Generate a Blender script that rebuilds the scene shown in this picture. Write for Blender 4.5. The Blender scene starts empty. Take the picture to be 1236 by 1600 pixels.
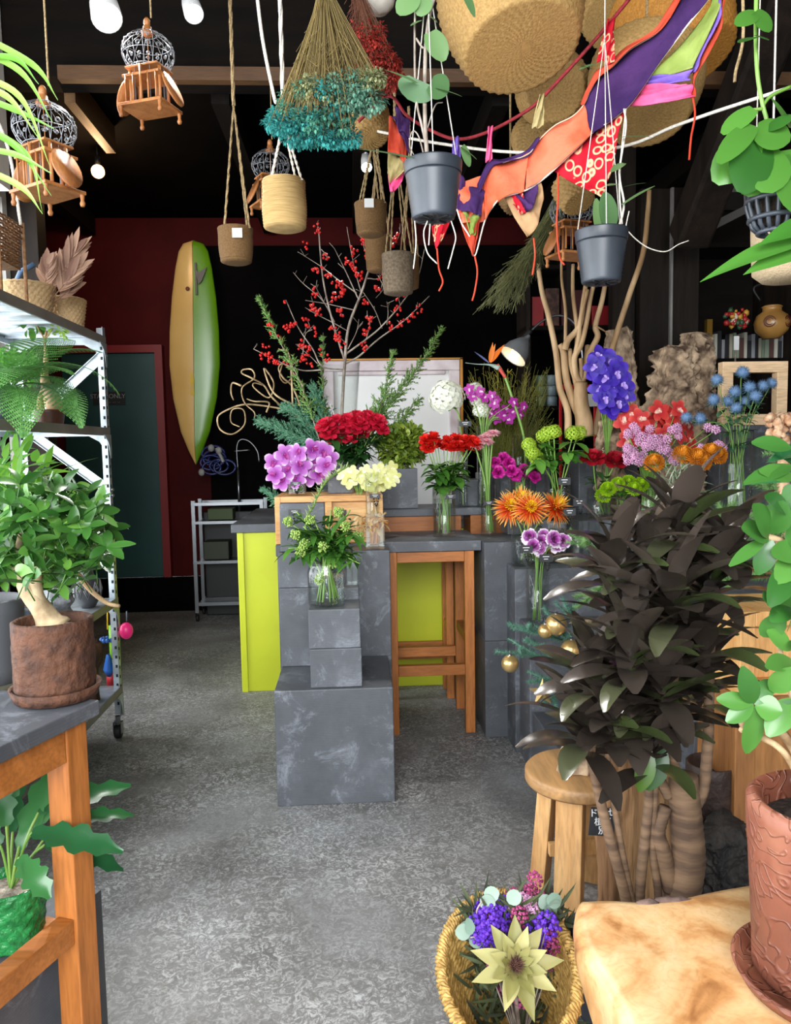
import bpy, math, random
from mathutils import Vector, Matrix, noise
random.seed(7)
PI = math.pi
V = Vector
R = random.random
def U(a, b): return a + (b - a) * R()
COL = bpy.context.scene.collection
# ------------------------------------------------------------------ camera
FPX = 1200.0
CAM = V((0, 0, 1.5))
CROT = (Matrix.Rotation(math.radians(-3.15), 3, 'Z') @ Matrix.Rotation(math.radians(90 - 4.8), 3, 'X')
        @ Matrix.Rotation(math.radians(-1.0), 3, 'Z'))
cam_data = bpy.data.cameras.new('camera'); cam = bpy.data.objects.new('camera', cam_data); COL.objects.link(cam)
cam.matrix_world = Matrix.Translation(CAM) @ CROT.to_4x4()
cam_data.sensor_fit = 'VERTICAL'; cam_data.sensor_height = 32.0; cam_data.lens = FPX / 1600 * 32.0
cam_data.clip_start = 0.05; cam_data.clip_end = 200
bpy.context.scene.camera = cam
def ray(px, py): return CROT @ V(((px - 618) / FPX, -(py - 800) / FPX, -1))
def at(px, py, Y):
    d = ray(px, py); return CAM + d * (Y / d.y)
def onz(px, py, z):
    d = ray(px, py); return CAM + d * ((z - CAM.z) / d.z)
# ------------------------------------------------------------------ object helpers
def tag(o, label=None, cat=None, group=None, kind=None):
    if label: o['label'] = label
    if cat: o['category'] = cat
    if group: o['group'] = group
    if kind: o['kind'] = kind
    return o
def thing(name, label, cat, loc=(0, 0, 0), group=None, rz=0):
    o = bpy.data.objects.new(name, None); COL.objects.link(o)
    o.location = loc; o.rotation_euler = (0, 0, rz); o.empty_display_size = .05
    return tag(o, label, cat, group)
def origin_of(p):
    s = V((0, 0, 0))
    while p is not None:
        s = s + V(p.location); p = p.parent
    return s
KIDS = {}
def setparent(o, p):
    o.parent = p
    KIDS.setdefault(p.name, []).append(o)
def copy_tree(o, parent=None):
    c = o.copy(); COL.objects.link(c)
    if parent is not None: setparent(c, parent)
    for ch in KIDS.get(o.name, []): copy_tree(ch, c)
    return c
def inst(mesh_ob, parent, loc, rot=None, s=1.0, name=None, mat=None):
    """a part sharing mesh data; loc in world, parent unrotated"""
    c = bpy.data.objects.new(name or mesh_ob.name, mesh_ob.data if hasattr(mesh_ob, 'data') else mesh_ob)
    COL.objects.link(c)
    q = rot if rot is not None else Matrix.Identity(3)
    sc = s if isinstance(s, (tuple, list)) else (s, s, s)
    lo = V(loc) - (origin_of(parent) if parent is not None else V((0, 0, 0)))
    c.location = lo
    c.rotation_euler = q.to_euler(); c.scale = sc
    if parent is not None: setparent(c, parent)
    return c
def frame(d, up=(0, 0, 1)):
    """3x3 with z axis along d"""
    z = V(d).normalized(); u = V(up)
    if abs(z.dot(u)) > .98: u = V((0, 1, 0))
    x = u.cross(z).normalized(); y = z.cross(x)
    return Matrix((x, y, z)).transposed()
def catmull(pts, n=6):
    P = [V(p) for p in pts]
    if len(P) < 3: return [P[0].lerp(P[-1], i / n) for i in range(n + 1)]
    Q = [P[0] * 2 - P[1]] + P + [P[-1] * 2 - P[-2]]
    out = []
    for i in range(1, len(Q) - 2):
        a, b, c, d = Q[i - 1:i + 3]
        for k in range(n):
            t = k / n
            out.append(.5 * ((2 * b) + (c - a) * t + (2 * a - 5 * b + 4 * c - d) * t * t + (3 * b - a - 3 * c + d) * t ** 3))
    out.append(P[-1]); return out
class MB:
    def __init__(s): s.v = []; s.f = []
    def add(s, vs, fs):
        n = len(s.v); s.v.extend(vs); s.f.extend([tuple(i + n for i in f) for f in fs])
    def box(s, c, d, rot=None):
        x, y, z = d[0] / 2, d[1] / 2, d[2] / 2
        vs = [V((a * x, b * y, e * z)) for e in (-1, 1) for b in (-1, 1) for a in (-1, 1)]
        if rot is not None: vs = [rot @ q for q in vs]
        s.add([q + V(c) for q in vs], [(0, 2, 3, 1), (4, 5, 7, 6), (0, 1, 5, 4), (2, 6, 7, 3), (0, 4, 6, 2), (1, 3, 7, 5)])
    def bx(s, x0, x1, y0, y1, z0, z1):
        s.box(((x0 + x1) / 2, (y0 + y1) / 2, (z0 + z1) / 2), (abs(x1 - x0), abs(y1 - y0), abs(z1 - z0)))
    def tube(s, pts, r, seg=6, cap=True, flat=1.0):
        P = [V(p) for p in pts]; n = len(P)
        if n < 2: return
        rr = r if isinstance(r, (list, tuple)) else [r] * n
        if len(rr) != n: rr = [rr[0] + (rr[-1] - rr[0]) * i / (n - 1) for i in range(n)]
        vs = []; t0 = (P[1] - P[0]).normalized()
        u = V((0, 0, 1)) if abs(t0.z) < .9 else V((1, 0, 0))
        u = (u - t0 * u.dot(t0)).normalized()
        for i in range(n):
            t = (P[min(i + 1, n - 1)] - P[max(i - 1, 0)])
            if t.length < 1e-9: t = t0
            t = t.normalized(); u = u - t * u.dot(t)
            u = u.normalized() if u.length > 1e-6 else t.orthogonal().normalized()
            w = t.cross(u)
            for k in range(seg):
                a = 2 * PI * k / seg
                vs.append(P[i] + (u * math.cos(a) + w * (math.sin(a) * flat)) * rr[i])
        fs = [(i * seg + k, i * seg + (k + 1) % seg, (i + 1) * seg + (k + 1) % seg, (i + 1) * seg + k) for i in range(n - 1) for k in range(seg)]
        if cap: fs += [tuple(range(seg))[::-1], tuple((n - 1) * seg + k for k in range(seg))]
        s.add(vs, fs)
    def lathe(s, prof, c=(0, 0, 0), seg=24, mod=None, rot=None, a0=0, sq=None):
        vs = []; c = V(c)
        for i, (r, z) in enumerate(prof):
            for k in range(seg):
                a = a0 + 2 * PI * k / seg
                q = r + (mod(i, a, r, z) if mod else 0)
                p = V((q * math.cos(a), q * math.sin(a), z))
                if sq: p.x *= sq[0]; p.y *= sq[1]
                if rot is not None: p = rot @ p
                vs.append(p + c)
        n = len(prof)
        s.add(vs, [(i * seg + k, i * seg + (k + 1) % seg, (i + 1) * seg + (k + 1) % seg, (i + 1) * seg + k) for i in range(n - 1) for k in range(seg)])
    def sph(s, c, r, seg=8, rings=5, sq=(1, 1, 1), rot=None, nz=0):
        vs = []; c = V(c)
        for i in range(rings + 1):
            ph = PI * i / rings
            for k in range(seg):
                a = 2 * PI * k / seg
                p = V((math.sin(ph) * math.cos(a) * sq[0], math.sin(ph) * math.sin(a) * sq[1], -math.cos(ph) * sq[2])) * r
                if nz: p = p * (1 + nz * noise.noise(p * (2.5 / r) + c * 9))
                if rot is not None: p = rot @ p
                vs.append(p + c)
        s.add(vs, [(i * seg + k, i * seg + (k + 1) % seg, (i + 1) * seg + (k + 1) % seg, (i + 1) * seg + k) for i in range(rings) for k in range(seg)])
    def cone(s, a, b, r, seg=3):
        a, b = V(a), V(b); d = b - a; m = frame(d)
        s.add([a + m @ V((r * math.cos(2 * PI * k / seg), r * math.sin(2 * PI * k / seg), 0)) for k in range(seg)] + [b],
              [(k, (k + 1) % seg, seg) for k in range(seg)])
    def leaf(s, base, d, n, L, W, bend=.6, prof='lance', seg=6, fold=.25, nx=3, cup=0, twist=0, wave=0):
        """blade: d direction, n upper-side normal, bends away from n"""
        d = V(d).normalized(); n = V(n); n = n - d * n.dot(d)
        n = n.normalized() if n.length > 1e-5 else d.orthogonal().normalized()
        side = d.cross(n).normalized(); p = V(base); vs = []
        st = L / seg; da = bend / seg; dt = twist / seg; ph = R() * 6
        for i in range(seg + 1):
            t = i / seg
            w = PROF[prof](t) * W / 2
            for k in range(nx):
                x = -1 + 2 * k / (nx - 1)
                off = n * ((abs(x) * fold - cup * x * x) * w)
                if wave and abs(x) > .3: off += n * (wave * W * math.sin(t * 11 + ph + (x > 0) * 2))
                vs.append(p + side * (x * w) + off)
            d2 = (d * math.cos(da) - n * math.sin(da)); n = (n * math.cos(da) + d * math.sin(da)); d = d2
            if dt:
                side, n = (side * math.cos(dt) + n * math.sin(dt)), (n * math.cos(dt) - side * math.sin(dt))
            p = p + d * st
        s.add(vs, [(i * nx + k, i * nx + k + 1, (i + 1) * nx + k + 1, (i + 1) * nx + k) for i in range(seg) for k in range(nx - 1)])
    def grid(s, fn, nu, nv, closed=False):
        vs = [V(fn(i / nu, j / nv)) for i in range(nu + 1) for j in range(nv + 1)]
        m = nv + 1
        s.add(vs, [(i * m + j, (i + 1) * m + j, (i + 1) * m + j + 1, i * m + j + 1) for i in range(nu) for j in range(nv)])
    def prism(s, poly, z0, z1, rot=None, c=(0, 0, 0)):
        n = len(poly); vs = [V((x, y, z0)) for x, y in poly] + [V((x, y, z1)) for x, y in poly]
        if rot is not None: vs = [rot @ q for q in vs]
        s.add([q + V(c) for q in vs], [tuple(range(n))[::-1], tuple(range(n, 2 * n))] + [(i, (i + 1) % n, n + (i + 1) % n, n + i) for i in range(n)])
    def build(s, name, mat, parent=None, smooth=True, bevel=0, solid=0, world=True, sub=0):
        me = bpy.data.meshes.new(name)
        o0 = origin_of(parent) if (parent is not None and world) else V((0, 0, 0))
        me.from_pydata([tuple(q - o0) for q in s.v], [], s.f)
        me.materials.append(mat)
        if smooth: me.polygons.foreach_set('use_smooth', [True] * len(me.polygons))
        me.update()
        ob = bpy.data.objects.new(name, me); COL.objects.link(ob)
        if parent is not None: setparent(ob, parent)
        if solid:
            m = ob.modifiers.new('s', 'SOLIDIFY'); m.thickness = solid; m.offset = 0
        if bevel:
            m = ob.modifiers.new('b', 'BEVEL'); m.width = bevel; m.segments = 2; m.limit_method = 'ANGLE'
        if sub:
            m = ob.modifiers.new('u', 'SUBSURF'); m.levels = sub; m.render_levels = sub
        return ob
PROF = {
    'lance': lambda t: max(.02, math.sin(PI * min(1, t * .93 + .07) ** .75)) if t < 1 else .02,
    'oval': lambda t: max(.03, math.sin(PI * (t * .94 + .03)) ** .75),
    'round': lambda t: max(.05, math.sin(PI * (t * .93 + .05)) ** .5),
    'heart': lambda t: max(.05, (math.sin(PI * (.12 + t * .86))) ** .55),
    'strap': lambda t: (.55 + .45 * min(1, t * 5)) * (1 if t < .6 else max(.03, 1 - ((t - .6) / .4) ** 1.6)),
    'petal': lambda t: (.25 + .75 * min(1, t * 1.7) ** .8) * (1 if t < .8 else .72),
    'tip': lambda t: max(.04, (1 - t)),
    'lobed': lambda t: max(.03, math.sin(PI * min(1, t * .93 + .05)) ** .7 * (.78 + .22 * math.sin(t * 26))),
}
# ------------------------------------------------------------------ materials
def hx(h):
    h = h.lstrip('#'); c = [int(h[i:i + 2], 16) / 255 for i in (0, 2, 4)]
    return tuple(x / 12.92 if x <= .04045 else ((x + .055) / 1.055) ** 2.4 for x in c) + (1,)
def newmat(name):
    m = bpy.data.materials.new(name); m.use_nodes = True; nt = m.node_tree
    b = nt.nodes['Principled BSDF']; return m, nt, b
def N(nt, t, **kw):
    n = nt.nodes.new(t)
    for k, v in kw.items():
        if k in n.inputs: n.inputs[k].default_value = v
        else: setattr(n, k, v)
    return n
def mixc(nt, fac, a, b):
    m = nt.nodes.new('ShaderNodeMix'); m.data_type = 'RGBA'
    for sock, v in ((0, fac), (6, a), (7, b)):
        if hasattr(v, 'links') or hasattr(v, 'is_linked'): nt.links.new(v, m.inputs[sock])
        else: m.inputs[sock].default_value = v
    return m.outputs[2]
def coords(nt, scale=(1, 1, 1), kind='Object'):
    tc = nt.nodes.new('ShaderNodeTexCoord'); mp = nt.nodes.new('ShaderNodeMapping')
    mp.inputs['Scale'].default_value = scale; nt.links.new(tc.outputs[kind], mp.inputs['Vector']); return mp.outputs[0]
def ramp(nt, src, stops):
    r = nt.nodes.new('ShaderNodeValToRGB'); nt.links.new(src, r.inputs[0])
    e = r.color_ramp.elements
    while len(e) < len(stops): e.new(.5)
    for i, (p, c) in enumerate(stops): e[i].position = p; e[i].color = c if not isinstance(c, str) else hx(c)
    return r.outputs[0]
def bumpy(nt, b, h, strength=.4, dist=.01):
    n = nt.nodes.new('ShaderNodeBump'); n.inputs['Strength'].default_value = strength; n.inputs['Distance'].default_value = dist
    nt.links.new(h, n.inputs['Height']); nt.links.new(n.outputs[0], b.inputs['Normal'])
def mat(name, c1, c2=None, scale=8, rough=.6, metal=0, bump=0, bscale=60, stretch=(1, 1, 1), bdist=.004, spec=.5, lo=.35, hi=.65, detail=5):
    m, nt, b = newmat(name)
    b.inputs['Roughness'].default_value = rough; b.inputs['Metallic'].default_value = metal
    b.inputs['Specular IOR Level'].default_value = spec
    if c2:
        n = N(nt, 'ShaderNodeTexNoise', Scale=scale, Detail=detail); nt.links.new(coords(nt, stretch), n.inputs['Vector'])
        nt.links.new(ramp(nt, n.outputs[0], [(lo, c1), (hi, c2)]), b.inputs['Base Color'])
    else: b.inputs['Base Color'].default_value = hx(c1)
    if bump:
        n = N(nt, 'ShaderNodeTexNoise', Scale=bscale, Detail=4); nt.links.new(coords(nt, stretch), n.inputs['Vector'])
        bumpy(nt, b, n.outputs[0], bump, bdist)
    return m
def wood(name, c1, c2, axis='z', scale=9, rough=.5, bump=.15):
    st = {'x': (.12, 1, 1), 'y': (1, .12, 1), 'z': (1, 1, .12)}[axis]
    m, nt, b = newmat(name); b.inputs['Roughness'].default_value = rough
    co = coords(nt, st)
    n = N(nt, 'ShaderNodeTexNoise', Scale=scale, Detail=6, Distortion=1.2); nt.links.new(co, n.inputs['Vector'])
    g = N(nt, 'ShaderNodeTexNoise', Scale=scale * 14, Detail=3); nt.links.new(co, g.inputs['Vector'])
    base = ramp(nt, n.outputs[0], [(.3, c1), (.7, c2)])
    f = ramp(nt, g.outputs[0], [(.35, (.72, .72, .72, 1)), (.6, (1, 1, 1, 1))])
    mm = nt.nodes.new('ShaderNodeMix'); mm.data_type = 'RGBA'; mm.blend_type = 'MULTIPLY'; mm.inputs[0].default_value = .8
    nt.links.new(base, mm.inputs[6]); nt.links.new(f, mm.inputs[7]); nt.links.new(mm.outputs[2], b.inputs['Base Color'])
    bumpy(nt, b, g.outputs[0], bump, .002); return m
def leafmat(name, c1, c2, rough=.4, trans=.25, c3=None, spec=.5):
    m, nt, b = newmat(name); b.inputs['Roughness'].default_value = rough; b.inputs['Specular IOR Level'].default_value = spec
    g = nt.nodes.new('ShaderNodeNewGeometry')
    stops = [(0, c1), (1, c2)] if not c3 else [(0, c1), (.7, c2), (1, c3)]
    c = ramp(nt, g.outputs['Random Per Island'], stops)
    nt.links.new(c, b.inputs['Base Color'])
    if trans:
        t = nt.nodes.new('ShaderNodeBsdfTranslucent'); nt.links.new(c, t.inputs[0])
        mx = nt.nodes.new('ShaderNodeMixShader'); mx.inputs[0].default_value = trans
        nt.links.new(b.outputs[0], mx.inputs[1]); nt.links.new(t.outputs[0], mx.inputs[2])
        nt.links.new(mx.outputs[0], nt.nodes['Material Output'].inputs[0])
    return m
def radmat(name, stops, rough=.5, trans=.25, rad=1.0):
    """petal colour by distance from the flower's centre (local units)"""
    m, nt, b = newmat(name); b.inputs['Roughness'].default_value = rough
    tc = nt.nodes.new('ShaderNodeTexCoord'); ln = nt.nodes.new('ShaderNodeVectorMath'); ln.operation = 'LENGTH'
    nt.links.new(tc.outputs['Object'], ln.inputs[0])
    dv = nt.nodes.new('ShaderNodeMath'); dv.operation = 'DIVIDE'; dv.inputs[1].default_value = rad; nt.links.new(ln.outputs['Value'], dv.inputs[0])
    c = ramp(nt, dv.outputs[0], stops); nt.links.new(c, b.inputs['Base Color'])
    t = nt.nodes.new('ShaderNodeBsdfTranslucent'); nt.links.new(c, t.inputs[0])
    mx = nt.nodes.new('ShaderNodeMixShader'); mx.inputs[0].default_value = trans
    nt.links.new(b.outputs[0], mx.inputs[1]); nt.links.new(t.outputs[0], mx.inputs[2])
    nt.links.new(mx.outputs[0], nt.nodes['Material Output'].inputs[0]); return m
def glassmat(name, tint=(.93, .96, .96, 1), ior=1.45, boost=1.0, dens=.0):
    m = bpy.data.materials.new(name); m.use_nodes = True; nt = m.node_tree; nt.nodes.remove(nt.nodes['Principled BSDF'])
    tr = nt.nodes.new('ShaderNodeBsdfTransparent'); tr.inputs[0].default_value = tint
    gl = nt.nodes.new('ShaderNodeBsdfGlossy'); gl.inputs['Roughness'].default_value = .03
    fr = nt.nodes.new('ShaderNodeLayerWeight'); fr.inputs[0].default_value = .5
    pw = nt.nodes.new('ShaderNodeMath'); pw.operation = 'POWER'; pw.inputs[1].default_value = 3.5; nt.links.new(fr.outputs['Facing'], pw.inputs[0])
    mu = nt.nodes.new('ShaderNodeMath'); mu.operation = 'MULTIPLY_ADD'; mu.inputs[1].default_value = boost * .6; mu.inputs[2].default_value = .035 + dens; mu.use_clamp = True
    nt.links.new(pw.outputs[0], mu.inputs[0])
    mx = nt.nodes.new('ShaderNodeMixShader'); nt.links.new(mu.outputs[0], mx.inputs[0])
    nt.links.new(tr.outputs[0], mx.inputs[1]); nt.links.new(gl.outputs[0], mx.inputs[2])
    nt.links.new(mx.outputs[0], nt.nodes['Material Output'].inputs[0]); return m
def emis(name, col, s):
    m = bpy.data.materials.new(name); m.use_nodes = True; nt = m.node_tree; nt.nodes.remove(nt.nodes['Principled BSDF'])
    e = nt.nodes.new('ShaderNodeEmission'); e.inputs[0].default_value = col; e.inputs[1].default_value = s
    nt.links.new(e.outputs[0], nt.nodes['Material Output'].inputs[0]); return m
def slatemat():
    m, nt, b = newmat('slate'); co = coords(nt)
    n = N(nt, 'ShaderNodeTexNoise', Scale=3.2, Detail=8, Roughness=.65); nt.links.new(co, n.inputs['Vector'])
    base = ramp(nt, n.outputs[0], [(.3, '#43464b'), (.55, '#54575d'), (.75, '#73767d')])
    n2 = N(nt, 'ShaderNodeTexNoise', Scale=7, Detail=12, Roughness=.8, Distortion=.6); nt.links.new(co, n2.inputs['Vector'])
    sc = ramp(nt, n2.outputs[0], [(.53, (0, 0, 0, 1)), (.7, (.65, .65, .65, 1))])
    c = mixc(nt, sc, base, hx('#9ea3ad')); nt.links.new(c, b.inputs['Base Color'])
    w = N(nt, 'ShaderNodeTexWave', Scale=45, Distortion=1.5, Detail=2); w.bands_direction = 'Z'; nt.links.new(co, w.inputs['Vector'])
    ad = nt.nodes.new('ShaderNodeMath'); ad.operation = 'ADD'; nt.links.new(w.outputs[1], ad.inputs[0]); nt.links.new(n2.outputs[0], ad.inputs[1])
    bumpy(nt, b, ad.outputs[0], .2, .0012)
    b.inputs['Roughness'].default_value = .5; return m
def floormat():
    m, nt, b = newmat('concrete'); co = coords(nt)
    n = N(nt, 'ShaderNodeTexNoise', Scale=1.3, Detail=6, Roughness=.6, Distortion=.4); nt.links.new(co, n.inputs['Vector'])
    base = ramp(nt, n.outputs[0], [(.3, '#4a4947'), (.5, '#6c6b6a'), (.7, '#8b8c8e')])
    v = N(nt, 'ShaderNodeTexNoise', Scale=38, Detail=6, Roughness=.75, Distortion=1.8); nt.links.new(co, v.inputs['Vector'])
    n3 = N(nt, 'ShaderNodeTexNoise', Scale=2.4, Detail=4); nt.links.new(co, n3.inputs['Vector'])
    sp = ramp(nt, v.outputs[0], [(.47, (0, 0, 0, 1)), (.62, (1, 1, 1, 1))])
    wt = ramp(nt, n3.outputs[0], [(.36, (.25, .25, .25, 1)), (.62, (.9, .9, .9, 1))])
    mu = nt.nodes.new('ShaderNodeMix'); mu.data_type = 'RGBA'; mu.blend_type = 'MULTIPLY'; mu.inputs[0].default_value = 1
    nt.links.new(sp, mu.inputs[6]); nt.links.new(wt, mu.inputs[7])
    c = mixc(nt, mu.outputs[2], base, hx('#bfc0c0'))
    d = ramp(nt, v.outputs[0], [(.25, (.45, .45, .45, 1)), (.42, (1, 1, 1, 1))])
    m2 = nt.nodes.new('ShaderNodeMix'); m2.data_type = 'RGBA'; m2.blend_type = 'MULTIPLY'; m2.inputs[0].default_value = .8
    nt.links.new(c, m2.inputs[6]); nt.links.new(d, m2.inputs[7])
    nt.links.new(m2.outputs[2], b.inputs['Base Color'])
    b.inputs['Roughness'].default_value = .62; bumpy(nt, b, v.outputs[0], .25, .003); return m
M = {}
M['slate'] = slatemat(); M['floor'] = floormat()
M['white_wall'] = mat('white plaster', '#d9d6d0', '#c9c6c0', rough=.8)
M['red_wall'] = mat('red painted wall', '#3a0202', '#480505', scale=2, rough=.7, spec=.15)
M['black'] = mat('black paint', '#040303', '#090707', scale=3, rough=.9, spec=.05)
M['teal'] = mat('teal door paint', '#173c3a', '#1c4644', scale=2, rough=.45)
M['darkwood_x'] = wood('dark timber', '#090604', '#140d08', 'x', rough=.85)
M['darkwood_z'] = wood('dark timber upright', '#14100d', '#2a211b', 'z', rough=.65)
M['darkwood_y'] = wood('dark timber joist', '#0a0705', '#150e09', 'y', rough=.75)
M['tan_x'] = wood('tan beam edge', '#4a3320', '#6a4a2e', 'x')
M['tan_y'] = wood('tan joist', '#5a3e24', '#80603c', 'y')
M['board'] = wood('dark lacquered board', '#17130f', '#26201b', 'z', scale=5, rough=.4)
M['stool'] = wood('orange stained wood', '#9c5a22', '#c4793a', 'z')
M['stool_x'] = wood('orange stained wood rail', '#9c5a22', '#c4793a', 'x')
M['pale_z'] = wood('pale golden wood', '#c98a48', '#e8b878', 'z')
M['pale_x'] = wood('pale golden wood rail', '#c98a48', '#e8b878', 'x')
M['pine'] = wood('pine', '#e0b98d', '#f0d0a8', 'x', rough=.45)
M['lime'] = mat('lime green paint', '#b9c21e', '#c6cf26', scale=2, rough=.45, bump=.1)
M['galv'] = mat('galvanised steel', '#9aa2a8', '#c8d0d6', scale=14, rough=.38, metal=.75, detail=8)
M['galv_edge'] = mat('painted grey steel', '#7a7672', '#8a8580', scale=8, rough=.5, metal=.3)
M['steel'] = mat('stainless steel', '#8d9094', rough=.3, metal=.9)
M['hole'] = mat('dark hole', '#15171a', rough=.8)
M['rubber'] = mat('black rubber', '#101010', rough=.6)
M['glass'] = glassmat('vase glass', tint=(.975, .985, .98, 1), ior=1.5, boost=.95, dens=.0)
M['water'] = glassmat('water', tint=(.95, .975, .965, 1), ior=1.33, boost=.9, dens=.015)
M['stem'] = leafmat('green stem', '#5f8a35', '#84a851', trans=0)
M['leaf'] = leafmat('green leaf', '#2f5f22', '#5a8f36')
M['leaf_d'] = leafmat('dark green leaf', '#1d4220', '#3f6e34', rough=.32)
M['leaf_l'] = leafmat('bright green leaf', '#79a82f', '#aacb4e', trans=.35)
M['rope'] = mat('jute rope', '#8a7350', '#b39a70', scale=120, rough=.9, bump=.8, bscale=200)
M['wrope'] = mat('white cotton rope', '#cdc6b8', '#e8e2d6', scale=120, rough=.9, bump=.6, bscale=200)
M['jute'] = mat('woven jute', '#a08250', '#bc9c66', scale=60, rough=.9, bump=.8, bscale=60, stretch=(.25, .25, 4))
M['wicker'] = mat('pale wicker', '#b8976a', '#d4b588', scale=160, rough=.75, bump=.3)
M['wicker_d'] = mat('brown wicker', '#6e4a2a', '#9a7048', scale=60, rough=.7, bump=.3)
M['seagrass'] = mat('golden straw weave', '#93713e', '#ab8850', scale=130, rough=.75, bump=.5, bscale=160)
M['plastic'] = mat('black plastic pot', '#2a2f36', '#3a4049', scale=5, rough=.38)
M['soil'] = mat('dark soil', '#1a120d', '#3a2c20', scale=60, rough=.95, bump=1, bscale=80, bdist=.01)
M['bark'] = mat('cork bark', '#4e3a2c', '#c4aa8c', scale=14, rough=.9, bump=1, bscale=30, bdist=.012, detail=9)
M['stick'] = mat('bare branch wood', '#8d6d47', '#c2a27a', scale=12, rough=.7, bump=.3, stretch=(1, 1, .3))
M['twig'] = mat('grey brown twig', '#6e6055', '#a89c90', scale=20, rough=.8)
M['card'] = mat('black price card', '#2d2f33', rough=.5)
M['ink'] = mat('white chalk ink', '#e8e8e8', rough=.8)
M['white'] = mat('white paint', '#e6e6e4', rough=.5)
for k_ in ('darkwood_x', 'darkwood_y', 'darkwood_z', 'board'): M[k_].node_tree.nodes['Principled BSDF'].inputs['Specular IOR Level'].default_value = .15
M['pebble'] = mat('gravel', '#6a5a50', '#c8bcae', scale=50, rough=.9, bump=1, bscale=60, bdist=.01)
# ================================================================== the room
def struct(name, m, *boxes, smooth=False):
    b = MB()
    for q in boxes: b.bx(*q)
    o = b.build(name, m, None, smooth); o['kind'] = 'structure'; return o
XL, XR = -1.95, 3.1
b = MB(); b.grid(lambda u, v: (-4.2 + 8.2 * u, -3 + 11.2 * v, 0), 8, 10); o = b.build('floor', M['floor'], None, False); o['kind'] = 'structure'
struct('wall_back', M['red_wall'], (-4.2, 4, 7.3, 7.5, .32, 3.7))
struct('baseboard_back', M['black'], (-4.2, 4, 7.24, 7.299, 0, .32))
# black recess behind the counter: a dark panelled screen wall
struct('wall_recess', M['black'], (-1.3, 3.4, 7.14, 7.235, 0, 3.33))
struct('ceiling_front', M['black'], (-4.2, 4, -3, 4.35, 4.3, 4.4))
struct('ceiling_back', M['black'], (-4.2, 4, 4.56, 7.5, 3.62, 3.7))
struct('wall_right', M['darkwood_z'], (XR, XR + .1, -3, 7.4, 0, 4.3))
struct('wall_left', M['white_wall'], (XL - .12, XL, -3, -1.2, 0, 4.3), (XL - .12, XL, -1.2, 4.6, 0, .45), (XL - .12, XL, -1.2, 4.6, 2.95, 4.3),
       (XL - .035, XL, 4.6, 4.66, 0, 4.3))
struct('wall_pier', M['white_wall'], (XL + .005, XL + .16, 4.16, 4.34, 2.9, 4.29))
struct('wall_side', M['black'], (-4.2, -4.1, 4.1, 7.3, 0, 3.62), (-4.1, XL - .125, 4.66, 4.72, 0, 3.6))
wn = MB(); wn.bx(XL - .09, XL - .03, -1.19, 4.59, .46, .5); wn.bx(XL - .09, XL - .03, -1.19, 4.59, 2.9, 2.94)
for y in (-1.17, .0, 1.25, 2.5, 3.6): wn.bx(XL - .09, XL - .03, y - .02, y + .02, .5, 2.9)
wn.bx(XL - .09, XL - .03, -1.19, 4.59, 2.1, 2.14)
o = wn.build('window_1', M['white'], None, False); o['kind'] = 'structure'
g = MB(); g.bx(XL - .065, XL - .06, -1.15, 4.55, .5, 2.9); o = g.build('pane', M['glass'], o, False)
struct('beam', M['darkwood_x'], (-4.1, 3.1, 4.36, 4.55, 3.5, 4.3))
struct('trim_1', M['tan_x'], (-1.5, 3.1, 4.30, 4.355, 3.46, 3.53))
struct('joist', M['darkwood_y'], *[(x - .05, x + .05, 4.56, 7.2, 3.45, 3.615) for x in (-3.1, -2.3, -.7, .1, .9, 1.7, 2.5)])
struct('joist_lit', M['tan_y'], (-1.56, -1.50, 4.56, 5.3, 3.45, 3.615))  # lit look comes from a paler tan colour than the other joists
struct('beam_cross', M['darkwood_x'], (-1.75, 3.1, 2.9, 3.08, 4.0, 4.29), (-1.75, 3.1, 1.2, 1.36, 4.0, 4.29))
struct('post_corner', M['darkwood_z'], (XL - .02, XL + .16, 4.67, 4.8, 0, 3.3))
# timber column and boarding on the right
c0 = at(1000, 500, 4.9).x; c1 = at(1096, 500, 4.9).x
struct('column_timber', M['board'], (c0, (c0 + c1) / 2 - .015, 4.9, 5.06, 0, 3.1), ((c0 + c1) / 2 + .002, c1 - .03, 4.88, 5.06, 0, 3.1))
struct('trim_2', M['galv_edge'], ((c0 + c1) / 2 - .014, (c0 + c1) / 2 + .001, 4.875, 4.9, 0, 3.1))
struct('trim_3', mat('brass strip', '#8c6a2a', rough=.35, metal=.8), (c1 + .02, c1 + .055, 4.86, 4.9, 1.4, 2.28))
struct('wall_boarded', M['darkwood_z'], (at(955, 500, 5.0).x, c0 - .005, 4.98, 5.06, 0, 3.5), (c0 + .01, 3.1, 5.065, 5.1, 0, .95))
b = MB(); p0, p1 = at(1075, 375, 4.6), at(1236, -40, 3.6)
b.box((p0 + p1) / 2, (.2, .2, (p1 - p0).length), frame(p1 - p0)); o = b.build('beam_brace', M['darkwood_z'], None, False, bevel=.02); o['kind'] = 'structure'
b = MB(); p0, p1 = at(1040, 350, 4.75), at(1120, 230, 4.6)
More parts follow.
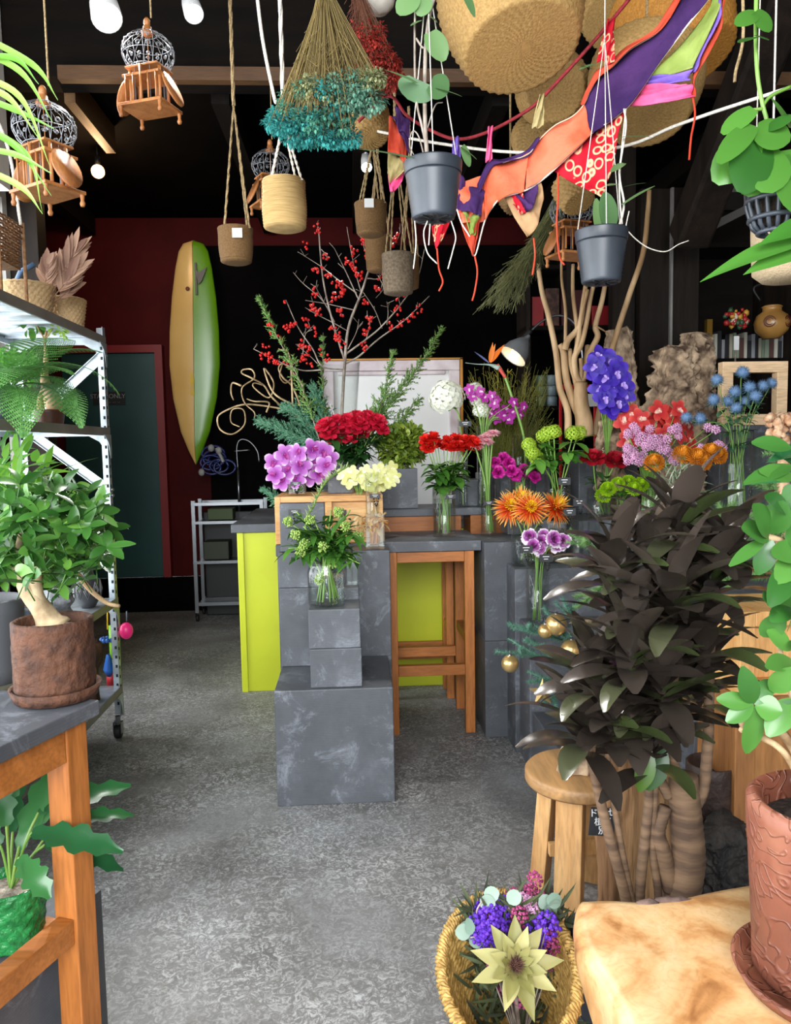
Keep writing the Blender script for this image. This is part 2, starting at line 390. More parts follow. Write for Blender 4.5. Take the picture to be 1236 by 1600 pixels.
# door in the red wall
dx0, dx1 = at(100, 700, 7.2).x, at(247, 700, 7.2).x
b = MB(); b.bx(dx0, dx1, 7.25, 7.295, .33, 2.40); o = b.build('door_1', M['teal'], None, False, bevel=.004); o['kind'] = 'structure'
b = MB(); b.bx(dx1 + .002, dx1 + .07, 7.2, 7.295, .33, 2.47); b.bx(dx0, dx1 + .002, 7.2, 7.295, 2.402, 2.47)
struct_o = b.build('trim_4', mat('red door frame', '#7a0b0b', rough=.4), None, False); struct_o['kind'] = 'structure'
s0, s1 = at(148, 612, 7.2), at(194, 632, 7.2)
sg = thing('door_sign', 'black STAFF ONLY sign on the teal door behind the shelf', 'sign', (s0.x, 7.24, s1.z))
b = MB(); b.bx(s0.x - .03, s1.x, 7.235, 7.247, s1.z, s0.z); b.build('plate', M['rubber'], sg, False)
def text(body, parent, loc, size, m, rot=(PI / 2, 0, 0), align='CENTER', name='lettering'):
    cu = bpy.data.curves.new(name, 'FONT'); cu.body = body; cu.size = size; cu.align_x = align; cu.extrude = .0006
    cu.materials.append(m); o = bpy.data.objects.new(name, cu); COL.objects.link(o)
    dg = bpy.context.evaluated_depsgraph_get(); me = bpy.data.meshes.new_from_object(o.evaluated_get(dg))
    bpy.data.objects.remove(o); o = bpy.data.objects.new(name, me); COL.objects.link(o)
    o.location = V(loc) - origin_of(parent); o.rotation_euler = rot; setparent(o, parent); return o
text('STAFF ONLY', sg, (s0.x + .105, 7.232, s1.z + .06), .056, mat('grey sign letters', '#8a8d90', rough=.6))
text('.. ... ..', sg, (s0.x + .16, 7.232, s1.z + .02), .05, mat('grey sign dots', '#6a6d70', rough=.6))
# ------------------------------------------------------------------ lights of the place
def area(name, loc, rot, sx, sy, e, col=(1, 1, 1)):
    l = bpy.data.lights.new(name, 'AREA'); l.shape = 'RECTANGLE'; l.size = sx; l.size_y = sy; l.energy = e; l.color = col
    o = bpy.data.objects.new(name, l); COL.objects.link(o); o.location = loc; o.rotation_euler = rot; return o
area('window_daylight', (XL - .01, 1.7, 1.72), (0, -PI / 2, 0), 2.3, 5.7, 190, (.93, .97, 1))
area('shopfront_daylight', (-.4, -2.4, 2.7), (math.radians(64), 0, math.radians(-8)), 2.8, 2.0, 260, (.95, .98, 1))
w = bpy.data.worlds.new('world'); bpy.context.scene.world = w; w.use_nodes = True
w.node_tree.nodes['Background'].inputs[0].default_value = (.9, .95, 1, 1); w.node_tree.nodes['Background'].inputs[1].default_value = 1.9
def spot(loc, tgt, e, ang=50, col=(1, .97, .92), r=.04):
    l = bpy.data.lights.new('spot_beam', 'SPOT'); l.energy = e; l.spot_size = math.radians(ang); l.spot_blend = .6; l.color = col; l.shadow_soft_size = r
    o = bpy.data.objects.new('spot_beam', l); COL.objects.link(o); o.location = loc
    o.rotation_euler = (V(tgt) - V(loc)).to_track_quat('-Z', 'Y').to_euler(); return o
BULB = emis('lit lamp face', (1, 1, 1, 1), 60); WARM = emis('lit warm bulb', (1, .55, .2, 1), 9)
M['lampbody'] = mat('white lamp housing', '#c9c9c9', rough=.4)
def spotlamp(px, py, Y, tgt, label, r=.045, e=150, body=M['lampbody']):
    p = at(px, py, Y); t = V(tgt); d = (t - p).normalized()
    th = thing('ceiling_spotlight', label, 'light', p)
    q = frame(d); b = MB(); b.lathe([(r * .45, -.16), (r * .8, -.15), (r, -.09), (r * 1.08, 0), (r * 1.0, 0), (r * .95, -.012)], p, 20, rot=q); b.build('housing', body, th)
    b = MB(); b.lathe([(0, -.008), (r * .93, -.008)], p, 20, rot=q); b.build('lit_face', BULB, th)
    b = MB(); b.tube([p - d * .1, p - d * .12 + V((0, 0, .1)), (p.x, p.y + .01, 4.29)], .01, 8); b.build('rod', M['lampbody'], th)
    spot(p + d * .02, tgt, e)
spotlamp(167, 28, 3.2, (.0, 1.2, .2), 'lit white ceiling spotlight left of the wooden birdcage', e=130, r=.055)
spotlamp(303, 22, 3.6, (.3, 1.3, .3), 'lit white ceiling spotlight right of the wooden birdcage', e=130, r=.04)
spotlamp(573, 262, 5.2, (.2, 3.2, 1.1), 'small lit spotlight behind the hanging basket cords', e=90, r=.034)
p = at(153, 268, 5.6)
th = thing('ceiling_bulb', 'warm glowing bare bulb under the dark back ceiling', 'light', p)
b = MB(); b.sph(p, .045, 14, 10); b.build('bulb', WARM, th)
b = MB(); b.tube([p + V((0, 0, .04)), p + V((0, 0, .1))], .018, 10); b.tube([p + V((0, 0, .1)), (p.x, p.y, 3.615)], .006, 6); b.build('lamp_holder', M['rubber'], th)
l = bpy.data.lights.new('bulb_glow', 'POINT'); l.energy = 14; l.color = (1, .6, .3); l.shadow_soft_size = .05
o = bpy.data.objects.new('bulb_glow', l); COL.objects.link(o); o.location = p + V((0, -.03, -.07))
# daylight reaching the flowers from the right foreground windows (behind the viewer, right)
# ------------------------------------------------------------------ slate blocks, counters
def slate(x0, x1, y0, y1, z0, z1, label, name='slate_block', cat='block', group=None):
    b = MB(); b.bx(x0, x1, y0, y1, z0, z1)
    o0 = V(((x0 + x1) / 2, (y0 + y1) / 2, z0)); b.v = [q - o0 for q in b.v]
    o = b.build(name, M['slate'], None, False, bevel=.004, world=False); o.location = o0; return tag(o, label, cat, group)
YF = onz(520, 1257, 0).y
def X(px, Y, py=900): return at(px, py, Y).x
def Z(py, Y, px=600): return at(px, py, Y).z
zb = Z(1077, YF, 520)
bx0, bx1 = X(431, YF, 1170), X(616, YF, 1170)
slate(bx0, bx1, YF, YF + .5, 0, zb, 'large cube slate block on the floor, front of the central display')
m0, m1 = X(484, YF + .02, 1010), X(565, YF + .02, 1010)
zm = Z(952, YF + .02, 520); h = (zm - zb) / 2
slate(m0, m1, YF + .02, YF + .22, zb + .001, zb + h, 'small slate block on the large cube, lower of two')
slate(m0 - .003, m1 - .003, YF + .02, YF + .22, zb + h + .001, zm, 'small slate block under the big round glass jar')
ya = YF + .235
slate(m1 - .1, m1 - .005, ya, ya + .1, zb + .001, Z(917, ya), 'thin slate block behind the jar, under the square glass')
yA = YF + .26
a0 = X(434, yA, 950)
slate(a0, a0 + .19, ya + .12, ya + .3, zb + .001, Z(921, yA), 'slate block left rear of the jar, lower of a stack')
slate(a0, a0 + .19, ya + .12, ya + .3, Z(921, yA) + .001, 1.03, 'slate block left rear of the jar, upper of a stack')
yc = YF + .5 - .16
k0, k1 = X(545, yc + .2, 900), X(603, yc + .2, 900)
slate(k0 + .02, k1 + .02, YF + .51, YF + .72, 0, 1.01, 'tall dark slate column beside the orange wooden stool')
slate(a0, k0 + .015, YF + .51, YF + .6, 0, 1.0, 'slate column behind the stacked blocks')
# slate panel in front of the wooden box
slate(a0 + .01, a0 + .215, YF + .37, YF + .43, 1.032, Z(783, YF + .4), 'slate panel leaning before the wooden box on the left')
# lime cabinet
YC = onz(405, 1080, 0).y
lx0, lx1 = X(374, YC, 950), X(760, YC, 950)
th = thing('counter_cabinet', 'lime green painted counter cabinet with slate worktop', 'cabinet', (lx0, YC, 0))
b = MB(); b.bx(lx0, lx1, YC, YC + 1.2, 0, Z(827, YC)); b.build('body', M['lime'], th, False, bevel=.003)
b = MB(); b.bx(lx0 + .006, lx0 + .04, YC - .012, YC - .001, 0, Z(827, YC)); b.build('edge_post', M['lime'], th, False, bevel=.002)
zt = Z(815, YC)
slate(lx0 - .03, lx1, YC - .03, YC + 1.25, Z(827, YC) + .001, zt + .005, 'dark slate worktop on the lime green cabinet', 'worktop', 'worktop')
# orange wooden stools with slate tops
def stool(x0, x1, y0, y1, z, leg, name, label, m, mx, top=True, midz=.36, lowz=.47):
    th = thing(name, label, 'stool', ((x0 + x1) / 2, (y0 + y1) / 2, 0))
    for x in (x0, x1 - leg):
        for y in (y0, y1 - leg):
            b = MB(); b.bx(x, x + leg, y, y + leg, 0, z); b.build('leg', m, th, False, bevel=.003)
    for y in (y0 + .004, y1 - leg + .004):
        b = MB(); b.bx(x0 + leg + .001, x1 - leg - .001, y, y + leg - .01, z - .055, z - .002); b.build('apron', mx, th, False, bevel=.002)
        b = MB(); b.bx(x0 + leg + .001, x1 - leg - .001, y, y + leg - .01, midz, midz + .055); b.build('stretcher', mx, th, False, bevel=.002)
    for x in (x0 + .004, x1 - leg + .004):
        b = MB(); b.bx(x, x + leg - .01, y0 + leg + .001, y1 - leg - .001, z - .055, z - .002); b.build('apron', mx, th, False, bevel=.002)
        b = MB(); b.bx(x, x + leg - .01, y0 + leg + .001, y1 - leg - .001, lowz, lowz + .05); b.build('stretcher', mx, th, False, bevel=.002)
    return th
YS = onz(733, 1145, 0).y
s0, s1 = X(607, YS, 1000), X(742, YS, 1000)
ztop = Z(845, YS, 700); zap = Z(861, YS, 700)
stool(s0, s1, YS, YS + .42, zap - .001, .05, 'wooden_stool', 'tall orange wooden stool frame under the slate slab', M['stool'], M['stool_x'], midz=Z(1057, YS, 660))
stool(X(598, YC - .25), X(708, YC - .25), YC - .27, YC - .04, .93, .045, 'wooden_stool', 'orange wooden stool tucked behind the tall stool, near the lime panel', M['stool'], M['stool_x'], midz=Z(1030, YC - .27, 660), lowz=.40)
d1 = X(753, YS, 900); d2 = X(797, YS, 900)
slate(s0 - .01, d1 - .003, YS - .01, YS + .5, zap, ztop, 'slate slab on the tall orange wooden stool', 'slab', 'slab')
ydc = onz(775, 1152, 0).y
slate(d1, d2 + .16, ydc, ydc + .4, 0, Z(1002, ydc, 775), 'slate column right of the stool, lower block')
slate(d1, d2 + .16, ydc, ydc + .4, Z(1002, ydc, 775) + .001, ztop - .003, 'slate column right of the stool, upper block')
XE = onz(803, 1170, 0).x
slate(XE + .0, XE + .55, 3.62, min(3.94, ydc - .005), 0, Z(885, 3.7, 820), 'slate block at the right, under the chrysanthemum vase')
slate(XE + .02, XE + .6, 3.40, 3.615, 0, Z(978, 3.45, 838), 'lower slate block at the right, under the tall purple carnation vase')
slate(XE + .03, XE + .7, 2.93, 3.395, 0, .28, 'low slate block behind the round-top wooden stool')
ZR = 1.1
slate(XE + .41, XE + 2.2, 3.95, 4.75, 0, ZR, 'long slate counter under the flowers on the right', 'counter', 'counter')
slate(X(908, 4.3), X(1000, 4.3), 4.35, 4.6, ZR + .001, Z(712, 4.35), 'slate block behind the dark red roses')
slate(XE + .72, XE + 2.0, 3.2, 3.94, 0, .82, 'low slate plinth behind the dark-leaved plant', 'plinth', 'block')
# orange boxes + slab tier behind the stool top
yt = YS + .52
t0, t1 = X(598, yt), X(790, yt)
for i, (q0, q1) in enumerate(((598, 722), (736, 792))):
    b = MB(); b.bx(X(q0, yt), X(q1, yt), yt, yt + .3, .96, Z(808, yt)); o = b.build('wooden_box', M['stool_x'], None, False, bevel=.004)
    tag(o, ('long' if i == 0 else 'short') + ' orange wooden box under the rear slate slab', 'box')
slate(t0 - .01, t1, yt - .01, yt + .36, Z(808, yt) + .001, Z(796, yt), 'long slate slab on the two orange wooden boxes', 'slab', 'slab')
slate(X(708, 4.5), t1 + .05, YS + .51, YC - .04, 0, .955, 'slate base behind the stools', 'slab_base', 'block')
ZT = Z(796, yt)
# wooden box at the left with orange face
wb0, wb1 = X(434, 3.95), X(600, 3.95)
th = thing('wooden_box', 'pale orange wooden box left, behind the slate panel', 'box', ((wb0 + wb1) / 2, 4.05, 1.0))
yb0, yb1, zb1 = 3.9, 4.3, Z(773, 3.9)
b = MB(); b.bx(wb0, wb0 + .03, yb0, yb1, 1.02, zb1); b.bx(wb1 - .03, wb1, yb0, yb1, 1.02, zb1); b.bx(wb0 + .03, wb1 - .03, yb0, yb1, zb1 - .03, zb1)
b.bx(wb0 + .03, wb1 - .03, yb0, yb1, 1.02, 1.04); b.bx((wb0 + wb1) / 2 - .015, (wb0 + wb1) / 2 + .015, yb0 + .002, yb1, 1.04, zb1 - .03); b.build('frame', M['pale_x'], th, False, bevel=.003)
b = MB(); b.bx(wb0 + .032, wb1 - .032, yb0 + .03, yb0 + .045, 1.042, zb1 - .032); b.build('front_panel', M['pale_x'], th, False)
slate(wb0, wb1, 3.88, 4.32, .96, 1.018, 'slate slab under the pale wooden box', 'slab', 'slab')
slate(wb0 + .0, wb1, 3.95, 4.3, 0, .958, 'slate base column under the pale wooden box')
ZW = zb1
slate(X(515, 4.0), X(556, 4.0), 4.08, 4.25, ZW + .001, Z(752, 4.08) + .03, 'small slate block on the wooden box, below the red roses')
# ================================================================== flowers: bloom prototypes (local, unit-ish size, +Z faces out)
HID = []
def proto(mb, name, m, solid=0):
    ob = mb.build(name, m, None); COL.objects.unlink(ob); HID.append(ob); return ob
def pol(a, tilt):  # direction at azimuth a, tilt up from horizontal
    return V((math.cos(a) * math.cos(tilt), math.sin(a) * math.cos(tilt), math.sin(tilt)))
def petal(b, a, tilt, L, W, bend=.5, prof='petal', r0=.0, z0=0, cup=0, seg=4, nx=5, wave=0, fold=0):
    d = pol(a, tilt); n = pol(a, tilt + PI / 2)
    b.leaf(V((math.cos(a) * r0, math.sin(a) * r0, z0)), d, n, L, W, bend, prof, seg, fold, nx, cup, 0, wave)
def rose(seed=1, open_=1.0):
    random.seed(seed); b = MB()
    for k, (n, tilt, L, W, bend, r0) in enumerate([(3, 1.45, .62, .5, -.5, .04), (4, 1.3, .72, .62, -.45, .1), (5, 1.1, .82, .75, -.25, .18), (6, .85, .88, .85, .15, .24), (7, .55, .9, .95, .7, .28)]):
        for i in range(n):
            petal(b, 2 * PI * i / n + k * .7 + U(-.15, .15), tilt + U(-.08, .08), L * U(.93, 1.05), W, bend, 'petal', r0, -.35, -.35, 4, 5, .03)
    return b
def carnation(seed=2, n=46):
    random.seed(seed); b = MB()
    for i in range(n):
        t = (i + .5) / n; tilt = 1.45 * (1 - t) ** .8 + .05
        petal(b, i * 2.4 + U(-.2, .2), tilt + U(-.15, .15), U(.7, .98), U(.5, .66), U(-.1, .7), 'petal', .06, -.3, U(-.2, .25), 4, 6, .09)
    return b
def spider(n=120):
    random.seed(3); b = MB(); c = MB()
    for i in range(n):
        t = i / n; tilt = 1.3 - 1.75 * t + U(-.12, .12)
        b.leaf(pol(i * 2.4, tilt) * .1, pol(i * 2.4 + U(-.1, .1), tilt), pol(i * 2.4, tilt + PI / 2), U(.75, 1.12), .075, U(.1, .7) * (1 if t > .3 else -.4), 'strap', 5, .5, 3)
    return b
def pompom(n=150, L=.45):
    random.seed(4); b = MB()
    for i in range(n):
        z = 1 - 1.5 * (i + .5) / n; r = math.sqrt(max(0, 1 - z * z)); a = i * 2.39996
        d = V((math.cos(a) * r, math.sin(a) * r, z)); nn = V((-z * math.cos(a), -z * math.sin(a), r))
        b.leaf(d * (1 - L), d, nn, L + U(-.03, .05), .2, -.7, 'petal', 3, .4, 3)
    return b
def orchid(lip=True, cup=.1, wide=1.0, n=5, wave=.03):
    b = MB()
    for i in range(n):
        a = PI / 2 + 2 * PI * i / n; w = (.75 if i in (1, 4) else .62) * wide
        petal(b, a, .25, .95, w, .35, 'round', .04, 0, -cup, 5, 5, wave)
    c = MB()
    if lip:
        c.leaf((0, -.05, .05), (0, -.75, .5), (0, .5, .8), .5, .34, .9, 'heart', 5, .2, 5, -.3)
        c.sph((0, 0, .1), .11, 8, 6); c.leaf((0, 0, .1), (.7, -.2, .5), (-.4, 0, .8), .25, .2, .3, 'round', 3); c.leaf((0, 0, .1), (-.7, -.2, .5), (.4, 0, .8), .25, .2, .3, 'round', 3)
    return b, c
def thistle():
    random.seed(8); b = MB(); c = MB()
    b.sph((0, 0, .1), .5, 10, 8)
    for i in range(150):
        z = 1 - 1.75 * (i + .5) / 150; r = math.sqrt(max(0, 1 - z * z)); a = i * 2.39996
        d = V((math.cos(a) * r, math.sin(a) * r, z)); b.cone(d * .45 + V((0, 0, .1)), d * U(.78, .95) + V((0, 0, .1)), .05)
    for i in range(13):
        a = i * 2 * PI / 13 + U(-.1, .1)
        for s in (-.4, 0, .4):
            c.leaf((0, 0, -.35), pol(a + s * .5, .1 - abs(s)), pol(a, PI / 2), U(.95, 1.35), .13, -.3, 'tip', 4, .4, 3)
    return b, c
def cluster(n=34, rr=.17):
    random.seed(9); b = MB()
    for i in range(n):
        z = 1 - 1.4 * (i + .5) / n; r = math.sqrt(max(0, 1 - z * z)); a = i * 2.39996
        d = V((math.cos(a) * r, math.sin(a) * r, z)) * U(.65, .95)
        b.sph(d, rr * U(.8, 1.15), 6, 4, nz=.4)
        for k in range(4):
            e = frame(d) @ pol(k * PI / 2 + i, .5); b.leaf(d + e * .02, e, d, rr * 1.3, rr * 1.1, .5, 'round', 2, 0, 3)
    return b
def hydra(n=90):
    random.seed(10); b = MB()
    for i in range(n):
        z = 1 - 1.55 * (i + .5) / n; r = math.sqrt(max(0, 1 - z * z)); a = i * 2.39996
        d = V((math.cos(a) * r, math.sin(a) * r, z)) * U(.84, 1.0); m = frame(d)
        for k in range(4):
            b.leaf(d, m @ pol(k * PI / 2 + i, .3), d, .2, .19, .5, 'round', 3, 0, 3, -.2)
    return b
def gerbera():
    random.seed(11); b = MB(); c = MB()
    for ring, (n, t, L) in enumerate(((26, .15, 1.0), (22, .45, .8), (16, .8, .55))):
        for i in range(n): petal(b, i * 2 * PI / n + ring + U(-.08, .08), t + U(-.1, .1), L * U(.9, 1.05), .22, .3, 'strap', .1, 0, 0, 4, 3, 0, .3)
    c.sph((0, 0, .12), .26, 10, 6, (1, 1, .5), nz=.3)
    return b, c
P = {}
P['rose'] = proto(rose(), 'bloom', leafmat('red rose petal', '#b80a28', '#e6284c', .5, .25))
P['rose_d'] = proto(rose(5), 'bloom', leafmat('dark red rose petal', '#7e0614', '#b00e24', .5, .12))
P['rose_s'] = proto(carnation(21, 40), 'bloom', leafmat('scarlet petal', '#c8140e', '#f02a1c', .5, .25))
P['carn_m'] = proto(carnation(22), 'bloom', leafmat('magenta petal', '#a80a78', '#d22ba0', .5, .2))
P['carn_p'] = proto(carnation(23), 'bloom', radmat('purple white edged petal', [(0, '#7a1260'), (.5, '#b050a8'), (.8, '#c87cc4'), (.93, '#f6eaf4')], .5, .15, .85))
P['spider'] = proto(spider(), 'bloom', radmat('orange yellow petal', [(0, '#f4c80c'), (.2, '#c83a10'), (.42, '#d8400e'), (.66, '#f0802a'), (.92, '#f8c860')], .5, .3, 1.1))
P['spider_c'] = proto(pompom(60, .6), 'flower_centre', leafmat('yellow disc', '#f0b80a', '#fae02a', .6, .2))
P['pom'] = proto(pompom(), 'bloom', leafmat('green petal', '#8fbf12', '#bde030', .5, .3))
o1, o2 = orchid(True, .1, 1.12, 5, .09)
P['orch_v'] = proto(o1, 'bloom', radmat('violet orchid petal', [(0, '#7a2a86'), (.35, '#b048b4'), (.75, '#c97cd0'), (.97, '#f0dcf2')], .5, .3, 1.0))
P['orch_v_l'] = proto(o2, 'lip', leafmat('orchid lip', '#8a1a70', '#a82a88', .5, 0))
P['orch_y'] = proto(o1, 'bloom', leafmat('pale yellow orchid petal', '#e6e88a', '#f6f4c4', .5, .35))
P['orch_y_l'] = proto(o2, 'lip', leafmat('cream lip', '#f4f0c8', '#fffbe6', .5, .2))
o3, o4 = orchid(True, .05, 1.05, 5, .05)
P['orch_c'] = proto(o3, 'bloom', radmat('coral orchid petal', [(0, '#f6b09a'), (.3, '#d8323a'), (.8, '#ea5048'), (1, '#f07a68')], .5, .3, 1.0))
P['orch_c_l'] = proto(o4, 'lip', leafmat('pale coral lip', '#f2b8a4', '#f8d6c4', .5, .1))
P['orch_m'] = proto(o3, 'bloom', leafmat('magenta orchid petal', '#a01c90', '#cc46b8', .5, .3))
P['orch_m_l'] = proto(o4, 'lip', leafmat('pale lip', '#e8b0d8', '#f2d8ec', .5, .1))
o5, o6 = orchid(True, .05, 1.2, 5, .05)
P['vanda'] = proto(o5, 'bloom', radmat('deep violet petal', [(0, '#3a1690'), (.5, '#2c0c94'), (.9, '#4420b0'), (1, '#5634bc')], .5, .1, 1.0))
P['vanda_l'] = proto(o6, 'lip', leafmat('violet lip', '#c8b0e8', '#7a50c8', .5, 0))
t1_, t2_ = thistle()
P['thistle'] = proto(t1_, 'bloom', leafmat('steel blue spikes', '#4a6a92', '#7c9cbe', .6, 0))
P['thistle_b'] = proto(t2_, 'bracts', leafmat('grey green bracts', '#3f6468', '#5e8a84', .6, 0))
P['statice'] = proto(cluster(), 'bloom', leafmat('pink statice', '#e098cc', '#fad0ec', .7, .3))
P['statice_p'] = proto(cluster(26), 'bloom', leafmat('purple statice', '#4a1fa8', '#7a40d8', .7, .1))
P['statice_r'] = proto(cluster(26), 'bloom', leafmat('magenta everlasting', '#8a1a5a', '#c05a8a', .7, .1))
P['straw'] = proto(pompom(190, .5), 'bloom', leafmat('orange everlasting', '#c87410', '#eea028', .7, .15))
P['hydra_w'] = proto(hydra(), 'bloom', leafmat('white petal', '#e6ead2', '#fbfcf2', .6, .3))
P['hydra_g'] = proto(hydra(70), 'bloom', leafmat('lime floret', '#9cc42c', '#c6e050', .6, .35))
g1, g2 = gerbera()
P['gerb'] = proto(g1, 'bloom', leafmat('pink petal', '#d88c9c', '#f2c4c8', .6, .3))
P['gerb_c'] = proto(g2, 'flower_centre', leafmat('rose centre', '#a04050', '#c87880', .8, 0))
random.seed(77)
def leafshape(L=1, W=.5, bend=.5, prof='oval', fold=.2, n=1):
    b = MB(); b.leaf((0, 0, 0), (0, 0, 1), (0, 1, 0), L, W, bend, prof, 6, fold); return b
def vase(p, r, h, label, kind='cyl', wl=.6, seg=28, group=None, name='glass_vase', flare=0, sq=None):
    """p = base centre"""
    th = thing(name, label, 'vase', p, group)
    th_ = .004; b = MB(); seg = 4 if kind == 'square' else seg; k = math.sqrt(2) if kind == 'square' else 1
    r0, r1 = r * k, (r + flare) * k
    if kind == 'jar':
        out = [(r0 * .92, 0), (r0, .012), (r0, h * .72), (r0 * .93, h * .8), (r0 * .9, h * .84), (r0 * .9, h)]
    else: out = [(r0 * .985, 0), (r0, .004), (r1, h)]
    inn = [(max(.002, q - th_ * k), max(z, .012)) for q, z in out[::-1]]
    b.lathe([(0, 0)] + out + inn + [(0, .012)], p, seg, a0=PI / 4 if kind == 'square' else 0)
    b.build('glass', M['glass'], th, smooth=(kind != 'square'), bevel=0)
    if wl > 0:
        w = MB(); rw = r0 - th_ * k - .001; rw1 = rw + (r1 - r0) * wl
        w.lathe([(0, .0135), (rw * .98, .0135), (rw1, h * wl), (0, h * wl)], p, seg, a0=PI / 4 if kind == 'square' else 0)
        w.build('water', M['water'], th, smooth=False)
    return th
def pv(x0, x1, yt, yb, Y, label, **kw):
    """vase given its outline in the photograph at depth Y (centre)"""
    xm = (x0 + x1) / 2; base = at(xm, yb, Y); top = at(xm, yt, Y)
    r = (at(x1, yb, Y).x - at(x0, yb, Y).x) / 2
    z0 = kw.pop('z', base.z); base.z = z0
    vase(base, r * .98, top.z - base.z, label, **kw)
    return base, r, top.z
SM, LM = M['stem'], M['leaf']
def flower(kind, head, foot, size, label, cat, group, name=None, face=None, leaves=0, lm=None, stem=.0025, lip=None, via=None, sm=None, extra=None, leafsize=.05, squash=1, fy=.35, fz=.9, lt=(.4, .92)):
    head, foot = V(head), V(foot)
    th = thing(name or cat.replace(' ', '_'), label, cat, foot, group)
    if face is None:
        face = V((head.x - foot.x, head.y - foot.y - .02, .0)) * 2.0 + V((U(-.3, .3), -fy + U(-.2, .1), fz + U(-.25, .25)))
    q = frame(face) @ Matrix.Rotation(U(0, 6.28), 3, 'Z')
    if kind: inst(P[kind], th, head, q, (size, size, size * squash), 'bloom')
    if lip or (kind and kind + '_l' in P):
        inst(P[lip or kind + '_l'], th, head, q, size, 'lip')
    if extra: inst(P[extra], th, head + face.normalized() * size * (.4 if extra == 'spider_c' else .05), q, size * (.36 if extra == 'spider_c' else 1), 'flower_centre' if extra[-1] == 'c' else 'bracts')
    mid = V(via) if via else foot.lerp(head, .55) + V((U(-.01, .01), U(-.01, .01), .01))
    pts = catmull([foot, mid, head - face.normalized() * size * .3], 5)
    b = MB(); b.tube(pts, stem, 5); b.build('stem', sm or SM, th)
    if leaves:
        b = MB()
        for i in range(leaves):
            t = U(*lt); p = pts[int(t * (len(pts) - 1))]; a = U(0, 6.28)
            b.leaf(p, pol(a, U(-.1, .8)), pol(a, 1.6), leafsize * U(.7, 1.2), leafsize * U(.42, .6), U(.3, 1.2), 'oval', 4, .2)
        b.build('leaves', lm or LM, th)
    return th
def bunch(kind, heads, base, r, top, size, label, cat, group, Y, spread=.05, **kw):
    """heads: photo positions; base,r,top: the vase that holds them"""
    for i, hd in enumerate(heads):
        hy = Y + (hd[2] if len(hd) > 2 else U(-spread, spread)); h = at(hd[0], hd[1], hy)
        a = U(0, 6.28); f = V(base) + V((math.cos(a) * r * .55, math.sin(a) * r * .55, .02))
        rim = V((base[0], base[1], top)) + V((max(-1, min(1, (h.x - base[0]) / .12)) * r * .6, max(-1, min(1, (h.y - base[1]) / .12)) * r * .6, -.01))
        flower(kind, h, f, size * U(.92, 1.08), label, cat, group, via=rim, **kw)
def tag_card(p, label, w=.055, h=.022, chain=True, tilt=0, name='price_tag', grp=None):
    th = thing(name, label, 'price tag', p, grp)
    b = MB(); b.box(p, (w, .003, h), Matrix.Rotation(tilt, 3, 'Y')); b.build('card', M['card'], th, False)
    b = MB()
    for k, (l, z) in enumerate(((.5, .2), (.32, -.12))):
        b.box(V(p) + V((-.0 * w, -.0022, z * h)), (w * l, .0008, h * .09))
    b.build('writing', M['ink'], th, False)
    if chain:
        b = MB(); c = V(p) + V((w * .1, -.004, -h / 2 - .004))
        for k in range(9):
            a = PI * (k / 8); b.sph(c + V((-.012 + .024 * k / 8, -.001, -math.sin(a) * .035)), .0042, 6, 4)
        b.build('bead_chain', M['rubber'], th)
    return th
def foliage_blob(parent, c, rad, n, L, W, m, name='foliage', bend=.6, up=.3, prof='oval', inner=.3, fold=.2, rnd=1.0, seg=4):
    b = MB(); c = V(c)
    for i in range(n):
        d = V((U(-1, 1), U(-1, 1), U(-1, 1)))
        if d.length > 1: d = d.normalized() * R()
        p = c + V((d.x * rad[0], d.y * rad[1], d.z * rad[2]))
        o = (d.normalized() + V((U(-rnd, rnd), U(-rnd, rnd), U(-rnd, rnd) + up))).normalized()
        b.leaf(p, o, V((U(-.3, .3), U(-.6, 0), 1)), L * U(.7, 1.2), W * U(.8, 1.2), U(.2, 1) * bend, prof, seg, fold)
    return b.build(name, m, parent)
# ------------------------------------------------------------------ the big jar in front
yj = YF + .115
pb, pr, pt = pv(481, 542, 872, 951, yj, 'big round glass jar with cut stems on the front slate blocks', kind='jar', wl=.62, z=zm + .001)
b0, r0_, t0_ = pv(541, 560, 866, 917, YF + .285, 'small square glass vase behind the big jar', kind='square', wl=.75)
# skimmia bouquet
th = thing('skimmia_bunch', 'leafy green bunch with pale green bud clusters in the big jar', 'greenery', pb + V((0, 0, .02)))
b = MB(); lf = MB(); bud = MB()
random.seed(31)
for i in range(17):
    a = U(0, 6.28); foot = pb + V((math.cos(a) * pr * .6, math.sin(a) * pr * .6, .02))
    hd = at(U(445, 570), U(780, 885), yj + U(-.08, .08)); rim = V((pb.x, pb.y, pt)) + (hd - pb) * .12
    pts = catmull([foot, rim, hd], 6); b.tube(pts, .003, 5)
    for k in range(18):
        t = U(.5, 1); p = pts[int(t * (len(pts) - 1))]; a = U(0, 6.28)
        lf.leaf(p, pol(a, U(-.4, .8)), pol(a, 1.7), U(.07, .115), U(.024, .035), U(.2, .9), 'lance', 5, .25)
for (x, y) in ((462, 835), (470, 862), (485, 812), (528, 800), (540, 822), (560, 838), (505, 855), (520, 880), (450, 815), (500, 905), (475, 850)):
    c = at(x, y, yj - .05 + U(-.03, .04))
    for k in range(80):
        d = V((U(-1, 1), U(-1, 1), U(-1, 1))); bud.sph(c + d.normalized() * .024 * R() ** .4, .0046, 5, 3)
b.build('stems', M['stem'], th); lf.build('leaves', M['leaf'], th); bud.build('bud_clusters', leafmat('pale green buds', '#84a846', '#b2cc6e', .6, .2), th)
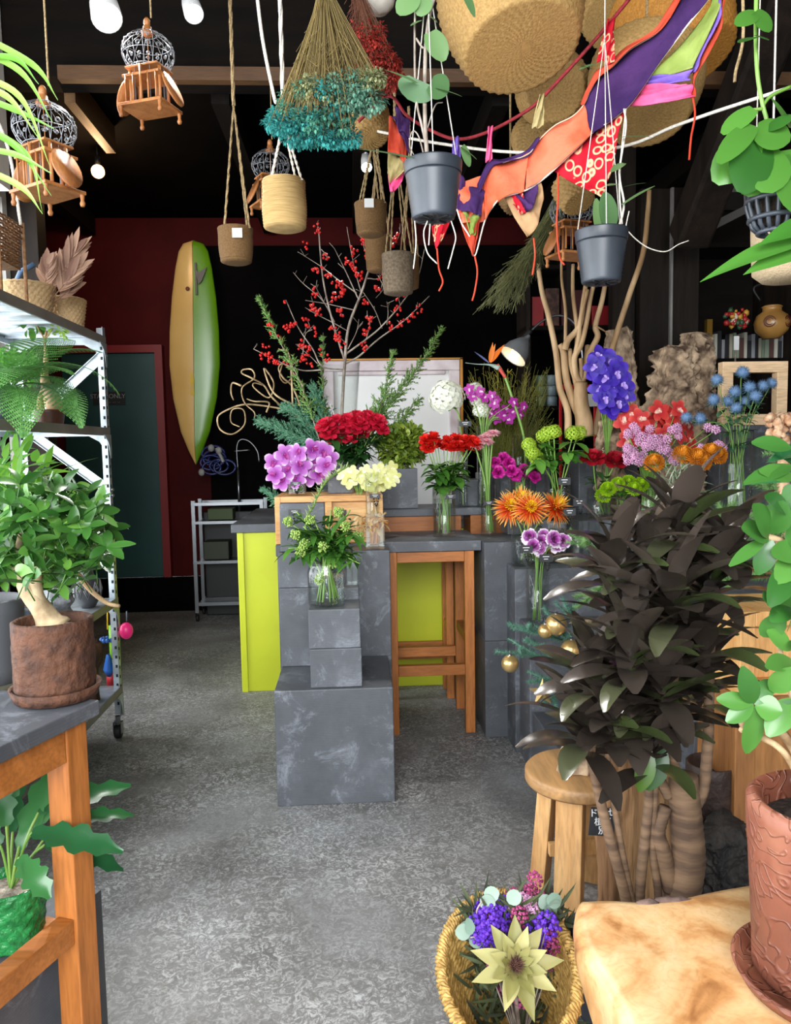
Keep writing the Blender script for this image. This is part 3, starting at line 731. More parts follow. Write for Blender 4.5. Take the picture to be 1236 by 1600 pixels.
# long fluffy sprig rising from the bunch
th = thing('flower_sprig', 'tall pale green feathery sprig rising from the big jar', 'greenery', pb + V((0, .01, .05)))
pts = catmull([pb + V((0, .02, .05)), at(478, 830, yj + .05), at(490, 790, yj + .1), at(510, 752, yj + .15), at(545, 728, yj + .2)], 8)
b = MB(); b.tube(pts, .004, 6); b.build('stem', M['stem'], th); b = MB()
for i in range(150):
    t = U(.35, 1); p = pts[int(t * (len(pts) - 1))]; a = U(0, 6.28)
    b.leaf(p, pol(a, U(.2, 1.1)), pol(a, 2), U(.02, .05) * (.5 + t), .006, .3, 'lance', 3, .2)
b.build('needle_leaves', leafmat('pale sprig', '#8fa86a', '#cdd8a8', .6, .3), th)
# ------------------------------------------------------------------ violet orchids
pb, pr, pt = pv(449, 480, 742, 790, 4.02, 'tall glass vase under the violet orchids', wl=.6, z=ZW + .001)
H = [(428, 722), (430, 742), (446, 710), (448, 735), (466, 708), (470, 728), (462, 748), (488, 702), (492, 725), (484, 745), (505, 706), (508, 728), (498, 740), (440, 752), (514, 716)]
bunch('orch_v', H, pb, pr, pt, .058, 'violet orchid bloom with pale edges in the tall vase on the pale wooden box', 'orchid', 'violet orchids', 4.0, fy=1.1, fz=.25)
# yellow orchids
pb, pr, pt = pv(549, 574, 762, 800, 3.98, 'slim glass vase holding thin green stems, left of the square flask', wl=.7)
pb2, pr2, pt2 = pv(571, 593, 738, 812, 3.88, 'narrow glass flask under the pale yellow orchids', wl=.5)
H = [(537, 742), (550, 738), (546, 752), (562, 745), (570, 752), (578, 758), (588, 748), (592, 735), (602, 742), (608, 752), (616, 745), (600, 756), (585, 762), (612, 732), (572, 737)]
bunch('orch_y', H, pb, pr, pt, .043, 'pale yellow orchid bloom above the two slim vases', 'orchid', 'pale yellow orchids', 3.92, fy=1.1, fz=.2)
for i in range(4):
    tag_card(at((462, 460, 533, 586)[i], (756, 800, 800, 775)[i], (3.96, YF + .366, 3.895, 3.83)[i]), ('black price card on the vase of violet orchids', 'black price card in front of the slate panel', 'black price card over the leafy bunch, before the wooden box', 'black price card on the flask of yellow orchids')[i])
# dried curling roots in the square jar on the dark column
pb, pr, pt = pv(571, 601, 802, 856, YF + .6, 'square glass jar with orange stems on the dark slate column', kind='square', wl=.5, z=1.011)
th = thing('dried_flowers', 'dried straw-coloured curling flowers with orange stems in the square jar', 'dried flowers', pb + V((0, 0, .02)))
b = MB(); c = MB()
for i in range(6):
    a = i; b.tube(catmull([pb + V((math.cos(a) * .018, math.sin(a) * .015, .02)), V((pb.x, pb.y, pt - .03)) + V((math.cos(a + 1) * .02, 0, 0)), at(566 + i * 8, 818, YF + .6)], 4), .006, 6)
for i in range(46):
    p = at(U(560, 602), U(803, 826), YF + .6 + U(-.06, .05)); a = U(0, 6.28)
    c.leaf(p, pol(a, U(-.6, .8)), pol(a, 1.7), U(.035, .065), U(.012, .02), U(.6, 2.2), 'strap', 6, .4, 3, 0, U(-2, 2))
b.build('stem', mat('orange dried stem', '#b06a1c', '#d8903a', rough=.6), th); c.build('curled_petals', leafmat('straw petals', '#c09a62', '#e4c896', .7, .15), th)
# ------------------------------------------------------------------ red roses
pb, pr, pt = pv(530, 567, 715, 768, 4.5, 'glass vase under the deep red roses', wl=.5, z=ZW + .06)
H = [(507, 662), (514, 675), (527, 658), (524, 683), (536, 670), (545, 655), (552, 668), (548, 684), (562, 660), (566, 676), (577, 650), (584, 664), (590, 655), (596, 668), (560, 650)]
bunch('rose', H, pb, pr, pt, .05, 'deep red rose in the bunch behind the violet orchids', 'rose', 'deep red roses', 4.42, leaves=11, lm=M['leaf_d'], leafsize=.095, lt=(.55, .9))
slate(pb.x - .1, pb.x + .1, 4.42, 4.6, 1.0, ZW + .058, 'slate block carrying the deep red rose vase')
# slate cube planter with boxwood
px0, px1 = X(594, yt + .08), X(654, yt + .08)
th = thing('slate_planter', 'square slate planter on the rear slab, left of the scarlet flowers', 'planter', ((px0 + px1) / 2, yt + .16, ZT))
zpl = Z(733, yt + .06); b = MB()
b.bx(px0, px1, yt + .05, yt + .065, ZT + .001, zpl); b.bx(px0, px1, yt + .255, yt + .27, ZT + .001, zpl)
b.bx(px0, px0 + .015, yt + .066, yt + .254, ZT + .001, zpl); b.bx(px1 - .015, px1, yt + .066, yt + .254, ZT + .001, zpl); b.bx(px0 + .016, px1 - .016, yt + .066, yt + .254, ZT + .001, zpl - .03)
b.build('body', M['slate'], th, False)
th = thing('boxwood_bunch', 'bushy yellow-green leafy branches in the square slate planter', 'greenery', ((px0 + px1) / 2, yt + .16, zpl - .03))
c = at(628, 697, yt + .16)
foliage_blob(th, c, (.155, .13, .125), 1500, .04, .025, leafmat('box leaves', '#62802a', '#a8bc4c', .4, .35), up=.5)
b = MB()
for i in range(12): b.tube([((px0 + px1) / 2 + U(-.04, .04), yt + .16 + U(-.04, .04), zpl - .03), c + V((U(-.12, .12), U(-.08, .08), U(-.02, .08)))], .003, 4)
b.build('stems', M['twig'], th)
# cube right
slate(X(713, yt + .1), X(758, yt + .1), yt + .1, yt + .28, ZT + .001, Z(752, yt + .1), 'slate cube on the rear slab, right of the scarlet flowers')
# scarlet
zs = ztop + .001; ysv = YS + .2
pb, pr, pt = pv(677, 713, 757, 838, ysv, 'glass vase of scarlet flowers on the stool slab', wl=.72, z=zs)
pv(676, 694, 762, 826, ysv + .14, 'empty slim glass vase behind the scarlet flower vase', wl=.5, z=zs)
H = [(665, 686), (672, 695), (678, 682), (684, 693), (668, 698), (700, 688), (706, 698), (712, 684), (718, 696), (726, 687), (732, 697), (738, 688), (694, 696), (744, 692)]
bunch('rose_s', H, pb, pr, pt, .046, 'scarlet ruffled bloom in the glass vase on the stool slab', 'flower', 'scarlet flowers', ysv, leaves=11, leafsize=.095, lt=(.5, .8))
# pink gerberas
pb, pr, pt = pv(751, 776, 757, 842, ysv, 'slim glass vase of pink gerberas on the stool slab', wl=.6, z=zs)
H = [(744, 695), (756, 684), (770, 677), (760, 690), (764, 680)]
bunch('gerb', H, pb, pr, pt, .042, 'pale pink gerbera on a thick green stem', 'gerbera', 'pink gerberas', ysv, spread=.03, extra='gerb_c', stem=.005, squash=.9)
tag_card(at(704, 776, ysv - .06), 'black price card on the scarlet flower vase', chain=False); tag_card(at(764, 786, ysv - .06), 'black price card on the pink gerbera vase', chain=False)
# magenta carnations
pb, pr, pt = pv(796, 832, 742, 800, 4.18, 'wide glass vase under the magenta carnations', wl=.6, z=ZT)
H = [(774, 722), (787, 716), (796, 724), (779, 737), (800, 735), (820, 734), (829, 738), (840, 733), (836, 745), (806, 741)]
bunch('carn_m', H, pb, pr, pt, .04, 'magenta carnation left of the green viburnum', 'carnation', 'magenta carnations', 4.12, fy=.9, fz=.5, leaves=2, leafsize=.05)
slate(pb.x - .09, pb.x + .14, 4.1, 4.3, ztop, ZT - .002, 'slate block under the magenta carnation vase')
# spider chrysanthemums
ze = Z(885, 3.7, 820) + .001
pb, pr, pt = pv(799, 846, 822, 882, 3.74, 'wide glass jar of orange chrysanthemums on the right slate block', wl=.55, z=ze)
H = [(798, 795, .06), (828, 796, -.03), (866, 795, .02), (815, 788, .09)]
bunch('spider', H, pb, pr, pt, .098, 'orange spider chrysanthemum with yellow centre', 'chrysanthemum', 'orange chrysanthemums', 3.72, extra='spider_c', leaves=4, leafsize=.05, stem=.004, squash=.8, fy=.7, fz=.8)
pv(852, 882, 815, 872, 3.8, 'square glass vase right of the chrysanthemum jar', kind='square', wl=.8, z=ze)
# purple white carnations
zf = Z(978, 3.45, 838) + .001
pb, pr, pt = pv(822, 858, 866, 974, 3.5, 'tall glass cylinder with purple white-edged carnations', wl=.8, z=zf)
H = [(828, 838), (834, 852), (846, 846), (850, 838), (872, 850), (880, 845), (866, 842), (842, 856)]
bunch('carn_p', H, pb, pr, pt, .044, 'purple carnation with white petal edges in the tall cylinder', 'carnation', 'purple white-edged carnations', 3.46, fy=.9, fz=.5)
for i, (x, y) in enumerate(((822, 858), (853, 872), (882, 752), (890, 800), (905, 785))):
    tag_card(at(x, y, (3.42, 3.445, 3.7, 3.68, 3.75)[i]), ('black price card with bead chain left of the purple carnations', 'black price card with bead chain on the tall cylinder', 'black price card with bead chain under the viburnum', 'black price card with bead chain right of the chrysanthemums', 'black price card with bead chain beside the glass vases, behind the dark leaves')[i], w=.06, h=.035)
# ================================================================== left: steel shelf, its load, the angled table
XS, XB = -1.24, -1.70          # shelf's aisle side and wall side
SY0, SY1 = 2.35, onz(184, 1150, 0).y
LV = [.27, .74, 1.62, 2.08]
th = thing('shelf_rack', 'galvanised steel rack on castors against the left window', 'shelf', ((XS + XB) / 2, (SY0 + SY1) / 2, 0))
def angle(x, y, sx, sy, z0, z1, hol=True):
    b = MB(); b.bx(x, x + sx * .042, y, y + sy * .003, z0, z1); b.bx(x, x + sx * .003, y + sy * .0031, y + sy * .042, z0, z1)
    o = b.build('post', M['galv'], th, False)
    if hol:
        h = MB(); z = z0 + .05
        while z < z1 - .02:
            h.bx(x + sx * .016, x + sx * .027, y - sy * .0015, y + sy * .0045, z, z + .016)
            h.bx(x - sx * .0015, x + sx * .0045, y + sy * .016, y + sy * .027, z, z + .016); z += .05
        h.build('slot_holes', M['hole'], o, False)
    return o
TOPZ = LV[3] + .03
for x, sx in ((XS, -1), (XB, 1)):
    for y, sy in ((SY0, 1), (SY1, -1)): angle(x, y, sx, sy, .12, TOPZ + .02)
for z in LV:
    b = MB(); b.bx(XB + .004, XS - .004, SY0 + .004, SY1 - .004, z, z + .004)
    b.bx(XS - .008, XS - .0035, SY0 + .004, SY1 - .004, z - .035, z + .004); b.bx(XB + .0035, XB + .008, SY0 + .004, SY1 - .004, z - .035, z + .004)
    b.bx(XB + .009, XS - .009, SY1 - .008, SY1 - .0035, z - .035, z - .0005)
    n = 8
    for i in range(n):
        y = SY0 + .1 + (SY1 - SY0 - .2) * i / (n - 1); b.bx(XB + .01, XS - .01, y - .012, y + .012, z - .012, z - .0005)
    o = b.build('shelf_board', M['galv'], th, False)
    e = MB(); e.bx(XS + .0005, XS + .003, SY0, SY1, z - .035, z + .006); e.build('edge_lip', M['galv_edge'], o, False)
    for sy, y in ((-1, SY1),):
        g = MB()
        poly = [(0, 0), (-.11, 0), (-.05, -.035), (-.035, -.06), (-.02, -.12), (0, -.12)]
        q = Matrix(((1, 0, 0), (0, 0, -1), (0, 1, 0)))
        g.prism(poly, 0, .003, q, (XS - .003, SY1 + .0005, z - .03)); g.build('gusset', M['galv'], th, False); g = MB(); g.prism([(-a, c) for a, c in poly], 0, .003, q, (XB + .003, SY1 + .0005, z - .03)); g.build('gusset', M['galv'], th, False); g = MB()
        q2 = Matrix(((0, 0, 1), (1, 0, 0), (0, 1, 0))); g.prism(poly, 0, .003, q2, (XS + .004, SY1 - .003, z - .03))
        g.build('gusset', M['galv'], th, False)
def strap(p0, p1, w=.045, name='brace'):
    p0, p1 = V(p0), V(p1); d = p1 - p0; b = MB(); q = frame(d, (0, 1, 0)); b.box((p0 + p1) / 2, (w, .003, d.length), q); 
    b.box((p0 + p1) / 2 + q @ V((w / 2, -.01, 0)), (.003, .02, d.length), q); b.build(name, M['galv'], th, False)
ye = SY1 + .004
strap((XS - .02, ye, 1.99), (XB + .02, ye, 1.62)); strap((XB + .02, ye, 1.64), (XS - .02, ye, 1.31)); strap((XS - .02, ye, 1.29), (XB + .02, ye, .98))
b = MB()
for z in (1.99, 1.31, 1.28): b.sph((XS - .02, SY1 + .01, z), .011, 8, 5); b.sph((XS + .004, SY1 - .02, z), .011, 8, 5)
b.build('bolts', M['steel'], th)
for x in (XS - .02, XB + .02):
    for y in (SY0 + .02, SY1 - .03):
        b = MB(); b.lathe([(.014, .12), (.014, .075)], (x, y, 0), 10); b.bx(x - .022, x - .018, y - .02, y + .02, .03, .085); b.bx(x + .018, x + .022, y - .02, y + .02, .03, .085); b.bx(x - .022, x + .022, y - .02, y + .02, .085, .089)
        o = b.build('caster', M['steel'], th, False)
        b = MB(); q = Matrix.Rotation(PI / 2, 3, 'Y'); b.lathe([(0, -.015), (.034, -.015), (.036, -.01), (.036, .01), (.034, .015), (0, .015)], (x, y, .0365), 18, rot=q); b.build('wheel', M['rubber'], o)
# ---- baskets
def weave(n, a, ph=PI):
    return lambda i, ang, r, z: a * math.sin(n * ang + ph * (i // 2)) * (1 if r > .02 else 0)
def basket(p, r0, r1, h, label, m, name='wicker_basket', rows=14, nw=22, am=.004, coil=.004, cat='basket', group=None, sq=None, seg=88, belly=0, wall=.008, rim=.006):
    th = thing(name, label, cat, p, group); b = MB(); prof = [(0, 0.0), (r0 * .5, 0.0)]
    for i in range(rows * 2 + 1):
        t = i / (rows * 2); prof.append((r0 + (r1 - r0) * t + belly * math.sin(PI * t) + (coil if i % 2 else 0), h * t + .001))
    k = len(prof)
    prof += [(r1 - wall, h), (r0 + (r1 - r0) * .5 - wall + belly, h * .5), (r0 - wall, .012), (0, .012)]
    b.lathe(prof, p, seg, mod=lambda i, a, r, z: (am * math.sin(nw * a + PI * (i // 2)) if 2 <= i < k else 0), sq=sq)
    b.build('body', m, th)
    if rim:
        b = MB(); pts = []
        for i in range(49):
            a = 2 * PI * i / 48; x, y = r1 * math.cos(a), r1 * math.sin(a)
            if sq: x *= sq[0]; y *= sq[1]
            pts.append(V(p) + V((x, y, h + .002 * math.sin(i * 3))))
        b.tube(pts, rim, 6, False); b.build('rim', m, th)
    return th
zt = LV[3] + .0045 + .004
def shelfpt(px, py, X_=-1.36):
    """point over the rack at world x = X_"""
    d = ray(px, py); t = X_ / d.x; return CAM + d * t
p = V((-1.36, 3.83, zt))
basket(p, .075, .095, .14, 'pale straw basket at the far end of the top steel shelf', M['wicker'], rows=9, nw=26, sq=(1.0, 1.15))
p2 = V((-1.42, 3.56, zt))
basket(p2, .085, .11, .15, 'pale straw basket holding dried leaves, second from the far end of the top shelf', M['wicker'], rows=9, nw=26, sq=(1.0, 1.2))
p3 = V((-1.58, 3.3, zt)); basket(p3, .07, .08, .1, 'pale straw basket behind the legs of the tall brown basket', M['wicker'], rows=8, nw=24, sq=(1, 1.2))
th = thing('dried_leaves', 'brown dried fan-shaped palm leaves standing in the straw basket', 'dried leaves', p2 + V((0, 0, .02)))
lm_ = leafmat('dried leaf', '#6a4636', '#a8846c', .7, .15)
random.seed(12)
for (bx, by, tx, ty, n, L) in ((108, 470, 128, 372, 9, .3), (100, 470, 100, 400, 8, .2), (112, 475, 135, 405, 9, .22), (92, 460, 78, 395, 7, .18), (125, 478, 128, 440, 7, .12)):
    b = MB(); a = shelfpt(bx, by, -1.42); c = shelfpt(tx, ty, -1.42); a.y = c.y = 3.56 + U(-.06, .06); a = at(bx, by, a.y); c = at(tx, ty, a.y); d = c - a; L2 = d.length
    a.x = max(a.x, -1.5); a = p2.lerp(a, .5) + V((0, 0, .05)); d = c - a; L2 = d.length
    b.tube([a, a + d * .4], .003, 5)
    for i in range(n * 2 + 1):
        t = .25 + .5 * i / (n * 2); s = -1 if i % 2 else 1
        dd = (d.normalized() * (.9 + t * .5) + V((s * (1.1 - t) * .9, U(-.2, .2), 0))).normalized(); b.leaf(a + d * t, dd, V((0, -1, .2)), L2 * (.42 if i < 2 * n else .3), .026, .2, 'strap', 4, .3)
    b.build('fan_leaf', lm_, th)
# tall brown wicker basket on legs with a hoop handle
p4 = V((-1.39, 3.08, zt + .14)); hw = .1
th = thing('legged_basket', 'brown openwork wicker basket on wicker legs with tall white handle, top shelf near end', 'basket', (p4.x, p4.y, zt))
b = MB()
for i in range(15):
    z = p4.z + i * .0115; pts = []; n = 44; hh = .1 + .012 * i / 14
    for k in range(n + 1):
        a = 2 * PI * k / n; c_, s_ = math.cos(a), math.sin(a); m_ = 1 / max(abs(c_), abs(s_)); m_ = min(m_, 1.3); w = .004 * (1 if (k + i) % 2 else -1)
        pts.append(V((p4.x + c_ * m_ * (hh + w), p4.y + s_ * m_ * (hh + w), z)))
    b.tube(pts, .0042, 5, False)
b.build('woven_sides', M['wicker_d'], th); b = MB(); b.bx(p4.x - .1, p4.x + .1, p4.y - .1, p4.y + .1, p4.z - .006, p4.z - .001); b.build('base', M['wicker_d'], th, False)
for sx in (-1, 1):
    for sy in (-1, 1):
        b = MB(); b.tube([(p4.x + sx * .112, p4.y + sy * .112, zt), (p4.x + sx * .112, p4.y + sy * .112, p4.z + .18)], .007, 7); b.build('leg', M['wicker_d'], th)
for sx in (-1, 1):
    b = MB(); pts = [(p4.x + sx * .11, p4.y - .1, p4.z + .17), (p4.x + sx * .09, p4.y - .07, p4.z + .45), (p4.x + sx * .04, p4.y, p4.z + .62), (p4.x + sx * .09, p4.y + .07, p4.z + .45), (p4.x + sx * .11, p4.y + .1, p4.z + .17)]
    b.tube(catmull(pts, 8), .006, 7); b.build('handle', M['wrope'], th)
b = MB(); b.tube([V((-1.62, 3.93, zt)), V((-1.62, 3.93, zt + .25)), V((-1.6, 3.94, zt + .3)), V((-1.54, 3.96, zt + .34))], .012, 10)
o = b.build('blue_pipe', mat('blue grey painted pipe', '#47607e', rough=.4), None); tag(o, 'blue-grey bent pipe standing behind the straw baskets on the top shelf', 'pipe')
# ---- plants helper
def pot(p, r0, r1, h, m, label, name='plant_pot', cat='pot', rimr=.006, soil=True, mod=None, saucer=0, seg=40, group=None, wall=.008, rows=None):
    th = thing(name, label, cat, p, group); b = MB()
    n = rows or 6; prof = [(0, .0), (r0 * .6, 0), (r0, .004)] + [(r0 + (r1 - r0) * (i / n), .004 + (h - .004) * i / n) for i in range(1, n + 1)]
    k = len(prof); prof += [(r1 - wall * .5, h + rimr * .6), (r1 - wall, h), (r1 - wall, h - .02), (r0 + (r1 - r0) * .5 - wall, h * .5), (r0 * .8, .015), (0, .015)]
    b.lathe(prof, p, seg, mod=(lambda i, a, r, z: mod(a, r, z) if i < k else 0) if mod else None); b.build('body', m, th)
    if soil:
        b = MB(); b.lathe([(0, h * .88 + .004), (r1 * .5, h * .88), (r0 + (r1 - r0) * .88 - wall - .001, h * .88 - .003)], p, 24, mod=None); b.build('soil', M['soil'] if soil is True else soil, th)
    if saucer:
        b = MB(); rs = r0 * 1.0 + saucer; b.lathe([(0, -.018), (rs * .9, -.018), (rs, .008), (rs - .008, .008), (rs * .9 - .006, -.008), (0, -.006)], p, seg); b.build('saucer', m, th)
    return th
def plant(name, label, cat, loc, group=None): return thing(name, label, cat, loc, group)
# shelf level 3 (z=1.62): fern, leafy pots, bonsai fig
z3 = LV[2] + .005
pc = V((-1.36, 3.0, z3))
pot(V((-1.47, 3.35, z3)), .075, .09, .15, mat('charcoal clay pot', '#3b3e42', '#50545a', rough=.6), 'charcoal pot of bright leafy plant, second shelf near end')
th = plant('foliage_plant', 'bright green rosette-leaved plant in the charcoal pot above the fern', 'plant', (-1.47, 3.35, z3 + .13))
foliage_blob = None
def foliage(parent, c, rad, n, L, W, m, name='foliage', bend=.6, up=.3, prof='oval', fold=.2, rnd=1.0, seg=4, fromc=None):
    b = MB(); c = V(c)
    for i in range(n):
        d = V((U(-1, 1), U(-1, 1), U(-1, 1)))
        if d.length > 1: d = d.normalized() * R()
        p = c + V((d.x * rad[0], d.y * rad[1], d.z * rad[2]))
        o = (d.normalized() + V((U(-rnd, rnd), U(-rnd, rnd), U(-rnd, rnd) + up))).normalized()
        b.leaf(p, o, V((U(-.3, .3), U(-.6, 0), 1)), L * U(.7, 1.2), W * U(.8, 1.2), U(.2, 1) * bend, prof, seg, fold)
    return b.build(name, m, parent)
foliage_blob = foliage
random.seed(41)
foliage(th, (-1.43, 3.33, z3 + .23), (.13, .12, .07), 300, .055, .018, leafmat('fresh leaf', '#3f8a2a', '#8acb58', .4, .35), up=.8, prof='oval')
def fern(p, n, L, label, m, seed=5, yb=0):
    random.seed(seed); th = plant('fern', label, 'fern', p)
    for i in range(n):
        a = 2 * PI * i / n + U(-.25, .25); tilt = U(.3, 1.2); b = MB()
        d = pol(a, tilt); nn = pol(a, tilt + PI / 2); q = V(p); seg = 22; bend = U(1.3, 2.1); Lf = L * U(.75, 1.1); pts = []
        for k in range(seg + 1):
            pts.append(V(q)); da = bend / seg; d, nn = d * math.cos(da) - nn * math.sin(da), nn * math.cos(da) + d * math.sin(da)
            t = k / seg; side = d.cross(nn)
            if k > 2:
                w = Lf * .3 * math.sin(PI * min(1, (t * .95 + .02)) ** .7) + .006
                for s in (-1, 1):
                    dd = (side * s + d * .45).normalized(); m_ = max(4, int(w / .007))
                    # a pinna with toothed leaflets
                    for j in range(m_):
                        u = j / m_; bp = q + dd * (w * u) - nn * (.1 * w * u * u); ww = .0135 * (1 - u * .6)
                        for s2 in (-1, 1):
                            e = dd.cross(nn) * s2
                            b.add([bp - dd * .0035, bp + dd * .0045, bp + e * ww + dd * .005], [(0, 1, 2)])
            q = q + d * (Lf / seg)
        b.tube(pts, [.0022, .0008], 4); b.build('frond', m, th)
    return th
FM = leafmat('fern green', '#4f8a3e', '#7cb464', .45, .35)
pot(V((-1.33, 3.02, z3)), .06, .075, .12, M['plastic'], 'dark pot of the arching fern on the second shelf')
fern(V((-1.27, 2.98, z3 + .12)), 17, .42, 'arching green fern spilling over the second steel shelf', FM)
# bonsai fig
pq = V((-1.38, 3.62, z3))
pot(pq, .06, .07, .07, mat('brown glazed pot', '#4a2a20', '#5f3a2c', rough=.4), 'small brown pot of the bulbous fig, far end of second shelf')
th = plant('bonsai_fig', 'small bulbous-trunked fig bonsai at the far end of the second shelf', 'plant', pq + V((0, 0, .06)))
T0 = pq + V((0, 0, .05)); b = MB()
b.tube(catmull([T0 + V((.03, 0, 0)), T0 + V((.02, 0, .07)), T0 + V((0, 0, .12)), T0 + V((-.01, 0, .17)), T0 + V((0, 0, .25)), T0 + V((.0, 0, .33)), T0 + V((.01, 0, .38))], 5), [.028 + .012 * math.sin(i * .35) if i < 12 else max(.006, .03 - (i - 8) * .0016) for i in range(31)], 10)
b.tube(catmull([T0 + V((-.03, 0, 0)), T0 + V((-.035, 0, .06)), T0 + V((-.005, 0, .14))], 5), [.02, .015], 8)
b.tube([T0 + V((0, 0, .34)), T0 + V((-.03, 0, .4))], .004, 5); b.tube([T0 + V((0, 0, .34)), T0 + V((.04, 0, .39))], .004, 5)
b.build('trunk', M['stick'], th); random.seed(9)
c1_ = foliage(th, T0 + V((-.05, 0, .42)), (.06, .05, .04), 26, .05, .028, M['leaf'], up=.2); foliage(th, T0 + V((.07, 0, .38)), (.04, .05, .03), 40, .03, .014, M['leaf_l'], up=.2)
# third level plants by the window
z2 = LV[1] + .005
th = plant('foliage_plant', 'tall pale-green leafy plant glowing against the window, third shelf', 'plant', (-1.45, 3.1, z2 + .1))
pot(V((-1.45, 3.02, z2)), .09, .11, .16, M['plastic'], 'black pot on the third shelf behind the fig tree')
random.seed(43)
b = MB()
for i in range(9): b.tube([(-1.45, 3.02, z2 + .12), (-1.42 + U(-.2, .2), 3.2 + U(-.25, .3), z2 + U(.5, .72))], .005, 5)
b.build('stems', M['stem'], th); foliage(th, (-1.42, 3.2, z2 + .6), (.2, .34, .2), 210, .1, .034, leafmat('window lit leaf', '#4f8f2e', '#93c94a', .35, .45), up=.3, prof='lance')
th = plant('foliage_plant', 'strap-leaved green plant reaching past the rack post', 'plant', (-1.38, 3.3, z2 + .1))
pot(V((-1.38, 3.3, z2)), .08, .09, .12, M['plastic'], 'black pot of the strap-leaved plant on the third shelf')
b = MB()
for i in range(46):
    a = U(-1.6, 1.9); b.leaf((-1.36, 3.3, z2 + .36 + U(0, .22)), pol(a, U(.5, 1.3)), pol(a, 2.2), U(.2, .36), U(.02, .035), U(.6, 1.5), 'lance', 6, .3)
b.build('leaves', leafmat('fresh strap leaf', '#5c9a38', '#a4cf6a', .3, .35), th)
b = MB(); b.tube([(-1.38, 3.3, z2 + .1), (-1.36, 3.3, z2 + .58)], .008, 6); b.build('stem', M['stem'], th)
# spiralled brown rope trunk / wood piece on the second shelf end
b = MB(); b.sph((-1.56, 3.75, LV[2] - .3), .1, 14, 10, (1, 1, 2.6), nz=.1)
# grey stone head, patterned vase, driftwood on the third shelf
th = thing('stone_head', 'grey stone head sculpture on the third steel shelf', 'sculpture', (-1.35, 3.52, z2)); b = MB()
ST = mat('grey lava stone', '#6e7075', '#8e9096', scale=30, rough=.85, bump=.8, bscale=90)
b.grid(lambda u, v: (lambda a, z: (-1.35 + math.cos(a) * (.062 + .012 * math.sin(z * 22) + (.03 if abs(((a + PI) % (2 * PI)) - PI + .9) < .3 and .35 < v < .6 else 0)) * (1 if 0 < v < 1 else 0), 3.52 + math.sin(a) * .075 * (1 if 0 < v < 1 else 0), z2 + .001 + .24 * v))(u * 2 * PI, v), 40, 24)
b.build('head', ST, th)
DK = mat('dark patterned clay', '#26262a', '#3c3c40', scale=10, rough=.5)
th = thing('carved_vase', 'dark round vase with carved diamond pattern at the far end of the third shelf', 'vase', (-1.31, 3.8, z2)); b = MB()
b.lathe([(r * .66, z * .8) for r, z in ((0, 0), (.05, 0), (.085, .05), (.1, .11), (.085, .17), (.05, .2), (.045, .23), (.055, .24), (.045, .24), (.04, .2), (0, .19))], (-1.31, 3.8, z2 + .001), 36); b.build('body', DK, th)
b = MB()
for k in range(10):
    a = 2 * PI * k / 10
    for s in (.018, .034):
        pts = [V((-1.31 + math.cos(a + u) * (.0675 - abs(w) * .12), 3.8 + math.sin(a + u) * (.0675 - abs(w) * .12), z2 + .089 + w)) for u, w in ((0, s * 1.2), (s * 8.0 * .8, 0), (0, -s * 1.2), (-s * 8.0 * .8, 0), (0, s * 1.2))]
        b.tube(pts, .0028, 4, False)
b.build('diamond_pattern', mat('grey relief', '#76777a', rough=.7), th)
th = thing('driftwood', 'small driftwood branch poking out past the rack post', 'driftwood', (-1.25, 3.66, z2)); b = MB()
b.tube(catmull([(-1.33, 3.7, z2 + .2), (-1.27, 3.72, z2 + .1), (-1.2, 3.74, z2 + .03), (-1.13, 3.7, z2 + .02)], 5), [.014, .009], 7); b.tube(catmull([(-1.36, 3.68, z2 + .25), (-1.25, 3.7, z2 + .27), (-1.18, 3.7, z2 + .3)], 4), [.012, .003], 6); b.build('branch', M['stick'], th)
# bottom shelf: carved wooden thing, dark pots
z1 = LV[0] + .005
WDK = mat('dark carved wood', '#2c1c12', '#5a3c26', scale=20, rough=.7, bump=1, bscale=30, bdist=.01)
th = thing('carved_stump', 'dark gnarled carved wood pot on the bottom steel shelf', 'wood carving', (-1.34, 3.8, z1)); b = MB()
b.lathe([(0, 0), (.055, 0), (.06, .1), (.055, .16), (.075, .2), (.085, .25), (.08, .28), (.06, .3), (.05, .26), (0, .25)], (-1.34, 3.8, z1), 40, mod=lambda i, a, r, z: .008 * math.sin(9 * a + z * 30) if r > .02 else 0); b.build('body', WDK, th)
th = thing('ceramic_jar', 'dark jar at the far end of the bottom steel shelf', 'jar', (-1.42, 3.45, z1)); b = MB()
b.lathe([(0, 0), (.06, 0), (.09, .08), (.09, .16), (.06, .22), (.05, .22), (.05, .2), (0, .19)], (-1.42, 3.45, z1), 32); b.build('body', DK, th)
# coloured toys hanging from the rack end
def toy(px, py0, py1, kind, label, col, col2='#f2c81a'):
    Y = SY1 + .05; p = at(px, py0, Y); q = at(px, py1, Y); th = thing('hanging_toy', label, 'toy', p); b = MB()
    b.tube([p, p.lerp(q, .35)], .0035, 5); b.build('elastic', mat('elastic ' + label[:12], col2, rough=.5), th); b = MB(); c = p.lerp(q, .5); L = (p - q).length
    if kind == 'ball':
        b.sph(q + V((0, 0, .05)), .036, 16, 12, (1, 1, 1.25))
    elif kind == 'ring':
        for k in range(10): a = k * 2 * PI / 10; b.sph(c + V((math.cos(a) * .03, math.sin(a) * .03, .0)), .013, 8, 6)
        b.lathe([(.01, -.08), (.03, -.16), (.012, -.2), (.01, -.08)], c, 12)
    else:
        b.box(c, (.035, .006, L * .45)); b.box(c - V((0, 0, L * .32)), (.03, .008, L * .14))
    b.build('body', mat('toy ' + label[:14], col, rough=.35), th); return th
toy(168, 948, 1050, 'ring', 'blue ring toy on yellow elastic hanging at the rack end', '#1e5aa8')
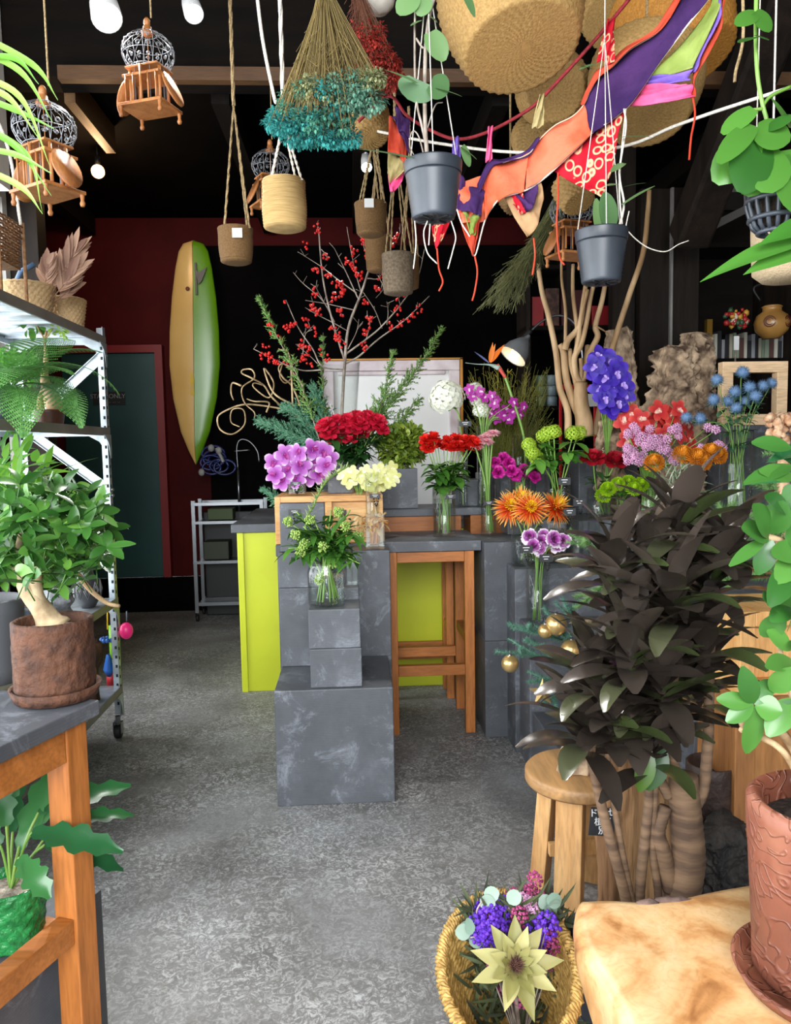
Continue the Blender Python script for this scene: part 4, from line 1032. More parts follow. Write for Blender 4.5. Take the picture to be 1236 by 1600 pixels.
toy(176, 945, 1060, 'card', 'green and yellow toy strip hanging at the rack end', '#8cc63a')
toy(198, 955, 1000, 'ball', 'bright pink ball hanging at the rack end', '#f0287a', '#5a6a7a')
toy(184, 950, 1085, 'card', 'tall dark green packet hanging at the rack end', '#3f6a3a', '#d8d8d8')
toy(172, 1040, 1082, 'card', 'red and blue packet hanging low at the rack end', '#b8323a', '#e0a020')
# ------------------------------------------------------------------ angled slate-topped table in the left foreground
C = onz(156, 1093, .955); ang = math.radians(21)
D = V((math.sin(ang), math.cos(ang), 0)); S = V((-math.cos(ang), math.sin(ang), 0))  # D away from the viewer, S to the left
QT = Matrix((D, S, V((0, 0, 1)))).transposed()
def tb(b, d0, d1, s0, s1, z0, z1): b.box(C * 1 + D * ((d0 + d1) / 2) + S * ((s0 + s1) / 2) + V((0, 0, (z0 + z1) / 2 - C.z)), (abs(d1 - d0), abs(s1 - s0), abs(z1 - z0)), QT)
org = V((C.x, C.y, 0)) + S * .3 - D * .3
th = thing('table_frame', 'golden wooden table frame in the left foreground', 'table', org)
ZL = .92
for d0 in (-.09, -1.02):
    for s0 in (.015, .62):
        b = MB(); tb(b, d0, d0 + .062, s0, s0 + .058, 0, ZL); b.build('leg', M['pale_z'] if False else M['stool'], th, False, bevel=.003)
for s0 in (.018, .625):
    b = MB(); tb(b, -.957, -.091, s0, s0 + .045, ZL - .075, ZL - .001); b.build('apron', M['stool_x'], th, False, bevel=.002)
    b = MB(); tb(b, -.957, -.091, s0 + .004, s0 + .045, .44, .495); b.build('stretcher', M['stool_x'], th, False, bevel=.002)
b = MB(); tb(b, -.085, -.04, .075, .619, ZL - .075, ZL - .001); b.build('apron', M['stool_x'], th, False, bevel=.002)
b = MB(); tb(b, -.085, -.045, .075, .619, .40, .455); b.build('stretcher', M['stool_x'], th, False, bevel=.002)
b = MB(); tb(b, -1.05, .0, 0, .7, ZL + .001, C.z); o = b.build('slate_tabletop', M['slate'], None, False, bevel=.004); tag(o, 'thick slate slab on the golden wooden table frame, left foreground', 'tabletop')
b = MB(); tb(b, -.9, -.13, .33, .68, C.z + .001, C.z + .02); o = b.build('slate_tile', M['slate'], None, False, bevel=.003); tag(o, 'thin slate tile lying on the left foreground slab', 'slate tile')
# brown textured pot with ficus
pc = onz(68, 1092, C.z + .02); pc.z = C.z + .022
RUST = mat('rust textured clay', '#40261a', '#5c3824', scale=30, rough=.8, bump=1, bscale=45, bdist=.01)
rr = .085
pc += V((0, .07, 0))
pot(pc, rr, rr * 1.0, .155, RUST, 'rust-brown textured clay pot with saucer, left foreground table', saucer=.012, mod=lambda a, r, z: .0022 * noise.noise(V((a * 5, z * 60, 1))), soil=M['pebble'], seg=72, rows=14, wall=.012)
th = plant('ficus_tree', 'small bushy fig tree with thick pale trunk in the rust-brown pot', 'plant', pc + V((0, 0, .14)))
T0 = pc + V((0, 0, .135)); Yq = pc.y
b = MB(); t1 = at(45, 925, Yq); t2 = at(36, 905, Yq); t3 = at(60, 880, Yq)
b.tube(catmull([T0 + V((0, 0, -.0)), T0.lerp(t1, .5) + V((.004, 0, 0)), t1, t2], 5), [.042, .039, .029, .026, .024, .023, .022, .021, .021, .02, .02, .019, .018, .018, .017, .016], 12)
b.tube(catmull([T0 + V((.008, 0, 0)), at(58, 930, Yq), t3, at(75, 840, Yq)], 5), [.02, .007], 8); b.tube(catmull([t2, at(30, 860, Yq), at(40, 800, Yq)], 5), [.014, .005], 8)
b.tube(catmull([t2, at(10, 870, Yq), at(-20, 840, Yq)], 5), [.012, .005], 7); b.tube(catmull([t3, at(100, 850, Yq), at(130, 830, Yq)], 5), [.008, .003], 6)
b.build('trunk', mat('pale fig bark', '#8a7456', '#c0aa86', scale=25, rough=.8, bump=.5, bscale=60), th)
b = MB(); random.seed(50)
nodes = [(x, y) for x in range(-30, 171, 15) for y in range(750, 930, 14) if ((x - 65) / 112) ** 2 + ((y - 838) / 86) ** 2 < 1 and not (x < 70 and x > 15 and y > 915)]
for (x, y) in nodes:
    c = at(x + U(-8, 8), y + U(-8, 8), Yq + U(-.16, .16)); k = random.choice((4, 5, 6)); ax = V((U(-.7, .7), U(-.9, .3), U(.2, 1))).normalized(); m_ = frame(ax)
    for j in range(k): 
        dd = m_ @ pol(j * 2 * PI / k + U(-.3, .3), U(.15, .8)); b.leaf(c, dd, ax, U(.034, .06), U(.017, .025), U(.1, .7), 'oval', 5, .22)
    b.tube([c, c - ax * .05 - (c - t3).normalized() * .03], .0015, 4)
b.build('leaves', leafmat('fig leaf', '#1f4518', '#41722e', .3, .2, '#6a9c40'), th)
p = onz(10, 1010, C.z + .02); p = at(-14, 1010, pc.y + .08); p.z = C.z + .002
pot(p + V((-.03, .05, 0)), .07, .085, .2, mat('grey pot', '#4c4e52', rough=.6), 'dark grey pot at the left picture edge behind the fig tree')
slateb = MB(); tb(slateb, -.52, -.3, .14, .31, C.z + .001, C.z + .13)
# block on the floor under the table with green glazed pot
bk = onz(50, 1440, .5)
p0 = onz(105, 1440, .43)
b = MB(); q = V((p0.x - .24, p0.y + .02, 0)); b.bx(-.22, .22, -.2, .2, 0, .43); o = b.build('slate_block', M['slate'], None, False, bevel=.004, world=False); o.location = q; o.rotation_euler = (0, 0, -ang)
tag(o, 'slate block on the floor under the left foreground table', 'block')
pg = onz(22, 1470, .43); pg.z = .431
GG = mat('green glaze', '#0e5a28', '#2a8a48', scale=40, rough=.18, bump=1, bscale=70, bdist=.008)
pot(pg, .062, .074, .135, GG, 'glossy green dimpled ceramic pot on the slate block', mod=lambda a, r, z: .0025 * math.sin(a * 14) * math.sin(z * 220), seg=84, rows=26, soil=M['pebble'])
b = MB(); pts = [pg + V((math.cos(2 * PI * i / 40) * .071, math.sin(2 * PI * i / 40) * .071, .14)) for i in range(41)]
th = plant('foliage_plant', 'dark lobed-leaf climbing plant in the green glazed pot', 'plant', pg + V((0, 0, .12)))
b = MB(); st = MB(); random.seed(61); Yg = pg.y
for (x0, y0, x1, y1, w, dy) in ((30, 1330, 92, 1175, .075, .1), (35, 1310, 130, 1215, .06, .15), (50, 1300, 172, 1345, .07, -.12), (60, 1270, 205, 1235, .065, .15), (95, 1285, 212, 1282, .05, .15), (70, 1320, 188, 1372, .055, .05), (30, 1340, 68, 1405, .065, -.1), (10, 1290, -10, 1200, .07, 0), (20, 1300, 20, 1190, .06, .15), (0, 1320, -60, 1260, .07, 0), (10, 1260, 40, 1190, .05, .05)):
    a = at(x0, y0, Yg + dy * .4); c = at(x1, y1, Yg + dy); st.tube(catmull([pg + V((0, 0, .115)), pg.lerp(a, .6) + V((0, 0, .06)), a], 4), .003, 5); d = c - a
    b.leaf(a, d + V((0, 0, .25 * d.length)), V((U(-.3, .3), -.7, 1)), d.length * 1.05, w, .55, 'lobed', 14, .2, 5, 0, U(-.3, .3), .03)
st.build('stems', M['stem'], th); b.build('leaves', leafmat('lobed leaf', '#1f5230', '#4a8a4a', .28, .2), th)
# grass-like strap leaves hanging into the top left corner (a spider plant hanging just out of frame)
th = plant('spider_plant', 'long arching bright green strap leaves at the upper left edge', 'plant', at(-60, 80, 1.7)); b = MB(); random.seed(66)
for (x0, y0, x1, y1, x2, y2) in ((-60, 40, 50, 100, 90, 155), (-60, 70, 30, 110, 82, 190), (-60, 110, 30, 150, 80, 265), (-60, 130, 10, 150, 60, 215), (-60, 180, 40, 240, 66, 330), (-60, 190, 20, 225, 80, 305), (-60, 140, 20, 170, 84, 200), (-60, 250, 30, 290, 66, 333), (-60, 90, 20, 90, 60, 130), (-60, 230, 20, 240, 80, 270)):
    P_ = catmull([at(x0, y0, 1.72), at(x1, y1, 1.66), at(x2, y2, 1.6 + U(-.05, .05))], 8); vs = []; n = len(P_)
    for i, p in enumerate(P_):
        t = i / (n - 1); w = .0065 * (1 if t < .5 else max(.05, 1 - (t - .5) / .5)); sd = V((.5, 0, .85)); vs += [p - sd * w, p + V((0, .002, -.002)), p + sd * w]
    b.add(vs, [(i * 3 + k, i * 3 + k + 1, (i + 1) * 3 + k + 1, (i + 1) * 3 + k) for i in range(n - 1) for k in (0, 1)])
b.build('leaves', leafmat('strap leaf', '#6aa83c', '#a8d468', .35, .4), th)
pot(at(-150, 40, 1.75), .08, .09, .12, M['plastic'], 'hanging pot of the spider plant') if False else None
# ================================================================== right side: foreground
random.seed(101)
TEAK = None
def teakmat():
    m, nt, b = newmat('polished teak root'); co = coords(nt)
    n = N(nt, 'ShaderNodeTexNoise', Scale=3.2, Detail=7, Roughness=.55, Distortion=2.6); nt.links.new(co, n.inputs['Vector'])
    c = ramp(nt, n.outputs[0], [(.3, '#84502a'), (.4, '#bd8854'), (.52, '#d4aa78'), (.75, '#e2c498')])
    g = N(nt, 'ShaderNodeTexNoise', Scale=30, Detail=3, Distortion=3); nt.links.new(co, g.inputs['Vector'])
    f = ramp(nt, g.outputs[0], [(.3, (.86, .83, .8, 1)), (.55, (1, 1, 1, 1))])
    mm = nt.nodes.new('ShaderNodeMix'); mm.data_type = 'RGBA'; mm.blend_type = 'MULTIPLY'; mm.inputs[0].default_value = 1
    nt.links.new(c, mm.inputs[6]); nt.links.new(f, mm.inputs[7]); nt.links.new(mm.outputs[2], b.inputs['Base Color'])
    b.inputs['Roughness'].default_value = .38; bumpy(nt, b, n.outputs[0], .25, .01); return m
TEAK = teakmat()
zs_ = .57
poly = [onz(x, y, zs_) for x, y in ((902, 1404), (945, 1402), (1000, 1405), (1060, 1400), (1110, 1388), (1165, 1378), (1260, 1370), (1330, 1420), (1350, 1520), (1330, 1680), (1150, 1720), (1010, 1690), (985, 1640), (968, 1590), (940, 1535), (914, 1495), (898, 1455), (896, 1424))]
pts = catmull([tuple(p) for p in poly] + [tuple(poly[0])], 4)[:-1]
cx = sum(p.x for p in pts) / len(pts); cy = sum(p.y for p in pts) / len(pts)
th = thing('teak_root_stool', 'pale polished teak root stool with irregular outline, right foreground', 'stool', (cx, cy, 0)); b = MB()
rings = [(.0, 0, 0), (.3, .0, 1), (.6, 0, 1), (.85, 0, 1), (.95, -.004, 1), (.985, -.014, 0), (1.0, -.035, 0), (.985, -.07, 0), (.9, -.14, 0), (.78, -.22, 0), (.7, -.32, 0), (.68, -.42, 0), (.72, -.5, 0), (.75, -zs_, 0)]
n = len(pts); vs = []
for k, (s_, dz, w) in enumerate(rings):
    for i, p in enumerate(pts):
        a = 2 * PI * i / n; lump = (1 + .1 * math.sin(a * 4 + 1) * min(1, max(0, -dz - .1) * 5))
        q = V((cx + (p.x - cx) * s_ * lump, cy + (p.y - cy) * s_ * lump, zs_ + dz)); q.z += .006 * noise.noise(V((q.x * 6, q.y * 6, 2))) if dz > -.1 else 0; vs.append(q)
b.add(vs, [(k * n + i, k * n + (i + 1) % n, (k + 1) * n + (i + 1) % n, (k + 1) * n + i) for k in range(len(rings) - 1) for i in range(n)])
b.build('body', TEAK, th)
b = MB()
for (x, y) in ((1013, 1408), (1040, 1404), (1062, 1404)): b.sph(onz(x, y + 2, zs_), .016, 10, 6, (1.5, .6, .25), nz=.5)
b.build('bark_inclusion', mat('dark bark inclusion', '#4a3a38', '#7a6258', scale=40, rough=.8), th)
# terracotta pot on the teak stool
TERRA = None
def terramat():
    m, nt, b = newmat('carved terracotta'); co = coords(nt)
    n = N(nt, 'ShaderNodeTexNoise', Scale=6, Detail=6); nt.links.new(co, n.inputs['Vector'])
    nt.links.new(ramp(nt, n.outputs[0], [(.3, '#5e3426'), (.55, '#7e4835'), (.75, '#a06a52')]), b.inputs['Base Color'])
    v = N(nt, 'ShaderNodeTexNoise', Scale=11, Detail=0, Distortion=3.5); nt.links.new(co, v.inputs['Vector'])
    bumpy(nt, b, ramp(nt, v.outputs[0], [(.44, (0, 0, 0, 1)), (.5, (1, 1, 1, 1)), (.56, (.1, .1, .1, 1))]), .6, .006); b.inputs['Roughness'].default_value = .5; return m
TERRA = terramat()
pt_ = onz(1292, 1520, zs_ + .03); pt_.z = zs_ + .028
pot(pt_, .115, .13, .30, TERRA, 'reddish carved terracotta pot with saucer on the teak stool', saucer=.035, seg=80, rows=12, wall=.022, rimr=.012, mod=lambda a, r, z: .004 * noise.noise(V((a * 2, z * 14, 3))))
PEPL = leafmat('glossy oval leaf', '#2a5a24', '#54873a', .28, .15)
th = plant('ficus_plant', 'bright oval-leaved plant with twisting roots in the carved terracotta pot', 'plant', pt_ + V((0, 0, .27)))
b = MB(); Yt = pt_.y
stemP = [pt_ + V((-.02, 0, .26)), at(1232, 1185, Yt), at(1190, 1152, Yt + .02), at(1158, 1140, Yt)]
b.tube(catmull(stemP, 6), [.006, .005], 6); b.tube(catmull([pt_ + V((0, .02, .26)), at(1240, 1170, Yt + .03), at(1200, 1130, Yt + .02), at(1160, 1128, Yt)], 6), [.007, .009], 6)
b.tube(catmull([at(1158, 1135, Yt), at(1190, 1120, Yt), at(1236, 1100, Yt)], 5), .008, 6); b.tube(catmull([pt_ + V((0, 0, .26)), at(1262, 1100, Yt), at(1255, 980, Yt), at(1240, 850, Yt), at(1230, 760, Yt)], 6), [.012, .006], 7)
for (x, y) in ((1176, 1100), (1205, 1108), (1236, 1030), (1215, 1000)): b.tube(catmull([at(1245, 1110, Yt), at((x + 1245) / 2, (y + 1120) / 2, Yt), at(x, y, Yt)], 4), [.006, .004], 6)
for (x, y) in ((1198, 838), (1226, 846), (1236, 760)): b.tube([at(1242, 850, Yt), at(x, y, Yt)], .005, 6)
b.build('stems', mat('pale twisting root', '#7a6040', '#bfa27a', scale=30, rough=.7), th); b = MB()
def L2(b, x0, y0, x1, y1, W, Y0, dy=0, bend=.3, prof='oval', nn=(0, -.8, .7), fold=.15, seg=7, up=.12, cup=0):
    a, c = at(x0, y0, Y0), at(x1, y1, Y0 + dy); d = c - a
    b.leaf(a, d + V(nn).normalized() * (bend * .45 * d.length), nn, d.length * (1 + bend * bend * .06), W, bend, prof, seg, fold, 5, cup)
for (x0, y0, x1, y1, w) in ((1176, 1100, 1135, 1128, .028), (1176, 1098, 1120, 1092, .028), (1176, 1100, 1165, 1050, .032), (1178, 1100, 1205, 1062, .03), (1180, 1102, 1222, 1112, .04), (1178, 1104, 1172, 1182, .036), (1236, 1092, 1200, 1150, .04), (1215, 1100, 1260, 1128, .04), (1205, 1080, 1240, 1048, .035),
                          (1236, 1030, 1198, 1042, .03), (1236, 1015, 1200, 985, .032), (1225, 960, 1190, 995, .036), (1230, 985, 1250, 930, .04), (1236, 1000, 1275, 1010, .04), (1210, 950, 1195, 935, .04), (1236, 950, 1205, 970, .03),
                          (1200, 838, 1160, 826, .042), (1202, 836, 1180, 790, .042), (1204, 832, 1225, 785, .045), (1196, 842, 1140, 884, .02), (1206, 844, 1184, 898, .032), (1222, 845, 1250, 880, .07), (1228, 845, 1270, 830, .05), (1225, 790, 1262, 770, .05), (1236, 800, 1200, 775, .035),
                          (1236, 700, 1176, 690, .03), (1240, 728, 1165, 752, .026), (1240, 745, 1190, 735, .03), (1236, 880, 1205, 945, .04), (1240, 870, 1215, 910, .035), (1240, 905, 1225, 960, .04)):
    L2(b, x0, y0, x1, y1, w * 1.05, Yt - .02, U(-.05, .03), U(.1, .5), nn=(U(-.4, .2), -.9, U(.3, .9)))
b.build('leaves', PEPL, th)
# dark grey pot + dark-leaved cordyline
PG = mat('charcoal matt pot', '#363b42', '#434950', scale=6, rough=.7)
YP = 1.9; pc = at(992, 1478, YP); pc.z = 0
rp = .195; hp = at(992, 1478, YP).z
pot(pc, rp * .82, rp, hp, PG, 'large matt charcoal pot beside the bouquet basket', seg=64, wall=.02, rimr=.0, soil=M['soil'], rows=8)
th = plant('cordyline', 'dark purple-leaved cordyline with ringed bare stems in the charcoal pot', 'plant', pc + V((0, 0, hp * .88)))
CST = mat('ringed cane', '#564234', '#8a6e54', scale=10, rough=.8, bump=.5, bscale=14, stretch=(.6, .6, 4), bdist=.005)
b = MB()
def cane(pp, r, Y0=YP, wob=.0006):
    P_ = catmull([at(x, y, Y0 + (q[0] if q else 0)) for x, y, *q in pp], 10); n = len(P_)
    b.tube(P_, [(r[0] + (r[1] - r[0]) * i / (n - 1)) + wob * (i % 2) for i in range(n)], 10)
cane([(985, 1440), (975, 1390), (945, 1280), (925, 1190), (915, 1150)], (.016, .011)); cane([(998, 1440), (985, 1395), (965, 1290), (950, 1190), (955, 1120)], (.01, .007))
cane([(1000, 1440), (1000, 1390), (1010, 1290), (1014, 1240), (1005, 1150)], (.014, .012)); cane([(1030, 1440), (1028, 1390), (1020, 1330), (1022, 1250), (1030, 1150)], (.011, .01))
cane([(1062, 1450), (1066, 1395), (1075, 1340), (1072, 1280), (1068, 1235), (1068, 1210)], (.05, .036), wob=.0015); cane([(1050, 1390), (1035, 1330), (1028, 1300), (1040, 1260)], (.024, .016), wob=.0015)
cane([(1078, 1270), (1098, 1235), (1106, 1160), (1108, 1080), (1110, 1000), (1105, 930)], (.016, .011)); cane([(1062, 1230), (1052, 1180), (1050, 1100), (1060, 1000), (1060, 900)], (.014, .009)); cane([(1045, 1245), (1030, 1215), (1025, 1200)], (.014, .012))
cane([(1000, 1180), (985, 1080), (985, 980)], (.009, .008)); cane([(925, 1190), (930, 1110), (928, 1060)], (.008, .007)); cane([(1030, 1150), (1020, 1000), (1015, 900)], (.008, .007))
b.build('stems', CST, th)
CL = leafmat('dark cordyline leaf', '#231d19', '#4c423b', .26, .06, '#48552f', spec=1.0)
random.seed(202)
RS = [(915, 1160, 0, .2, 20), (1000, 1120, 0, .2, 24), (928, 1075, -.03, .19, 18), (985, 985, .0, .2, 24), (1105, 935, .02, .22, 26), (1060, 1020, .05, .2, 18), (1015, 900, .05, .21, 22), (1062, 845, .04, .21, 22), (1050, 1110, .02, .2, 16), (1020, 1190, -.05, .16, 8), (960, 1150, -.08, .17, 12), (1140, 880, .1, .2, 14), (1090, 1100, .0, .19, 8), (985, 1045, -.12, .2, 16), (1050, 960, -.12, .2, 16), (1035, 1090, -.14, .19, 14), (960, 905, .0, .2, 14), (1100, 1030, -.08, .18, 12)]
for (x, y, dy, L, n) in RS:
    b = MB(); c = at(x, y, YP + dy); 
    for i in range(n + 5):
        t = i / (n + 5); a = i * 2.39996 + U(-.2, .2); tilt = 1.35 - 1.15 * t + U(-.1, .1)
        b.leaf(c + V((0, 0, .09 * (1 - t) - .03)), pol(a, tilt), pol(a, tilt + PI / 2), L * U(.8, 1.15), U(.055, .072), U(.4, 1.15), 'oval', 8, .16, 3, 0, U(-.4, .4))
    b.build('leaf_rosette', CL, th)
b = MB(); L2(b, 1012, 1235, 1040, 1172, .055, YP - .06, 0, .3); b.build('green_leaf', M['leaf_d'], th); b = MB(); L2(b, 1015, 1170, 1000, 1238, .05, YP - .07, -.02, .4)
b.build('green_leaf', leafmat('mottled green leaf', '#2f5a24', '#5a7a2e', .3, .2), th)
# driftwood plank, black logs
DW = mat('weathered driftwood', '#6e4c30', '#b48c60', scale=7, rough=.85, bump=1, bscale=22, stretch=(1, 1, .12), bdist=.02)
def slabthing(px, py0, py1, wpx, Y, d, name, label, cat, m, z0=None, seed=0, lean=0, nzs=.03, bulge=.12, top=None):
    a, c = at(px, py0, Y), at(px, py1, Y); z_0 = c.z if z0 is None else z0; w = wpx / 1200 * Y / 2
    th = thing(name, label, cat, (c.x, Y, z_0)); b = MB(); H = a.z - z_0
    def fn(u, v):
        an = u * 2 * PI; k = 1 if 0 < v < 1 else 0
        ww = w * (1 + bulge * noise.noise(V((seed, v * 3, 1))) + .3 * bulge * noise.noise(V((seed, v * 9, 5)))); tp = 1 - (.25 + .2 * noise.noise(V((seed + 7, 0, 0)))) * max(0, v - .8) / .2
        x = math.cos(an) * ww * tp * k; y = math.sin(an) * d / 2 * k
        x = math.copysign(abs(math.cos(an)) ** .6, math.cos(an)) * ww * tp * k; fz_ = 16 if nzs > .015 else 4; nz = (noise.fractal(V((x * 22 + seed, y * 22, v * H * fz_)), 1, 2, 5) * .8 + abs(noise.noise(V((x * 40, y * 40 + seed, v * H * fz_ * 2)))) * .9 - .3) * nzs * k
        ztop = noise.noise(V((x * 12 + seed * 3, 0, 0))) * .06 * v
        return (c.x + (a.x - c.x) * v + x + nz * math.cos(an), Y + y + nz * math.sin(an) + lean * v, z_0 + H * v + ztop)
    b.grid(fn, 120, 80); b.build('body', m, th); return th
slabthing(992, 1130, 1450, 128, 2.2, .1, 'driftwood_plank', 'upright weathered driftwood plank behind the cordyline stems', 'driftwood', DW, z0=0, seed=3, nzs=.012)
BLK = mat('blackened bark', '#0e0c0b', '#2e2824', scale=20, rough=.8, bump=1, bscale=28, bdist=.02)
slabthing(1128, 1290, 1460, 88, 2.28, .16, 'bark_log', 'black rough bark log right of the cordyline stump', 'log', BLK, z0=0, seed=8, nzs=.03)
ppt = at(1115, 1285, 2.5)
pot(V((ppt.x, 2.52, 0)), .075, .085, at(1115, 1195, 2.5).z, mat('dark brown bark pot', '#1f1512', '#3a2820', scale=12, rough=.6, bump=1, bscale=24, bdist=.01), 'dark brown bark-textured pot behind the black log', seg=48, rows=10, mod=lambda a, r, z: .004 * noise.noise(V((a * 4, z * 12, 1))))
# wooden boxes on the right
bY = 2.42; wx0 = X(1155, bY, 1100); PZ = M['pale_z']
b = MB(); zt_, zl_ = Z(956, bY, 1180), Z(1088, bY, 1180)
b.bx(wx0, wx0 + .05, bY, bY + .3, zl_, zt_); b.bx(wx0 + .3, wx0 + .35, bY, bY + .3, zl_, zt_); b.bx(wx0 + .05, wx0 + .3, bY, bY + .3, zt_ - .05, zt_); b.bx(wx0 + .05, wx0 + .3, bY, bY + .3, zl_, zl_ + .05); b.bx(wx0 + .05, wx0 + .3, bY + .04, bY + .06, zl_ + .05, zt_ - .05)
o = b.build('wooden_crate', PZ, None, False, bevel=.003); tag(o, 'upper pale wooden box with thick frame, right edge', 'box')
b = MB(); b.bx(wx0 - .01, wx0 + .06, bY, bY + .3, 0, zl_ - .002); b.bx(wx0 + .06, wx0 + .36, bY + .02, bY + .3, 0, zl_ - .002)
o = b.build('wooden_pedestal', wood('brown striped wood', '#6e4020', '#b07a44', 'z', scale=7), None, False, bevel=.003); tag(o, 'brown wooden pedestal under the pale wooden box', 'pedestal')
b = MB(); b.bx(X(1095, 2.72, 1100), X(1156, 2.72, 1100), 2.7, 2.95, Z(1085, 2.7, 1120), Z(1012, 2.7, 1120) - .02); o = b.build('wood_block', TEAK, None, False, bevel=.012); tag(o, 'pale worn wood block left of the wooden box', 'block')
slate(X(1080, 2.72, 1200), X(1150, 2.72, 1200), 2.7, 2.9, 0, Z(1085, 2.7, 1120) - .002, 'slate block under the pale worn wood block')
# round-top stool
sc_ = onz(905, 1200, .45); ts = thing('round_stool', 'rustic round-topped wooden stool left of the driftwood', 'stool', (sc_.x, sc_.y, 0))
RW = wood('rustic stool wood', '#b07c46', '#dcb078', 'z'); b = MB(); rs = .175
b.lathe([(0, .0), (rs - .006, 0), (rs, .008), (rs, .036), (rs - .008, .045), (0, .045)], (sc_.x, sc_.y, .405), 48); b.build('seat', wood('stool seat wood', '#8a6a48', '#cf9c62', 'y', scale=6), ts)
for k in range(4):
    a = PI / 4 + k * PI / 2 + .25; p0 = V((sc_.x + math.cos(a) * .1, sc_.y + math.sin(a) * .1, .404)); p1 = V((sc_.x + math.cos(a) * .135, sc_.y + math.sin(a) * .135, .0)); b = MB(); q = frame(p0 - p1, (math.cos(a), math.sin(a), 0)); b.box((p0 + p1) / 2, (.085, .05, (p0 - p1).length - .006), q); b.build('leg', RW, ts, False, bevel=.003)
b = MB(); b.bx(sc_.x - .1, sc_.x + .1, sc_.y - .012, sc_.y + .012, .16, .2); b.build('crosspiece', RW, ts, False)
o = slabthing(903, 1163, 1203, 62, sc_.y - .03, .07, 'cork_bark', 'rough piece of bark lying on the round stool seat', 'bark', M['bark'], z0=.452, seed=5, nzs=.012)
tg = at(941, 1284, 2.14); th = thing('plant_label', 'black handwritten plant label tied to the driftwood', 'label', tg); b = MB(); b.box(tg, (.075, .003, .085), Matrix.Rotation(.1, 3, 'Y')); b.build('card', M['card'], th, False)
text('ドラセ\n植 ¥\n別', th, tg + V((0, -.003, .02)), .027, M['ink'])
# bouquet basket
BK = at(815, 1468, 1.62); rb = .165; zr = BK.z; cb = V((BK.x, BK.y, 0))
SG = mat('golden cane weave', '#8c6a2e', '#cfa860', scale=70, rough=.6, bump=.5, bscale=90)
th = thing('cane_basket', 'golden coiled cane basket holding the dried bouquet', 'basket', (cb.x, cb.y, zr - .26)); b = MB()
dev = lambda a: 1
prof = [(0, 0)]; n = 22
for i in range(n * 3):
    t = i / (n * 3 - 1); prof.append((.08 + .068 * t ** .7 + (.0035 if i % 3 else 0), .0 + .25 * t))
prof += [(.142, .25)]
for i in range(n * 3): t = 1 - i / (n * 3 - 1); prof.append((.068 + .07 * t ** .7 - (.0035 if i % 3 else 0), .012 + .238 * t))
prof.append((0, .012))
tiltq = Matrix.Rotation(math.radians(14), 3, 'X') @ Matrix.Rotation(math.radians(-10), 3, 'Y')
b.lathe(prof, (cb.x, cb.y, zr - .26), 80, rot=tiltq, sq=(1.0, 1.34), mod=lambda i, a, r, z: .0018 * math.sin(a * 60)); b.build('body', SG, th)
b = MB(); ce = V((cb.x, cb.y, zr - .26))
for w in range(3):
    pts = []
    for i in range(181):
        a = 2 * PI * i / 180; ph = a * 45 + w * 2.1; r_ = .145 + .011 * math.cos(ph); z_ = .253 + .011 * math.sin(ph)
        pts.append(ce + tiltq @ V((r_ * math.cos(a), r_ * 1.34 * math.sin(a), z_)))
    b.tube(pts, .0042, 5, False)
pts = [ce + tiltq @ V((.145 * math.cos(2 * PI * i / 60), .145 * 1.34 * math.sin(2 * PI * i / 60), .253)) for i in range(61)]; b.tube(pts, .0095, 8, False)
b.build('braided_rim', SG, th)
hc = zr - .29
th = thing('white_crate', 'small white slatted crate carrying the cane basket', 'crate', (cb.x, cb.y, 0)); b = MB()
b.bx(cb.x - .1, cb.x + .1, cb.y - .1, cb.y + .1, hc - .02, hc)
for s in (-1, 1):
    for i in range(5):
        z = .03 + i * (hc - .08) / 4; b.bx(cb.x - .1, cb.x + .1, cb.y + s * .094 - .006, cb.y + s * .094 + .006, z, z + .035); b.bx(cb.x + s * .094 - .006, cb.x + s * .094 + .006, cb.y - .087, cb.y + .087, z, z + .035)
    for t in (-1, 1): b.bx(cb.x + s * .086 - .01, cb.x + s * .086 + .01, cb.y + t * .08 - .008, cb.y + t * .08 + .008, 0, hc - .021)
b.build('slats', M['white'], th, False)
# dried bouquet: each flower of its own
foot = ce + tiltq @ V((0, 0, .03)); Yb = BK.y
def bq(kind, lst, size, label, cat, group, m=None, **kw):
    for (x, y, *q) in lst:
        h = at(x, y, Yb + (q[0] if q else U(-.03, .03))); f = foot + (h - foot) * .12; f.z = foot.z
        flower(kind, h, f, size * U(.85, 1.1), label, cat, group, stem=.0018, sm=M['twig'], **kw)
bq('statice_p', [(772, 1418, .06), (762, 1440), (775, 1455), (845, 1440, .04), (848, 1462), (830, 1430, .06), (752, 1462), (790, 1415, .07), (835, 1470), (757, 1425, .05), (760, 1455), (768, 1470), (748, 1448), (850, 1450, .02), (838, 1455), (856, 1446), (765, 1430), (842, 1480), (780, 1430)], .03, 'deep violet statice sprig in the dried bouquet', 'dried flower', 'violet statice in the bouquet', fy=.6)
bq('statice_r', [(755, 1428), (803, 1402, .08), (812, 1430), (820, 1400, .08), (808, 1445), (862, 1480), (800, 1550), (815, 1560), (845, 1405, .06), (790, 1545), (835, 1375, .1), (864, 1492), (770, 1500), (862, 1505), (858, 1465), (825, 1395, .08)], .022, 'magenta dried globe flower in the bouquet', 'dried flower', 'magenta globe flowers in the bouquet', fy=.6)
bq('statice', [(800, 1412, .04), (815, 1408, .05), (828, 1412, .05), (835, 1425, .03)], .02, 'dusty pink dried flower in the bouquet', 'dried flower', 'dusty pink flowers in the bouquet', fy=.6)
th = thing('protea', 'large pale green dried protea with brown centre in the cane basket', 'protea', foot); hc_ = at(806, 1508, Yb - .09); b = MB(); fq = frame(V((.0, -.75, .66)))
random.seed(5)
